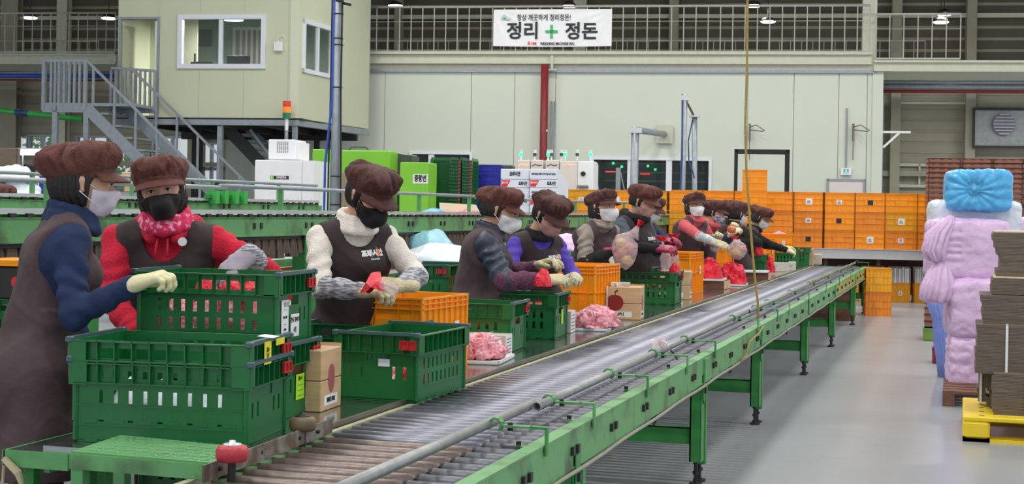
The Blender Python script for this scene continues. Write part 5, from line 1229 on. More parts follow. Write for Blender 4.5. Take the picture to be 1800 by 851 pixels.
# ---- brown flat crates at the right
def flat_crate(L=.52, W=.36, H_=.072):
    t = thing('flat_crate', 'proto', 'crate')
    b = MB().box(-L/2, L/2, -W/2, -W/2+.006, .012, H_-.008).box(-L/2, L/2, W/2-.006, W/2, .012, H_-.008).box(-L/2, -L/2+.006, -W/2, W/2, .012, H_-.008).box(L/2-.006, L/2, -W/2, W/2, .012, H_-.008).box(-L/2+.005, L/2-.005, -W/2+.005, W/2-.005, 0, .01)
    obj('side_panel', b, M['crate_brown'], t)
    obj('rim', MB().box(-L/2-.006, L/2+.006, -W/2-.006, -W/2, H_-.012, H_-.004).box(-L/2-.006, L/2+.006, W/2, W/2+.006, H_-.012, H_-.004).box(-L/2-.006, -L/2, -W/2, W/2, H_-.012, H_-.004).box(L/2, L/2+.006, -W/2, W/2, H_-.012, H_-.004), M['crate_brown_dark'], t)
    b = MB()
    for i in range(4): x = -L/2+.07+i*(L-.14)/3; b.box(x-.03, x+.03, -W/2-.001, -W/2+.002, H_-.026, H_-.016)
    b.box(-L/2-.004, -L/2+.012, -W/2-.004, -W/2+.01, 0, H_-.006).box(L/2-.012, L/2+.004, -W/2-.004, -W/2+.01, 0, H_-.006)
    obj('slots', b, M['crate_brown_dark'], t, kind=None)
    return t
FC = flat_crate()
for s_, (pxc, n_from) in enumerate(((1663, 0), (1718, 12), (1773, 12), (1828, 12))):
    y = 24.0; x = aty(pxc, 300, y, 'B')[0]; zt_ = aty(pxc, 277+s_*.6, y, 'B')[2]
    n = int(zt_/.0775)
    for k_ in range(n_from, n):
        p = to_world('B', (x+rnd.uniform(-.006, .006), y+.2, zt_-(n-k_)*.0775+.0))
        dup(FC, p, ANGB, 'flat brown crate, %s from the top in the %s brown stack' % (ORD[n-1-k_], ('left', 'second', 'third', 'right')[s_]), 'flat brown crates, %s stack' % ('left', 'second', 'third', 'right')[s_])
    if n_from: obj('crate_stand', MB().box(x-.25, x+.25, y+.03, y+.37, 0, zt_-(n-n_from)*.0775), M['crate_brown_dark'], fr='B', label='dark base under the %s stack of flat brown crates' % ('left', 'second', 'third', 'right')[s_], cat='base')
# ---- machines behind, left to right
def bbx(px0, py0, px1, py1, y, d, fr='B', floor_=False):
    x0, x1, z0, z1 = rect(px0, py0, px1, py1, y, fr); return (x0, x1, y, y+d, 0 if floor_ else z0, z1)
y = 22.0
c0 = bbx(448, 500, 527, 281, y, .9, floor_=True); c1 = bbx(527, 500, 548, 281, y, .9, floor_=True)
t = thing('sorting_cabinet', 'large white sorting cabinet with a green round emblem and a louvred head', 'cabinet', (c0[0], y, 0), 'B')
obj('body', MB().bbox(*c0, .012), M['white'], t)
obj('side_door', MB().box(c0[1]+.004, c1[1], y+.02, y+.9, 0, c0[5]), M['white'], t)
h_ = bbx(472, 281, 518, 245, y+.2, .6); hd = obj('louvred_head', MB().bbox(*h_, .01), M['white_gloss'], t)
b = MB()
for i in range(6):
    for j in range(9): x = h_[0]+.14+i*.032; z = h_[4]+.11+j*.02; b.box(x, x+.02, h_[2]-.003, h_[2]+.001, z, z+.009)
obj('vent_slots', b, M['panel_dark'], hd, kind='stuff')
hh = bbx(518, 281, 527, 250, y+.3, .5); obj('head_side', MB().box(*hh), M['white'], t)
q = aty(478, 312, y, 'B'); lg = MB().bar((q[0]-.02, y-.002, q[2]), (q[0]+.27, y-.002, q[2]), .003, .055, up=(0, 0, 1)); k = y/FOC
obj('emblem_plate', lg, M['ink'], t); obj('emblem_disc', MB().tube((q[0], y-.004, q[2]), (q[0], y-.001, q[2]), .034, 16), M['lime'], t)
text('GREEFA', 6*k, M['paper'], t, face_mx((q[0]+.15, y-.006, q[2]), (1, 0, 0)), sx=.95, bold=.001)
text('6', 6.5*k, M['paper'], t, face_mx((q[0], y-.006, q[2]), (1, 0, 0)), bold=.001)
# signal tower on the cabinet
def beacon(px, pyb, y, seg, lab, w_=.045, h=None, lit=(), group=None):
    q = aty(px, pyb, y, 'B'); t = thing('signal_lamp', lab, 'signal lamp', (q[0], y, q[2]), 'B', group=group); z = q[2]
    obj('stem', MB().tube((q[0], y, z), (q[0], y, z+h*.4), w_*.45, 8), M['white'], t); z += h*.4
    for s_ in seg: obj('lens', MB().tube((q[0], y, z), (q[0], y, z+h*.6/len(seg)), w_, 12), M[s_], t, smooth=False); z += h*.6/len(seg)
    return t
dm('lens_red', (190, 50, 40), .3, emit=.3); dm('lens_orange', (226, 132, 40), .3, emit=.3); dm('lens_green', (30, 120, 90), .3); dm('lens_clear', (226, 240, 232), .3)
beacon(503.5, 229, OY-.3, ['lens_green', 'lens_orange', 'lens_red'], 'red, orange and green signal tower against the office wall', .09, .62)
obj('beacon_pole', MB().tube((aty(503.5, 229, OY-.3, 'B')[0], OY-.3, 0), (aty(503.5, 229, OY-.3, 'B')[0], OY-.3, aty(503.5, 229, OY-.3, 'B')[2]), .04, 8), M['galv'], fr='B', label='grey pole under the red, orange and green signal tower', cat='pole')
# lime machines
for (a, b_, c, d_, yy, m_, lab) in ((549, 400, 567, 262, 24.6, 'lime', 'narrow lime green machine panel left of the tall column'), (600, 400, 683, 264, 24.4, 'lime', 'wide lime green machine cabinet behind the woman in white fleece'), (703, 400, 751, 285, 23.6, 'lime', 'lime green cabinet with a white sign beside the green crate stacks')):
    q = bbx(a, b_, c, d_, yy, .7, floor_=True); t = thing('sorting_machine', lab, 'machine', (q[0], yy, 0), 'B')
    obj('cabinet_body', MB().bbox(*q, .015), M[m_], t); obj('plinth', MB().box(q[0]+.03, q[1]-.03, yy-.004, yy+.7, 0, .12), M['panel_dark'], t)
    obj('seam', MB().box(q[0]+.01, q[1]-.01, yy-.003, yy+.001, 1.18, 1.19), M['panel_dark'], t)
    if a == 703:
        s_ = rect(726, 323, 752, 306, yy-.01); obj('sign_plate', MB().box(s_[0], s_[1], yy-.008, yy-.002, s_[2], s_[3]), M['paper'], t); text('중량선', 13*yy/FOC, M['ink'], t, face_mx(((s_[0]+s_[1])/2, yy-.01, (s_[2]+s_[3])/2), (1, 0, 0)), sx=.62, bold=.006)
    if a == 600: s_ = rect(600, 400, 622, 304, yy-.02); obj('inset_panel', MB().box(s_[0]-.05, s_[1], yy-.01, yy, .1, s_[3]), mat('taupe', (150, 140, 118), .6), t); obj('arch_handle', MB().path([(q[0]+.1, yy+.1, q[5]), (q[0]+.15, yy+.1, q[5]+.06), (q[0]+.4, yy+.1, q[5]+.06), (q[0]+.45, yy+.1, q[5])], .015, 6), M['panel_dark'], t)
q = bbx(683, 400, 722, 268, 25.0, .6, floor_=True); t = thing('control_cabinet', 'dark grey cabinet with a slanted top between the lime machines', 'cabinet', (q[0], 25, 0), 'B')
obj('body', MB().poly([(q[0], 25, 0), (q[1], 25, 0), (q[1], 25, q[5]-.05), (q[0], 25, q[5])], (0, .6, 0)), M['panel_dark'], t); obj('door', MB().box(q[0]+.04, q[1]-.04, 24.99, 25, .2, q[5]-.1), M['panel_dark'], t)
q = bbx(718, 290, 726, 272, 25.3, .3, floor_=True); obj('machine_post', MB().box(*q), M['lime'], fr='B', label='thin lime post right of the dark grey cabinet', cat='post')
# tall stacks of green crates
NG = green_crate(.60, .40, .14, detail=False, col='crate_green', label='proto')
for s_, (px, rz, nm) in enumerate(((771, 4, 'left'), (801, 88, 'middle'), (821, 88, 'right'))):
    yy = 24.8; x = aty(px, 330, yy, 'B')[0]; zt_ = aty(px, 279+(s_ > 1)*2, yy, 'B')[2]; n = 22
    for k_ in range(n):
        p = to_world('B', (x, yy+.3, zt_-.14-(n-1-k_)*.0585)); dup(NG, p, ANGB+math.radians(rz), 'nested green crate, %s from the top in the %s green stack' % (ORD[n-1-k_], nm), 'nested green crates, %s stack' % nm, (.62 if s_ == 0 else .9, .9 if s_ == 0 else .42, .9))
    obj('crate_stand', MB().box(x-.18 if s_ == 0 else x-.08, x+.18 if s_ == 0 else x+.08, yy+.1, yy+.5, 0, zt_-.14-(n-1)*.0585), M['panel_dark'], fr='B', label='dark base under the %s nested green stack' % nm, cat='base')
BCR = simple_crate(.46, .36, .17, 'crate_blue', 'blue_crate'); PROTOS.append(BCR)
for k_ in range(6):
    yy = 25.5; x = aty(854, 330, yy, 'B')[0]; zt_ = aty(854, 289, yy, 'B')[2]
    dup(BCR, to_world('B', (x, yy+.3, zt_-.17*(k_+1))), ANGB, 'blue plastic crate in the stack left of the white cartons, %s from the top' % ('first', 'second', 'third', 'fourth', 'fifth', 'sixth')[k_], 'blue plastic crates', (1.0, 1, 1))
obj('crate_stand', MB().box(x-.2, x+.2, yy+.15, yy+.45, 0, zt_-.17*6), M['panel_dark'], fr='B', label='dark base under the blue crates', cat='base')
q = bbx(881, 300, 900, 290, 26.5, .4, floor_=True); obj('dark_cabinet', MB().bbox(*q, .02), M['panel_dark'], fr='B', label='dark grey cabinet just behind the blue crates', cat='cabinet')
# printed white cartons
yy = 21.5; k = yy/FOC
def pcarton(px0, py0, px1, py1, y, lab, kind, grp='printed white cartons'):
    q = bbx(px0, py1, px1, py0, y, .5); t = thing('printed_carton', lab, 'carton', (q[0], y, q[4]), 'B', group=grp)
    obj('carton', MB().bbox(q[0], q[1], y, y+.4, q[4], q[5], .006), M['carton_white'], t); xm = (q[0]+q[1])/2; zm = (q[4]+q[5])/2
    if kind == 'logo':
        text('프레시안', 8.5*k, M['ink'], t, face_mx((xm, y-.003, zm), (1, 0, 0)), sx=.62, bold=.004)
    if kind == 'band':
        w_ = (q[1]-q[0]); obj('red_corner', MB().poly([(q[0]+.01, y-.002, q[4]+.01), (q[0]+w_*.22, y-.002, q[4]+.01), (q[0]+w_*.34, y-.002, q[5]-.01), (q[0]+.01, y-.002, q[5]-.01)], (0, -.001, 0)), M['ink_red'], t)
        text('꿀맛 사과', 4*k, M['paper'], t, face_mx((q[0]+w_*.15, y-.004, zm+.01), (1, 0, 0)), sx=.7, bold=.001); text('프레시안', 7*k, M['ink'], t, face_mx((q[0]+w_*.78, y-.003, zm), (1, 0, 0)), sx=.6, bold=.003)
    if kind == 'line': text('프레시안은 정성껏 골라 담은 사과입니다', 3.4*k, M['ink'], t, face_mx((xm, y-.003, zm), (1, 0, 0)), sx=.75, bold=.002)
    return t
rowsy = [297, 315.5, 330, 346.5, 361, 377, 393]
for j, (ka, kb) in enumerate((('logo', 'line'), ('band', 'band'), ('plain', 'line'), ('band', 'band'), ('plain', 'plain'), ('plain', 'plain'))):
    nm = ('top', 'second', 'third', 'fourth', 'fifth', 'sixth')[j]
    pcarton(880.5, rowsy[j], 930, rowsy[j+1], yy, 'printed white carton in the left pile, %s one' % nm, ka)
    pcarton(931, rowsy[j], 980, rowsy[j+1], yy-.1, 'printed white carton in the right pile, %s one' % nm, kb)
q = bbx(881, 500, 980, 393, yy, .4, floor_=True); obj('carton_stand', MB().box(q[0], q[1], yy+.02, yy+.4, 0, aty(930, 393, yy, 'B')[2]), M['galv'], fr='B', label='grey stand under the two piles of printed white cartons', cat='stand')
b = aty(980, 300, yy-.1, 'B'); e = aty(993, 320, yy-.1, 'B')
obj('open_flap', MB().poly([(b[0], yy-.1, b[2]), (b[0], yy-.1, aty(980, 360, yy, 'B')[2]), (e[0], yy+.3, aty(980, 362, yy, 'B')[2]), (e[0], yy+.3, e[2])], (.006, 0, 0)), M['carton_white'], fr='B', label='open white flap on the right side of the right carton pile', cat='flap')
# white packing machines with beacons
yy = 27.5
for i, (a, c, top, m_) in enumerate(((909, 930, 281, 'white'), (933, 953, 281, 'white'), (959, 981, 281, 'white'), (984, 1014, 283, 'white'), (1016, 1042, 283, 'white_gloss'))):
    q = bbx(a, 380, c, top, yy, .8, floor_=True); t = thing('packing_machine', ('first', 'second', 'third', 'wide fourth', 'last')[i]+' white packing machine in the row below the signal lamps'+(', with a round black port' if i == 4 else ''), 'machine', (q[0], yy, 0), 'B')
    obj('housing', MB().bbox(*q, .012), mat('machine_cream', (222, 214, 206), .45, var=.02) if m_ == 'white' else M[m_], t)
    obj('side_panel', MB().box(q[1]+.002, q[1]+.012, yy+.1, yy+.8, 0, q[5]-.04), M['white'], t)
    if i < 4:
        e = aty((a+c)/2, 291, yy-.01, 'B'); obj('brand_mark', MB().path([(e[0]-.09, yy-.004, e[2]-.01), (e[0]-.02, yy-.004, e[2]+.025), (e[0]+.03, yy-.004, e[2]), (e[0]+.1, yy-.004, e[2]+.012)], .008, 5), mat('pink_glow', (250, 150, 130), .4, emit=1.2) if i in (0, 3) else M['ink'], t)
    else:
        e = aty(1025, 305.5, yy-.01, 'B'); obj('port', MB().tube((e[0], yy-.03, e[2]), (e[0], yy+.01, e[2]), .045, 20).tube((e[0], yy-.035, e[2]), (e[0], yy-.03, e[2]), .028, 16), M['black'], t); e = aty(1024, 328, yy-.1, 'B'); obj('outlet', MB().box(e[0]-.1, e[0]+.1, yy-.15, yy, e[2]-.02, e[2]+.02), mat('bronze', (120, 112, 100)), t)
for i, (px, lit) in enumerate(((915.5, 1), (940, 0), (963.5, 1), (969, 0), (987, 0), (993.5, 1), (1014.5, 0), (1038, 1))):
    beacon(px, 282, yy+.1, ['led_green' if lit else 'panel_dark', 'lens_clear'], '%s signal lamp on the white packing machines, %s' % ('lit green' if lit else 'unlit', ('at the far left', 'second from the left', 'left of a close pair', 'right of a close pair', 'left of the second close pair', 'right of the second close pair', 'second from the right', 'at the far right')[i]), .032, .2)
# goods on and behind the brush conveyor
ya, yb = yat(775, -4.6, 1.41), yat(846, -4.6, 1.41)
obj('kraft_sheet', MB().poly([(-4.6, ya, 1.413), (-4.6, yb, 1.413), (-4.66, yb, 1.515), (-4.66, ya+.15, 1.525)], (-.01, 0, 0)), M['cardboard_top'], label='pale kraft sheet behind the brush conveyor, below the green stacks', cat='sheet')
fill('pink film heap on the brush conveyor, left of the navy quilted jacket', -4.53, yat(822, -4.53, 1.43), 1.412, .07, .35, .055, 'film_pink', 44, 3, 'film')
fill('light blue plastic bag on the brush conveyor below the green stacks', -4.53, yat(764, -4.53, 1.43), 1.412, .06, .3, .06, 'bag_blue', 45, 3, 'film')
# left background goods
def cbox(nm, px0, py0, px1, py1, y, d, m_, lab, cat, floor_=True):
    q = bbx(px0, py1, px1, py0, y, d, floor_=floor_); t = thing(nm, lab, cat, (q[0], y, q[4]), 'B'); obj('body', MB().bbox(*q, .01), M[m_], t); return t, q
t, q = cbox('standing_board', 0-20, 260, 30, 296, 19, .1, 'cardboard', 'brown board standing behind the white covered pile at the far left', 'board'); obj('edge', MB().box(q[1]-.01, q[1]+.004, q[2]-.004, q[2], .2, q[5]), M['kraft_line'], t)
a = aty(31, 268, 23, 'B'); b = aty(98, 268, 23, 'B'); t = thing('tube_lamp', 'glowing tube lamp over the work bench at the far left', 'lamp', a, 'B')
obj('tube', MB().tube(a, b, .045, 10), M['lamp_glow'], t); obj('reflector', MB().box(a[0], b[0], 22.93, 23.07, a[2]+.05, a[2]+.07), M['white'], t); [obj('stand_leg', MB().tube((xx, 23.08, 0), (xx, 23.08, a[2]+.06), .015, 6), M['galv'], t) for xx in (a[0]+.05, b[0]-.05)]
for i, (px, py, w_, h_, s_) in enumerate(((25, 312, .42, .22, 3), (30, 338, .46, .24, 8))):
    q = to_world('B', aty(px, py, 14.5, 'B')); fill(('white plastic covered pile at the far left, upper', 'white plastic covered pile at the far left, lower')[i], q.x, q.y, q.z-.05, w_*.5, .3, h_*.8, 'bag_white', s_, 4, 'covered pile')
cbox('cardboard_box', 213, 302, 232, 320, 17.3, .3, 'kraft', 'small cardboard box seen between the two nearest women, upper', 'box', False); cbox('cardboard_box', 218, 320, 240, 338, 17.3, .3, 'kraft', 'small cardboard box seen between the two nearest women, lower', 'box', False)
obj('box_stand', MB().box(aty(205, 338, 17.3, 'B')[0], aty(245, 338, 17.3, 'B')[0], 17.2, 17.9, 0, aty(218, 338, 17.3, 'B')[2]), M['galv'], fr='B', label='grey stand under the small cardboard boxes between the nearest women', cat='stand')
for (px0, py0, px1, py1, m_, lab) in ((62, 283, 75, 300, 'white', 'small white device on the bench at the far left'), (47, 290, 68, 310, 'black', 'black machine part on the bench at the far left'), (68, 292, 76, 320, 'crate_blue', 'narrow blue device on the bench at the far left'), (374, 318, 388, 345, 'black', 'dark blue device right of the hooded woman, behind the far conveyor')):
    cbox('bench_device', px0, py0, px1, py1, 18, .2, m_, lab, 'device')
cbox('back_cabinet', 100, 300, 150, 330, 24, .5, 'panel_dark', 'dark low cabinet behind the stair foot', 'cabinet')
for i, (px, py) in enumerate(((8, 470), (8, 500))):
    pass
# far-left goods beside the dark apron
t = thing('printed_box', 'dark printed fruit box with an orange lid edge at the left frame edge', 'box', (-4.05, 4.9, .9))
q = atx(0, 470, -4.0)
x_, y_ = aty(-5, 470, 5.6)[0], 5.6
obj('carton', MB().bbox(x_-.14, x_+.13, 5.6, 5.9, 1.04, 1.19), mat('box_dark', (52, 48, 50), .5), t); obj('lid_edge', MB().box(x_-.14, x_+.13, 5.595, 5.9, 1.19, 1.215), M['crate_orange'], t)
obj('apple_print', MB().tube((x_+.10, 5.597, 1.12), (x_+.10, 5.594, 1.12), .024, 14), M['ink_red'], t)
place(GC, 'green crate under the dark printed box at the left frame edge', x_-.12, 5.75, .80, 3, 'green crates behind the women', scale=(.9, .9, .9))
fill('white bag on the bench at the left frame edge', x_-.1, 5.6, .63, .16, .14, .16, 'bag_white', 77)
t = thing('steel_bench', 'steel bench at the left frame edge under the green crate', 'bench', (x_, 5.7, 0)); obj('bench_top', MB().box(x_-.6, x_+.25, 5.2, 6.2, .60, .63), M['galv'], t)
for lx_ in (x_-.55, x_+.2):
    for ly_ in (5.25, 6.15): obj('leg', MB().box(lx_-.02, lx_+.02, ly_-.02, ly_+.02, 0, .6), M['leg_green'], t)
for p in PROTOS+[FC, NG]:
    for c in _kids(p): bpy.data.objects.remove(c)
    bpy.data.objects.remove(p)
# ================================================================ RIGHT SIDE: wrapped packs, cardboard and pallets
def wrapped(name, lab, c, s, m_, knot=None, rz=0, seed=0, amp=1.0, cat='bag', n=34):
    """rounded wrapped pack, gathered to a knot on one face (frame A, centre c, half sizes s); knot=(axis, sign, u, v)"""
    v = []; f = []; g = []
    def sq(p):
        e = 7.0; k = (abs(p[0])**e+abs(p[1])**e+abs(p[2])**e)**(-1/e); return Vector(p)*k
    for ax in range(3):
        for sg in (-1, 1):
            o = len(v)
            for i in range(n+1):
                for j in range(n+1):
                    a, b = -1+2*i/n, -1+2*j/n; p = [0, 0, 0]; p[ax] = sg; p[(ax+1) % 3] = a*sg; p[(ax+2) % 3] = b
                    q = sq(p); w_ = Vector((q[0]*s[0], q[1]*s[1], q[2]*s[2])); d = Vector(p).normalized()
                    disp = .014*hnoise(w_, 4, seed)+.007*(.5-abs(hnoise(w_, 11, seed+3))*2)+.006*(.5-abs(hnoise(Vector((w_[0], w_[1], w_[2]*.5)), 34, seed+8))*2)
                    if knot:
                        kx, ks, ku, kv = knot
                        du, dv = (w_[(kx+1) % 3]-ku*s[(kx+1) % 3]), (w_[(kx+2) % 3]-kv*s[(kx+2) % 3]); dist = math.hypot(du, dv)
                        if w_[kx]*ks > .3*s[kx]:
                            ang = math.atan2(dv, du); R_ = min(s)*1.1
                            disp += .034*(abs(math.sin(ang*8+seed+2*dist))-.5)*math.exp(-dist/R_)*min(1, dist/.04)
                            disp += .05*math.exp(-(dist/.028)**2)-.035*math.exp(-(dist/(R_*.5))**2)
                    w_ += d*disp*amp
                    v.append((w_[0], w_[1], w_[2]))
            for i in range(n):
                for j in range(n): a0 = o+i*(n+1)+j; f.append((a0, a0+n+1, a0+n+2, a0+1))
    me = mkmesh(name, v, f, M[m_], None, True)
    import bmesh; bm = bmesh.new(); bm.from_mesh(me); bmesh.ops.remove_doubles(bm, verts=bm.verts, dist=.0005); bm.to_mesh(me); bm.free(); me.polygons.foreach_set('use_smooth', [True]*len(me.polygons))
    o = bpy.data.objects.new(name, me); COL.objects.link(o); o.location = c; o.rotation_euler = (0, 0, math.radians(rz)); tag(o, lab, cat); ORG[o.name] = ('A', tuple(c)); return o
def ctr(px, py, D):
    d = ray(px, py); return Vector((d[0]*D, d[1]*D, CAMZ+d[2]*D))
DG = 12.6; K = DG/FOC
def wr(name, lab, px0, py0, px1, py1, D, dep, m_, **kw):
    c = ctr((px0+px1)/2, (py0+py1)/2, D); return wrapped(name, lab, c, ((px1-px0)/2*D/FOC, dep, (py1-py0)/2*D/FOC), m_, **kw)
wr('plastic_pack', 'big light blue plastic pack topmost on the wrapped pile', 1663, 299, 1772, 371, 12.4, .2, 'bag_blue', knot=(1, -1, 0.0, -.2), rz=8, seed=3)
wr('plastic_pack', 'white plastic pack between the light blue and the lilac ones', 1636, 352, 1786, 425, 12.62, .26, 'bag_white', seed=5, rz=8)
wr('plastic_pack', 'largest lilac plastic pack with two gathered knots on its left', 1632, 384, 1764, 493, 12.4, .26, 'bag_purple', knot=(0, -1, -.5, .1), rz=14, seed=9)
wr('plastic_pack', 'lilac plastic pack at the right edge behind the cardboard', 1752, 382, 1860, 500, 12.6, .26, 'bag_purple', seed=11, rz=8)
wr('plastic_pack', 'pale lilac plastic pack in the middle of the wrapped pile', 1664, 488, 1770, 592, 12.3, .26, 'bag_purple', knot=(0, -1, .2, .5), seed=15, rz=8)
wr('plastic_pack', 'lowest lilac plastic pack, crumpled, on the wooden pallet', 1666, 588, 1760, 684, 12.3, .24, 'bag_purple', knot=(0, -1, .1, .5), seed=21, rz=6, amp=1.0)
# gathered bag skirts hanging at the left of the pile
def skirt(lab, px, py, D, pts, m_, seed):
    top = ctr(px, py, D); v = []; n = 72; rows_ = len(pts)
    for r_i, (cx_, cy_, rad) in enumerate(pts):
        c = ctr(cx_, cy_, D)
        for j in range(n): a = 2*math.pi*j/n; rr = rad*D/FOC*(1+.30*(abs(math.sin(a*7+seed+r_i*.35+.8*math.sin(a*3)))-.5)); v.append((c[0]+rr*math.cos(a), c[1]+rr*.8*math.sin(a), c[2]+.008*math.sin(a*5+seed)))
    f = [(i*n+j, i*n+(j+1) % n, (i+1)*n+(j+1) % n, (i+1)*n+j) for i in range(rows_-1) for j in range(n)]; f += [tuple(range(n-1, -1, -1)), tuple(range((rows_-1)*n, rows_*n))]
    return obj('bag_neck', MB().add(v, f), M[m_], smooth=True, label=lab, cat='bag')
skirt('lilac bag side bulging left of the largest lilac pack, upper', 1645, 400, 12.2, [(1672, 380, 4), (1664, 392, 14), (1650, 410, 20), (1641, 440, 20), (1646, 456, 16), (1655, 462, 4)], 'bag_purple', 2)
skirt('lilac bag end flaring down from the lower knot of the pile', 1650, 500, 12.2, [(1660, 452, 3), (1656, 462, 10), (1652, 480, 20), (1650, 505, 29), (1645, 525, 27), (1648, 532, 20)], 'bag_purple', 5)
skirt('indigo bag hanging under the flared lilac bag end', 1650, 560, 13.6, [(1652, 520, 10), (1650, 535, 18), (1655, 560, 14), (1655, 600, 13), (1660, 630, 13), (1662, 661, 12)], 'bag_indigo', 8)
# objects on the floor behind the pile
for (px, pyt, pyb, D, m_, nm, lab, hw, cat) in ((1648, 607, 634, 14.9, 'red_pipe', 'red_box', 'small dark red box on the floor under the indigo bag', 9, 'box'), (1632, 566, 588, 17.6, 'lime', 'green_box', 'small olive green box on the floor left of the wrapped pile', 9, 'box')):
    c = ctr(px, pyb, D); hw = hw*D/FOC; h = (pyb-pyt)*D/FOC; t = thing(nm, lab, cat, (c.x, c.y, 0)); obj('body', MB().bbox(c.x-hw, c.x+hw, c.y-.1, c.y+.2, 0, h), M[m_] if nm == 'red_box' else mat('olive', (110, 140, 50)), t); obj('rim', MB().box(c.x-hw-.005, c.x+hw+.005, c.y-.105, c.y+.205, h-.02, h), M[m_] if nm == 'red_box' else M['machine_green'], t)
c = ctr(1634, 560, 17.8)
for k_ in range(3):
    t = thing('flat_crate', 'brown flat crate on the small olive green box, %s' % ('lowest', 'middle', 'top')[k_], 'crate', (c.x, c.y, .14+k_*.08)); z = .14+k_*.08
    obj('side_panel', MB().box(c.x-.06, c.x+.16, c.y, c.y+.3, z, z+.06), M['crate_brown'], t); obj('rim', MB().box(c.x-.065, c.x+.165, c.y-.005, c.y+.3, z+.06, z+.078), M['crate_brown_dark'], t)
# wooden pallet under the wrapped pile
px_ = atz(1655, 700, 0); q = atz(1663, 706, 0)
P0x, P0y = atz(1680, 712, 0)[0]-.1, 12.0
t = thing('wooden_pallet', 'wooden pallet under the lilac plastic packs', 'pallet', (P0x+.5, P0y, 0))
for k_ in range(6): obj('deck_board', MB().box(P0x, P0x+1.1, P0y+k_*.18, P0y+.13+k_*.18, .10, .12), M['wood'], t)
for k_ in range(3): obj('stringer', MB().box(P0x+k_*.5, P0x+.09+k_*.5, P0y, P0y+1.03, .0, .10), M['wood'], t)
# yellow plastic pallet
YP = atz(1692, 775, 0); Yb = atz(1685, 727, .0)
yx0, yy0, yy1, yh = YP[0], YP[1]-.02, YP[1]+1.05, .165
t = thing('yellow_pallet', 'bright yellow plastic pallet in the near right corner under the cardboard', 'pallet', (yx0+.5, yy0, 0))
xe_ = yx0+1.1
b = MB()
for i in range(8):
    y0_ = yy0+i*(yy1-yy0)/8; b.bbox(yx0, xe_, y0_+.002, y0_+(yy1-yy0)/8-.002, yh-.03, yh, .006)
obj('deck', b, M['pallet_yellow'], t); b = MB()
for x0_, x1_ in ((yx0, yx0+.17), (yx0+.47, yx0+.64), (xe_-.17, xe_)):
    for y0_ in (yy0, yy0+.45, yy1-.17): obj('foot_block', MB().bbox(x0_, x1_, y0_, y0_+.17, 0.02, yh-.03, .015), M['pallet_yellow'], t)
    b.box(x0_, x1_, yy0, yy1, 0, .022)
b.box(yx0, xe_, yy0, yy0+.17, 0, .022).box(yx0, xe_, yy1-.17, yy1, 0, .022)
obj('skid', b, M['pallet_yellow'], t)
for i in range(5): obj('hole', MB().tube((yx0+.12, yy0+.1+i*.2, yh-.001), (yx0+.12, yy0+.1+i*.2, yh+.0015), .018, 12), M['black'], t)
# cardboard bundles
def bundle(lab, px0, pyt, px1, pyb, D, dep, n=None, strap=None, jag=.02, cat='cardboard bundle', topcol=False, rz=6):
    c = ctr(px0, pyb, D); w_ = (px1-px0)*D/FOC; h = (pyb-pyt)*D/FOC; n = n or max(6, int(h/.0095)); t = thing('cardboard_bundle', lab, cat, (c.x, c.y, c.z))
    b = MB(); hh = h/n; off = 0
    for k_ in range(n):
        off = (off*.9+rnd.uniform(-jag, jag)*.5) if k_ % 5 == 0 else off+rnd.uniform(-.0012, .0012); o1 = rnd.uniform(-.002, .002)
        b.box(c.x+off, c.x+w_+off, c.y+o1, c.y+dep, c.z+k_*hh+.0005, c.z+(k_+1)*hh-.0005, 1 if (topcol and k_ == n-1) else 0)
    obj('sheets', b, [M['cardboard'], M['cardboard_top']], t, kind='stuff')
    if strap is not None:
        x = c.x+w_*strap; obj('strap', MB().box(x-.008, x+.008, c.y-.008, c.y-.004, c.z-.002, c.z+h+.002).box(x-.008, x+.008, c.y-.008, c.y+dep, c.z+h, c.z+h+.003), M['white'], t)
    t.rotation_euler.z = 0
    return t
D0 = 10.9
bundle('lowest cardboard bundle with a white strap, on the yellow pallet', 1748, 656, 1870, 737, 9.83, .5, strap=.42, topcol=False)
bundle('short set-back cardboard bundle left of the lowest one', 1729, 652, 1756, 712, 10.15, .25, jag=.04)
bundle('kraft paper bundle with a strap beside the set-back cardboard', 1716, 650, 1730, 706, 10.25, .25, strap=.5, jag=.03)
bundle('widest cardboard bundle with a white strap, second level', 1715, 570, 1870, 656, 9.95, .5, strap=.33)
bundle('cardboard bundle on the third level of the pile', 1730, 518, 1870, 570, 10.0, .5, jag=.03)
bundle('thin pale-topped cardboard bundle on the fourth level', 1741, 486, 1870, 517, 10.0, .5, jag=.02, topcol=True)
bundle('tallest cardboard bundle with a jagged left edge, fifth level', 1746, 424, 1870, 486, 10.05, .5, jag=.05)
bundle('top cardboard bundle with a pale top sheet', 1749, 406, 1870, 424, 10.05, .6, jag=.04, topcol=True)
# ================================================================ PEOPLE
# implicit surfaces sampled on a grid and meshed by surface nets, so that each body is one continuous skin
def v3(*a): return np.array(a, float)
def nrm(a): a = np.asarray(a, float); return a/(np.linalg.norm(a)+1e-12)
class Prim: pass
def cone(a, b, ra, rb, m=0, k=.02, fold=0, ff=60, squash=None):
    """round cone; squash=(axis vector, factor) flattens it across that axis"""
    p = Prim(); p.t = 'c'; p.a = np.asarray(a, float); p.b = np.asarray(b, float); p.ra = ra; p.rb = rb; p.m = m; p.k = k; p.fold = fold; p.ff = ff; p.sq = squash; return p
def ell(c, r, rot=None, m=0, k=.02):
    p = Prim(); p.t = 'e'; p.c = np.asarray(c, float); p.r = np.asarray(r, float); p.R = rot; p.m = m; p.k = k; p.fold = 0; return p
def pbounds(p, pad):
    if p.t == 'c':
        r = max(p.ra, p.rb)*(1 if p.sq is None else max(1, p.sq[1]))+pad
        return np.minimum(p.a, p.b)-r, np.maximum(p.a, p.b)+r
    r = max(p.r)+pad; return p.c-r, p.c+r
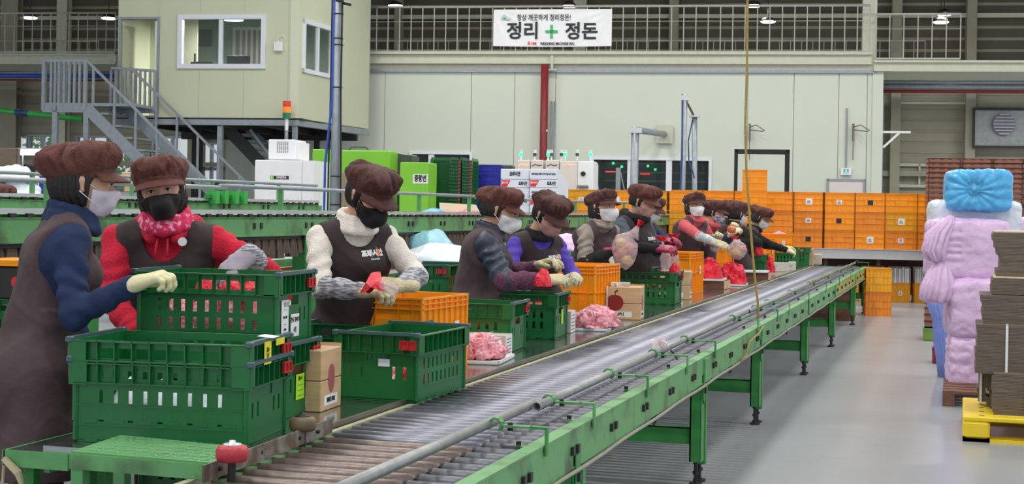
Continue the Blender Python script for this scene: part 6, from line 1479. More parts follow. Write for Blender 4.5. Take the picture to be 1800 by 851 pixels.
def pdist(p, X):
    if p.t == 'c':
        Y = X-p.a; ba = p.b-p.a
        L2 = max(ba.dot(ba), 1e-9); h = np.clip((Y@ba)/L2, 0, 1)
        D = Y-h[..., None]*ba
        if p.sq is not None:
            ax, fc = p.sq; ax = nrm(ax); t_ = D@ax; D = D-t_[..., None]*ax*(1-1/fc)
        r = p.ra+(p.rb-p.ra)*h; d = np.linalg.norm(D, axis=-1)-r
        if p.fold:
            s_ = h*math.sqrt(L2); d = d+p.fold*np.sin(s_*p.ff+2.1*np.sin(X[..., 0]*23+X[..., 1]*17)+1.5*np.sin(X[..., 2]*29))
        return d
    Y = X-p.c
    if p.R is not None: Y = Y@p.R          # columns of R are the local axes
    q = Y/p.r; k0 = np.linalg.norm(q, axis=-1); k1 = np.linalg.norm(q/p.r, axis=-1)
    return k0*(k0-1)/np.maximum(k1, 1e-6)
def field(prims, h, pad=.03, cut=None):
    lo = np.min([pbounds(p, pad)[0] for p in prims], axis=0); hi = np.max([pbounds(p, pad)[1] for p in prims], axis=0)
    n = np.ceil((hi-lo)/h).astype(int)+2
    ax = [lo[i]+h*np.arange(n[i]) for i in range(3)]
    D = np.full(n, .5)
    for p in prims:
        a, b = pbounds(p, pad+.02); i0 = np.clip(((a-lo)/h).astype(int), 0, n-1); i1 = np.clip(((b-lo)/h).astype(int)+2, 1, n)
        sl = tuple(slice(i0[i], i1[i]) for i in range(3))
        X = np.stack(np.meshgrid(ax[0][sl[0]], ax[1][sl[1]], ax[2][sl[2]], indexing='ij'), -1)
        d = pdist(p, X); A = D[sl]; k = max(p.k, 1e-5)
        hh = np.clip(.5+.5*(A-d)/k, 0, 1); D[sl] = A*(1-hh)+d*hh-k*hh*(1-hh)
    if cut is not None:
        X = np.stack(np.meshgrid(*ax, indexing='ij'), -1); D = cut(X, D)
    D[0] = D[-1] = .3; D[:, 0] = D[:, -1] = .3; D[:, :, 0] = D[:, :, -1] = .3
    return D, lo, h
def surfnet(D, lo, h):
    n = D.shape; S_ = D < 0
    c = np.zeros((n[0]-1, n[1]-1, n[2]-1), int)
    offs = [(i, j, k) for i in (0, 1) for j in (0, 1) for k in (0, 1)]
    def sub(A, o): return A[o[0]:n[0]-1+o[0], o[1]:n[1]-1+o[1], o[2]:n[2]-1+o[2]]
    for o in offs: c += sub(S_, o)
    act = (c > 0) & (c < 8); idx = np.full(act.shape, -1); cells = np.argwhere(act); idx[act] = np.arange(len(cells))
    P = np.zeros((len(cells), 3)); W = np.zeros(len(cells))
    V = {o: sub(D, o)[act] for o in offs}
    for a in offs:
        for ax in range(3):
            if a[ax]: continue
            b = list(a); b[ax] = 1; b = tuple(b); da, db = V[a], V[b]; m = (da < 0) != (db < 0)
            t = np.where(m, da/np.where(m, da-db, 1), 0); q = np.array(a, float)[None, :].repeat(len(t), 0); q[:, ax] += t
            P[m] += q[m]; W[m] += 1
    P = lo+h*(cells+P/W[:, None])
    F = []
    for ax in range(3):
        u, w_ = (ax+1) % 3, (ax+2) % 3
        sa = [slice(None)]*3; sb = [slice(None)]*3; sa[ax] = slice(0, n[ax]-1); sb[ax] = slice(1, n[ax])
        A, B = S_[tuple(sa)], S_[tuple(sb)]; e = np.argwhere(A != B); 
        e = e[(e[:, u] > 0) & (e[:, w_] > 0) & (e[:, u] < n[u]-1) & (e[:, w_] < n[w_]-1)]
        if not len(e): continue
        inside = A[tuple(e.T)]
        def cell(du, dw): q = e.copy(); q[:, u] -= du; q[:, w_] -= dw; return idx[tuple(q.T)]
        q = np.stack([cell(0, 0), cell(1, 0), cell(1, 1), cell(0, 1)], 1)
        q[~inside] = q[~inside][:, ::-1]; q = q[(q >= 0).all(1)]; F.append(q)
    return P, np.concatenate(F)
def sdf_mesh(name, prims, h, mats, cut=None, pad=.03, off=0.0):
    D, lo, h = field(prims, h, pad, cut); P, F = surfnet(D-off, lo, h)
    C = P[F].mean(1); best = np.full(len(C), 9.0); mi = np.zeros(len(C), int)
    if len(mats) > 1:
        for p in prims:
            d = pdist(p, C); m = d < best; best[m] = d[m]; mi[m] = p.m
    me = bpy.data.meshes.new(name); me.vertices.add(len(P)); me.vertices.foreach_set('co', P.ravel().astype(np.float32))
    me.loops.add(F.size); me.loops.foreach_set('vertex_index', F.ravel().astype(np.int32)); me.polygons.add(len(F))
    me.polygons.foreach_set('loop_start', np.arange(0, F.size, 4, dtype=np.int32)); me.polygons.foreach_set('loop_total', np.full(len(F), 4, dtype=np.int32))
    for m in mats: me.materials.append(m)
    me.update(calc_edges=True)
    if len(mats) > 1: me.polygons.foreach_set('material_index', mi.astype(np.int32))
    me.polygons.foreach_set('use_smooth', [True]*len(F)); me.update(); return me
def part(me, parent, name=None, label=None):
    o = bpy.data.objects.new(name or me.name, me); COL.objects.link(o); o.parent = parent; ORG[o.name] = ('A', (0, 0, 0))
    if label: o['label'] = label
    return o
def gmesh(name, V_, F_, m, parent, smooth=True): return part(mkmesh(name, V_, F_, m, None, smooth), parent)
dm('skin', (206, 158, 130), .55, var=.06, vscale=10)
dm('skin_dark', (176, 124, 98), .55, var=.06, vscale=10)
dm('lip', (168, 96, 88), .5)
dm('hair', (28, 22, 22), .5, var=.3, vscale=60, stretch=(1, 1, .2), bump=.4, bscale=90)
dm('cap', (94, 50, 42), .72, var=.12, vscale=12, bump=.35, bscale=110)
dm('cap_dark', (78, 42, 37), .72, var=.12, vscale=12, bump=.35, bscale=110)
dm('apron', (58, 46, 48), .8, var=.12, vscale=7, bump=.35, bscale=16)
dm('apron_light', (76, 60, 64), .8, var=.12, vscale=7, bump=.35, bscale=16)
dm('trousers', (24, 24, 28), .8)
dm('shoe', (40, 40, 44), .6)
dm('mask_white', (232, 232, 236), .6, var=.02)
dm('mask_black', (20, 20, 22), .75)
dm('mask_lilac', (210, 198, 214), .6)
dm('mask_pink', (200, 150, 140), .6)
dm('mask_floral', (190, 190, 206), .7, rgb2=(84, 76, 120), vscale=60, thr=(.48, .58))
dm('eye_white', (225, 220, 216), .3, var=0); dm('iris', (28, 20, 18), .2, var=0)
dm('navy', (20, 40, 78), .85, var=.18, vscale=8, bump=.3, bscale=25)
dm('red_fleece', (204, 28, 58), .9, var=.12, vscale=10, bump=.5, bscale=80)
dm('cream_fleece', (240, 232, 222), .95, var=.05, vscale=30, bump=.5, bscale=120)
dm('stripe_grey', (186, 186, 192), .85, rgb2=(112, 114, 124), vscale=34, thr=(.44, .56), stretch=(.8, .8, 5), vdet=1)
dm('navy_puffer', (44, 54, 74), .42, var=.15, vscale=8, bump=.2)
dm('plum', (84, 44, 68), .85, rgb2=(112, 66, 92), vscale=90, thr=(.45, .6))
dm('violet', (88, 66, 176), .85, var=.12, bump=.2)
dm('taupe_puffer', (142, 130, 122), .45, var=.1)
dm('black_knit', (24, 24, 28), .9, var=.2, bump=.3, bscale=60)
dm('charcoal', (78, 88, 100), .85, var=.12, bump=.2)
dm('salmon', (206, 92, 98), .85, var=.1, bump=.2)
dm('denim_light', (168, 178, 184), .7, rgb2=(214, 218, 220), vscale=18, thr=(.5, .62))
dm('slate', (60, 70, 92), .85, var=.15)
dm('bandana', (214, 40, 92), .8, rgb2=(246, 160, 190), vscale=42, thr=(.55, .6))
dm('glove_cream', (222, 214, 170), .7, var=.08, vscale=20, bump=.2)
dm('glove_grey', (176, 170, 184), .75, var=.06, vscale=20, bump=.2)
dm('glove_tan', (206, 196, 160), .85, var=.12, vscale=30, bump=.6, bscale=90)
dm('glove_magenta', (158, 36, 72), .35, var=.15, vscale=16, bump=.2)
dm('zip', (180, 184, 190), .4, metal=.5)
def basis(fwd, up=(0, 0, 1)):
    """rows: right, forward, up"""
    f = nrm(fwd); r = nrm(np.cross(f, up)); u = np.cross(r, f); return r, f, u
def hand(parent, wrist, direc, palm_n, side, m, h=.0035, curl=.6, size=1.0, thumb=.5, name='glove', spread=1.0, cuff=None, curls=None, label=None, cufflen=.05):
    """five-fingered glove; direc: wrist to knuckles, palm_n: direction the palm faces, side=+1 thumb on the +lateral side"""
    x = nrm(direc); z = -nrm(palm_n-np.dot(palm_n, x)*x); y = np.cross(z, x)*side; w_ = np.asarray(wrist, float)
    def L(a, b, c): return w_+size*(x*a+y*b+z*c)
    P = []
    names = [(.030, .088, .070, .0105), (.010, .093, .078, .0110), (-.011, .089, .072, .0105), (-.030, .080, .057, .0095)]
    for i, (yy, mcp, ln, r) in enumerate(names):
        P.append(cone(L(.0, yy*.55, 0), L(mcp, yy, 0), .021*size, .0145*size, k=.012*size))
        c = (curls[i] if curls else curl*(1+.08*i)); a = c*.35; p = L(mcp, yy, 0); sp = (yy*.9)*spread
        for seg, (fr_, bend) in enumerate(((.46, c*1.0), (.31, c*1.05), (.23, c*.7))):
            if seg: a += bend
            else: a = c*.55
            d = x*math.cos(a)*1.0-z*math.sin(a)+y*sp*(.9 if seg == 0 else .5)
            d = nrm(d); q = p+d*ln*fr_*size; rr = r*(1-.08*seg)*size
            P.append(cone(p, q, rr, rr*.93, k=.004*size)); p = q
    t0 = L(.018, .026, -.006); t1 = L(.045, .050, -.010-.022*thumb); t2 = L(.072, .056-.02*thumb, -.014-.040*thumb); t3 = L(.096, .050-.03*thumb, -.016-.052*thumb)
    P += [cone(t0, t1, .017*size, .0145*size, k=.012*size), cone(t1, t2, .0135*size, .012*size, k=.005*size), cone(t2, t3, .012*size, .0095*size, k=.004*size)]
    P.append(cone(L(-cufflen, 0, 0), L(.02, 0, 0), .030*size, .027*size, k=.015*size, squash=(z, .85)))
    g = part(sdf_mesh(name, P, h*size, [m], pad=.015), parent, label=label)
    if cuff is not None:
        part(sdf_mesh('glove_cuff', [cone(L(-cufflen+.02, 0, 0), L(-cufflen+.026, 0, 0), .032*size, .032*size, squash=(z, .9))], .004, [cuff]), g)
    return g
HK = 1.1
def ridge(X, s=1.0, seed=0.0):
    x, y, z = X[..., 0]*s, X[..., 1]*s, X[..., 2]*s
    a = 7*x+11*z+2.2*np.sin(9*y+seed)+1.6*np.sin(13*z+6*x+seed)
    b = 9*y-10*z+2.0*np.sin(8*x+seed*2)+1.7*np.sin(11*y+5*z)
    return (1-np.abs(np.sin(a)))**2*.6+(1-np.abs(np.sin(b)))**2*.6-.35
def head_prims(c, R, m=0):
    """c: centre of the head; R rows: right, forward, up"""
    r, f, u = R; C = np.asarray(c, float); Rt = np.stack([r, f, u], 1)
    def L(a, b, d): return C+HK*(r*a+f*b+u*d)
    P = [ell(L(0, -.012, .025), (.074, .092, .088), Rt, m), ell(L(0, .022, -.028), (.060, .066, .078), Rt, m, .03), cone(L(0, .055, -.078), L(0, .045, -.07), .026, .03, m, .03),
         ell(L(.036, .058, -.022), (.026, .024, .024), Rt, m, .02), ell(L(-.036, .058, -.022), (.026, .024, .024), Rt, m, .02),
         cone(L(0, .088, .008), L(0, .104, -.022), .007, .0125, m, .012), ell(L(.012, .094, -.024), (.008, .010, .008), Rt, m, .008), ell(L(-.012, .094, -.024), (.008, .010, .008), Rt, m, .008),
         cone(L(-.034, .080, .026), L(.034, .080, .026), .012, .012, m, .02),
         ell(L(0, .086, -.052), (.024, .012, .010), Rt, m, .01)]
    for s in (-1, 1): P.append(ell(L(s*.076, -.008, -.006), (.010, .020, .031), Rt, m, .006)); P.append(ell(L(s*.082, -.012, .008), (.009, .018, .016), Rt, m, .006))
    for p in P:
        if p.t == 'e': p.r = p.r*HK
        else: p.ra *= HK; p.rb *= HK
    return P, L, Rt
def cap(parent, L, R, m, style=0, puff=1.0, seed=0, back=.0, mb_='cap_dark', tilt=0):
    """gathered cap: puffy pleated crown, band and curved visor"""
    nphi, nth = 34, 168; V_ = []; r_, f_, u_ = R
    rr = random.Random(seed); ph = [rr.uniform(0, 6.3) for _ in range(8)]
    for i in range(nphi+1):
        t = i/nphi                      # 0 at band, 1 at top
        for j in range(nth):
            a = 2*math.pi*j/nth; fx, fy = math.sin(a), math.cos(a)      # fy=1 is front
            ang = t*math.pi/2
            bulge = math.sin(min(1, t*1.0)*math.pi)**.75
            rad = math.cos(ang)**.62
            px_ = .088*rad*(1+.25*puff*bulge); py_ = .104*rad*(1+.19*puff*bulge)
            zz = .026+.034*fy*min(1, rad*1.15)+.096*puff**.5*math.sin(ang)**.8
            yy = fy*py_-.012-.030*puff*(math.sin(min(t, .55)/.55*math.pi/2)*.6-.4*fy*bulge)
            # crown sags towards the back
            zz -= .030*puff*bulge*max(0, -fy)*(1-t)+back*bulge*max(0, -fy)
            am = (1-t)**.5*t**.35
            pl = (abs(math.sin(a*(11 if style else 8)+1.3*math.sin(a*3+ph[0])+2.2*t*math.sin(a*2+ph[1])))**.55-.6)*(.55+.45*math.sin(a*2+ph[5]))
            big = math.sin(a*5+ph[2]+2*t)*.5+math.sin(a*3+ph[3]-3*t)*.5+math.sin(a*8+ph[4]+4*t)*.3
            d = .020*am*pl*(1.4 if style == 0 else 1.0)+.010*bulge*big
            cr_ = mnoise.noise(Vector((fx*3.2+seed*3, fy*3.2, t*1.5+seed))); cr2 = mnoise.noise(Vector((fx*7.5, fy*7.5+seed, t*2.2))); cr3 = mnoise.noise(Vector((fx*px_*18+seed, yy*16, zz*16)))
            d += (.030*(.25-abs(cr_))+.016*(.25-abs(cr2))+.009*(.2-abs(cr3)))*min(1, bulge*1.3)*(1-.45*t)
            d *= min(1, (1-t)*3.5)
            k = 1+d/.1; kz = d*.6*math.sin(ang)
            V_.append(L(fx*px_*k, (yy+.012)*k-.012, zz+kz))
    F_ = [(i*nth+j, i*nth+(j+1) % nth, (i+1)*nth+(j+1) % nth, (i+1)*nth+j) for i in range(nphi) for j in range(nth)]
    c = gmesh('cap', V_, F_, M[m], parent)
    # band
    V_ = []; 
    for (z, k) in ((.024, 1.0), (.028, 1.03), (.054, 1.05), (.058, 1.0)):
        for j in range(60): a = 2*math.pi*j/60; V_.append(L(math.sin(a)*.084*k, math.cos(a)*.100*k-.010, z-.014+.028*math.cos(a)))
    F_ = [(i*60+j, i*60+(j+1) % 60, (i+1)*60+(j+1) % 60, (i+1)*60+j) for i in range(3) for j in range(60)]
    gmesh('cap_band', V_, F_, M[m], c)
    # visor
    V_ = []; n, q = 30, 6
    for s_ in (0, 1):
        for i in range(n+1):
            a = math.radians(-72+144*i/n); 
            for j in range(q+1):
                t = j/q; ext = .062*math.cos(a*.95)**.7 if math.cos(a*.95) > 0 else 0
                x = math.sin(a)*(.084+.010*t); y = math.cos(a)*(.098)-.010+ext*t; z = .030+.020*math.cos(a)-.014*t*t-.008*t
                V_.append(L(x*(1+.06*t), y, z-s_*.004))
    m_ = (n+1)*(q+1); F_ = []
    for i in range(n):
        for j in range(q): a0 = i*(q+1)+j; F_.append((a0, a0+q+1, a0+q+2, a0+1)); F_.append((m_+a0, m_+a0+1, m_+a0+q+2, m_+a0+q+1))
        a0 = i*(q+1)+q; F_.append((a0, a0+q+1, m_+a0+q+1, m_+a0))
    gmesh('visor', V_, F_, M[m], c)
    return c
def mask(parent, hp, L, R, m, kind='flat', strap=True, strapm=None, h=.004):
    r, f, u = R; O = L(0, 0, 0)
    extra = list(hp)
    if kind == 'beak': extra = hp+[cone(L(0, .098, -.010), L(0, .110, -.045), .012, .022, k=.05), cone(L(0, .105, -.05), L(0, .075, -.088), .02, .028, k=.03)]
    else: extra = hp+[ell(L(0, .085, -.042), (.036, .022, .042), np.stack([r, f, u], 1), k=.03)]
    top = -.008
    def cut(X, D):
        Y = (X-O)/HK; a, b, c = Y@r, Y@f, Y@u; D = D-.007
        D = np.maximum(D, -(D+.011)) if False else D
        D = np.maximum(D, c-(top-.9*np.maximum(0, np.abs(a)-.03)*.25)+0*b); D = np.maximum(D, -(c+.102)); D = np.maximum(D, .026-b+.35*np.maximum(0, -.02-c)*0)
        return np.maximum(D, np.abs(a)-.074)
    o = part(sdf_mesh('face_mask', extra, h, [M[m]], cut=cut), parent)
    if strap:
        for s in (-1, 1):
            b = MB()
            for (z0, z1) in ((-.018, .012), (-.07, -.028)): b.path([tuple(L(s*.062, .05, z0)), tuple(L(s*.075, .02, (z0+z1)/2)), tuple(L(s*.086, -.014, z1))], .0018 if strapm is None else .003, 5)
            gmesh('ear_loop', b.v, b.f, M[strapm or 'mask_white'], o)
    return o
def hair(parent, hp, L, R, length=.06, vol=.012, bob=0, h=.006, bun=False):
    r, f, u = R; O = L(0, 0, 0); P = hp[:2]+[ell(L(0, -.035, -.01), (.078, .072, .085), np.stack([r, f, u], 1), k=.03)]
    if bob: P.append(ell(L(0, -.035, -.05), (.082, .066, .05+bob*.02), np.stack([r, f, u], 1), k=.03))
    if bun: P.append(ell(L(0, -.10, -.03), (.04, .035, .045), np.stack([r, f, u], 1), k=.02))
    def cut(X, D):
        Y = (X-O)/HK; a, b, c = Y@r, Y@f, Y@u; st = .004*np.sin(a*300+b*240)
        D = D-vol-st
        D = np.maximum(D, -(c+length)+.25*(b+.02)) # lower hem, longer at the back
        face = np.maximum(b-.032+.0*c, .0*b-.2)
        side = np.where(c > .045, b-.086, b-(.018+.4*np.maximum(0, c-.0)))
        return np.maximum(D, side)
    return part(sdf_mesh('hair', P, h, [M['hair']], cut=cut), parent)
def ik(sh, wr_, l1, l2, pole):
    d = wr_-sh; L_ = np.linalg.norm(d); L_ = min(L_, (l1+l2)*.995); d = nrm(d); a = math.acos(max(-1, min(1, (l1*l1+L_*L_-l2*l2)/(2*l1*L_)))); p = np.asarray(pole, float); p = nrm(p-p.dot(d)*d)
    return sh+l1*(d*math.cos(a)+p*math.sin(a)), sh+d*L_
def person(label, base, face, headc, headdir, handR=None, handL=None, lean=.1, sleeve='navy', cuffm=None, cuff_from=.45, top='navy', apron='apron', gloveR=None, gloveL=None, mk=('flat', 'mask_white'), capm='cap', capseed=1, puff=1.0, hs=1.0,
           h=.013, hh=.005, neckm=None, scarf=None, hairlen=.07, bob=0, bun=False, puffer=False, handRd=None, handLd=None, curlR=.7, curlL=.7, poleR=None, poleL=None, width=1.0, headup=None, eyes=True, skin='skin', capback=0, neckline=.10, palmR=None, palmL=None, apron_len=.50, bulk=1.0, gh=.0045, roll=0, belly=1.0, shirt_open=False, visible_low=False, strapm=None, gsize=1.08, cufflen=.05):
    """headc: world centre of head; face: body facing angle (deg, 0=+X, 90=+Y)"""
    fa = math.radians(face); F = v3(math.cos(fa), math.sin(fa), 0); Rr = v3(math.sin(fa), -math.cos(fa), 0); U = v3(0, 0, 1)
    bx0 = v3(base[0], base[1], 0); T = thing('person', label, 'person', (base[0], base[1], 0)); headc = np.asarray(headc, float)
    # everything is modelled relative to the feet
    hc = headc-bx0; hd = nrm(headdir); hu = U if headup is None else nrm(headup); R = basis(hd, hu)
    if roll: 
        c_, s_ = math.cos(roll), math.sin(roll); r0, f0, u0 = R; R = (r0*c_+u0*s_, f0, u0*c_-r0*s_)
    HS = hs
    hp, L0, Rt = head_prims(hc, R, 1)
    neck_base = hc-R[2]*.135*hs-R[1]*.04; neck_base[2] = hc[2]-.145*hs
    hipz = .84*hs; hip = v3(0, 0, hipz)-F*.03
    nb = neck_base; chest = hip+(nb-hip)*.70; waist = hip+(nb-hip)*.34
    W = .165*width*hs; SQ = (F, 1.0)
    def lat(p, s_, w_): return p+Rr*s_*w_
    sq = (F, .72*bulk)
    P = []
    tb_ = [cone(lat(hip, -1, .075*width), lat(hip, 1, .075*width), .125*bulk, .125*bulk, 0, .05, squash=(F, .85)), cone(hip, waist, .135*width**.5*bulk, .118*width**.5*bulk, 0, .06, squash=(F, .85)),
           cone(lat(waist, -1, .045), lat(chest, -1, .06), .105*bulk, .112*bulk, 0, .05, squash=(F, .88)), cone(lat(waist, 1, .045), lat(chest, 1, .06), .105*bulk, .112*bulk, 0, .05, squash=(F, .88)),
           cone(lat(chest+U*.06, -1, W*.72), lat(chest+U*.06, 1, W*.72), .078*bulk, .078*bulk, 0, .05), ell(chest+F*.035-U*.02, (.12*width, .078*bulk, .08), None, 0, .05)]
    shz = nb-U*.062*hs
    shL = lat(shz, -1, W); shR = lat(shz, 1, W)
    tb_ += [cone(nb-U*.01, shL*.75+nb*.25-U*.012, .058, .058, 0, .04), cone(nb-U*.01, shR*.75+nb*.25-U*.012, .058, .058, 0, .04)]
    P += tb_
    P += [cone(nb+U*.03, hc-R[2]*.06-R[1]*.015, .054, .05, 1, .02)]
    ch = cone(nb-U*.02, nb+U*.035+(hc-nb)*.15, .068, .062, 0, .015) if neckm is None else None
    l1, l2 = .27*hs, .245*hs
    arms = []
    for sd, sh, hand_, pole, d_, glv, curl_, palm in ((1, shR, handR, poleR, handRd, gloveR, curlR, palmR), (-1, shL, handL, poleL, handLd, gloveL, curlL, palmL)):
        if hand_ is None: hand_ = bx0+lat(hip, sd, .22)+F*.18+v3(0, 0, .12)
        tgt = np.asarray(hand_, float)-bx0
        pl = -U*.8+Rr*sd*.7-F*.3 if pole is None else np.asarray(pole, float)
        el, wr_ = ik(sh, tgt, l1, l2, pl)
        cm = 3 if cuffm else 2; fo = .0045 if not puffer else .008; ff = 70 if not puffer else 85
        ru = .056*bulk*(1.12 if puffer else 1); re = .046*bulk*(1.12 if puffer else 1)
        P.append(cone(sh-Rr*sd*.012, el, ru, re, 2, .03, fold=fo, ff=ff))
        P.append(cone(el, el+(wr_-el)*.5, re, re*.88, cm, .02, fold=fo if not cuffm else .004, ff=80)); P.append(cone(el+(wr_-el)*.5, wr_-(wr_-el)*.06, re*.88, .034*bulk, cm, .02, fold=.003, ff=95))
        if cuffm and cuff_from < .3: pass
        arms.append((sd, sh, el, wr_, d_, glv, curl_, palm, hand_))
    # legs
    for s_ in (-1, 1):
        hpj = lat(hip, s_, .085*width)-U*.06; kn = lat(v3(0, 0, .45*hs)+F*.02, s_, .09); an = lat(v3(0, 0, .09)-F*.02, s_, .095)
        P += [cone(hpj, kn, .090, .060, 4, .03), cone(kn, an, .060, .043, 4, .02), cone(an-U*.045-F*.03, an-U*.05+F*.13, .040, .036, 5, .02)]
    P += hp
    mats = [M[top], M[skin], M[sleeve], M[cuffm or sleeve], M['trousers'], M['shoe']]
    if neckm: P.append(cone(nb-U*.03, nb+U*.02, .075, .068, 0, .02))
    def bcut(X, D):
        far = np.clip((np.linalg.norm(X-hc, axis=-1)-.19)/.05, 0, 1)
        return D-.0045*ridge(X, 1.6, capseed)*far
    part(sdf_mesh('body', P, h, mats, cut=bcut), T)
    # apron / tunic
    if apron:
        A = [Prim() for _ in tb_]; A = []
        for p in tb_:
            q = Prim(); q.__dict__.update(p.__dict__); A.append(q)
        hem = v3(0, 0, apron_len); A += [cone(lat(hip, -1, .07), lat(hem, -1, .085), .128*bulk, .15*bulk, 0, .06, squash=(F, .85), fold=0), cone(lat(hip, 1, .07), lat(hem, 1, .085), .128*bulk, .15*bulk, 0, .06, squash=(F, .85))]
        sx_ = W*1.02
        def cut(X, D):
            a = (X-nb)@Rr; b = (X-nb)@F; c = (X-nb)[..., 2]
            D = D-.016
            D = D+.006*np.sin(a*42+3*np.sin(c*5))*np.clip(-c*2.2, 0, 1)-.006*ridge(X, 1.1, capseed+1)*np.clip((np.abs(D)<.04), 0, 1)
            D = np.maximum(D, -(X[..., 2]-apron_len))
            # neck opening, deeper at the front, and armholes
            nk = np.sqrt((a/1.0)**2+((b-.05)/1.1)**2+((c+.0)/(neckline/.09))**2)-.092
            D = np.maximum(D, -nk)
            for s_, e_ in ((1, arms[0][2]), (-1, arms[1][2])):
                D = np.maximum(D, np.where(c > -.30, s_*a-(sx_*.93+.0*c), -1))
            return D
        ap = part(sdf_mesh('apron', A, h, [M[apron]], cut=cut, pad=.05), T)
    cap(T, L0, R, capm, seed=capseed, puff=puff, back=capback, style=capseed % 2)
    hair(T, hp, L0, R, hairlen, bob=bob, bun=bun, h=max(.006, hh*1.2))
    if eyes:
        for s_ in (-1, 1):
            e = L0(s_*.031, .0795, .006)
            V = []; b = MB()
            def eg(c, rr, m, nm, par):
                v = []; f = []; n = 12
                for i in range(7):
                    t = math.pi*i/6
                    for j in range(n): a = 2*math.pi*j/n; v.append(c+R[0]*rr[0]*math.sin(t)*math.cos(a)+R[2]*rr[2]*math.sin(t)*math.sin(a)+R[1]*rr[1]*math.cos(t))
                f = [(i*n+j, i*n+(j+1) % n, (i+1)*n+(j+1) % n, (i+1)*n+j) for i in range(6) for j in range(n)]; return gmesh(nm, v, f, M[m], par)
            ey = eg(e, (.0115, .0075, .0058), 'eye_white', 'eye', T); eg(e+R[1]*.0045, (.0055, .005, .0053), 'iris', 'iris', ey)
            b.path([tuple(L0(s_*.014, .095, .026)), tuple(L0(s_*.030, .093, .030)), tuple(L0(s_*.048, .082, .025))], [.0016, .0026, .0014], 5); gmesh('eyebrow', b.v, b.f, M['hair'], T)
            b = MB(); b.path([tuple(L0(s_*.018, .0885, .008)), tuple(L0(s_*.031, .0915, .0130)), tuple(L0(s_*.046, .0815, .0085))], [.001, .0022, .001], 5); gmesh('eyelid', b.v, b.f, M['iris'], T)
    if mk: mask(T, hp, L0, R, mk[1], mk[0], strapm=strapm)
    # collar / scarf
    if scarf:
        kind, m_ = scarf; C_ = []
        n = 12; cen = nb+U*(.035 if kind != 'hood' else .01)
        def ringp(cc, rx, ry, tilt, r, m=0, gap=0, seed=0, amp=0):
            pts = []
            for j in range(n+1):
                a = 2*math.pi*j/n+math.pi/2+.0; pts.append(cc+Rr*rx*math.cos(a)+F*(ry*math.sin(a)+.02)-U*tilt*math.sin(a))
            return [cone(pts[j], pts[j+1], r*(1+amp*math.sin(j*2.1+seed)), r*(1+amp*math.sin((j+1)*2.1+seed)), m, .012) for j in range(n)]
        if kind == 'collar': C_ = ringp(cen, .072, .072, .02, .018)+ringp(cen-U*.03, .08, .08, .02, .02)
        if kind == 'high': C_ = ringp(cen+U*.012, .070, .070, .022, .018)+ringp(cen-U*.02, .078, .078, .02, .02)+ringp(cen-U*.045, .09, .085, .02, .02)
        if kind == 'scarf': C_ = ringp(cen+U*.015, .078, .082, .03, .022, amp=.2)+ringp(cen-U*.015, .09, .095, .035, .024, amp=.2, seed=2)
        if kind == 'hood': C_ = ringp(cen+U*.01, .10, .095, .03, .032, amp=.15)+ringp(cen-U*.02-F*.05, .10, .09, .02, .034, amp=.15, seed=1)+[cone(cen-F*.11-U*.02, cen-F*.12-U*.12, .05, .03, 0, .04)]
        part(sdf_mesh('collar' if kind in ('collar', 'high') else kind, C_, .007, [M[m_]]), T)
    info = {}
    for (sd, sh, el, wr_, d_, glv, curl_, palm, tg) in arms:
        fd = nrm(wr_-el) if d_ is None else nrm(d_)
        pn = nrm(-U*.8-Rr*sd*.5) if palm is None else nrm(palm)
        if glv: hand(T, wr_, fd, pn, size=gsize, side= 1 if np.dot(np.cross(-pn, fd), -Rr*sd) > 0 else -1, m=M[glv], cufflen=cufflen, h=gh, curl=curl_, cuff=None)
    T['_c'] = 0; del T['_c']
    return T, dict(F=F, R=Rr, U=U, nb=nb, chest=chest, hip=hip, waist=waist, L=L0, HR=R, arms=arms, o=bx0)
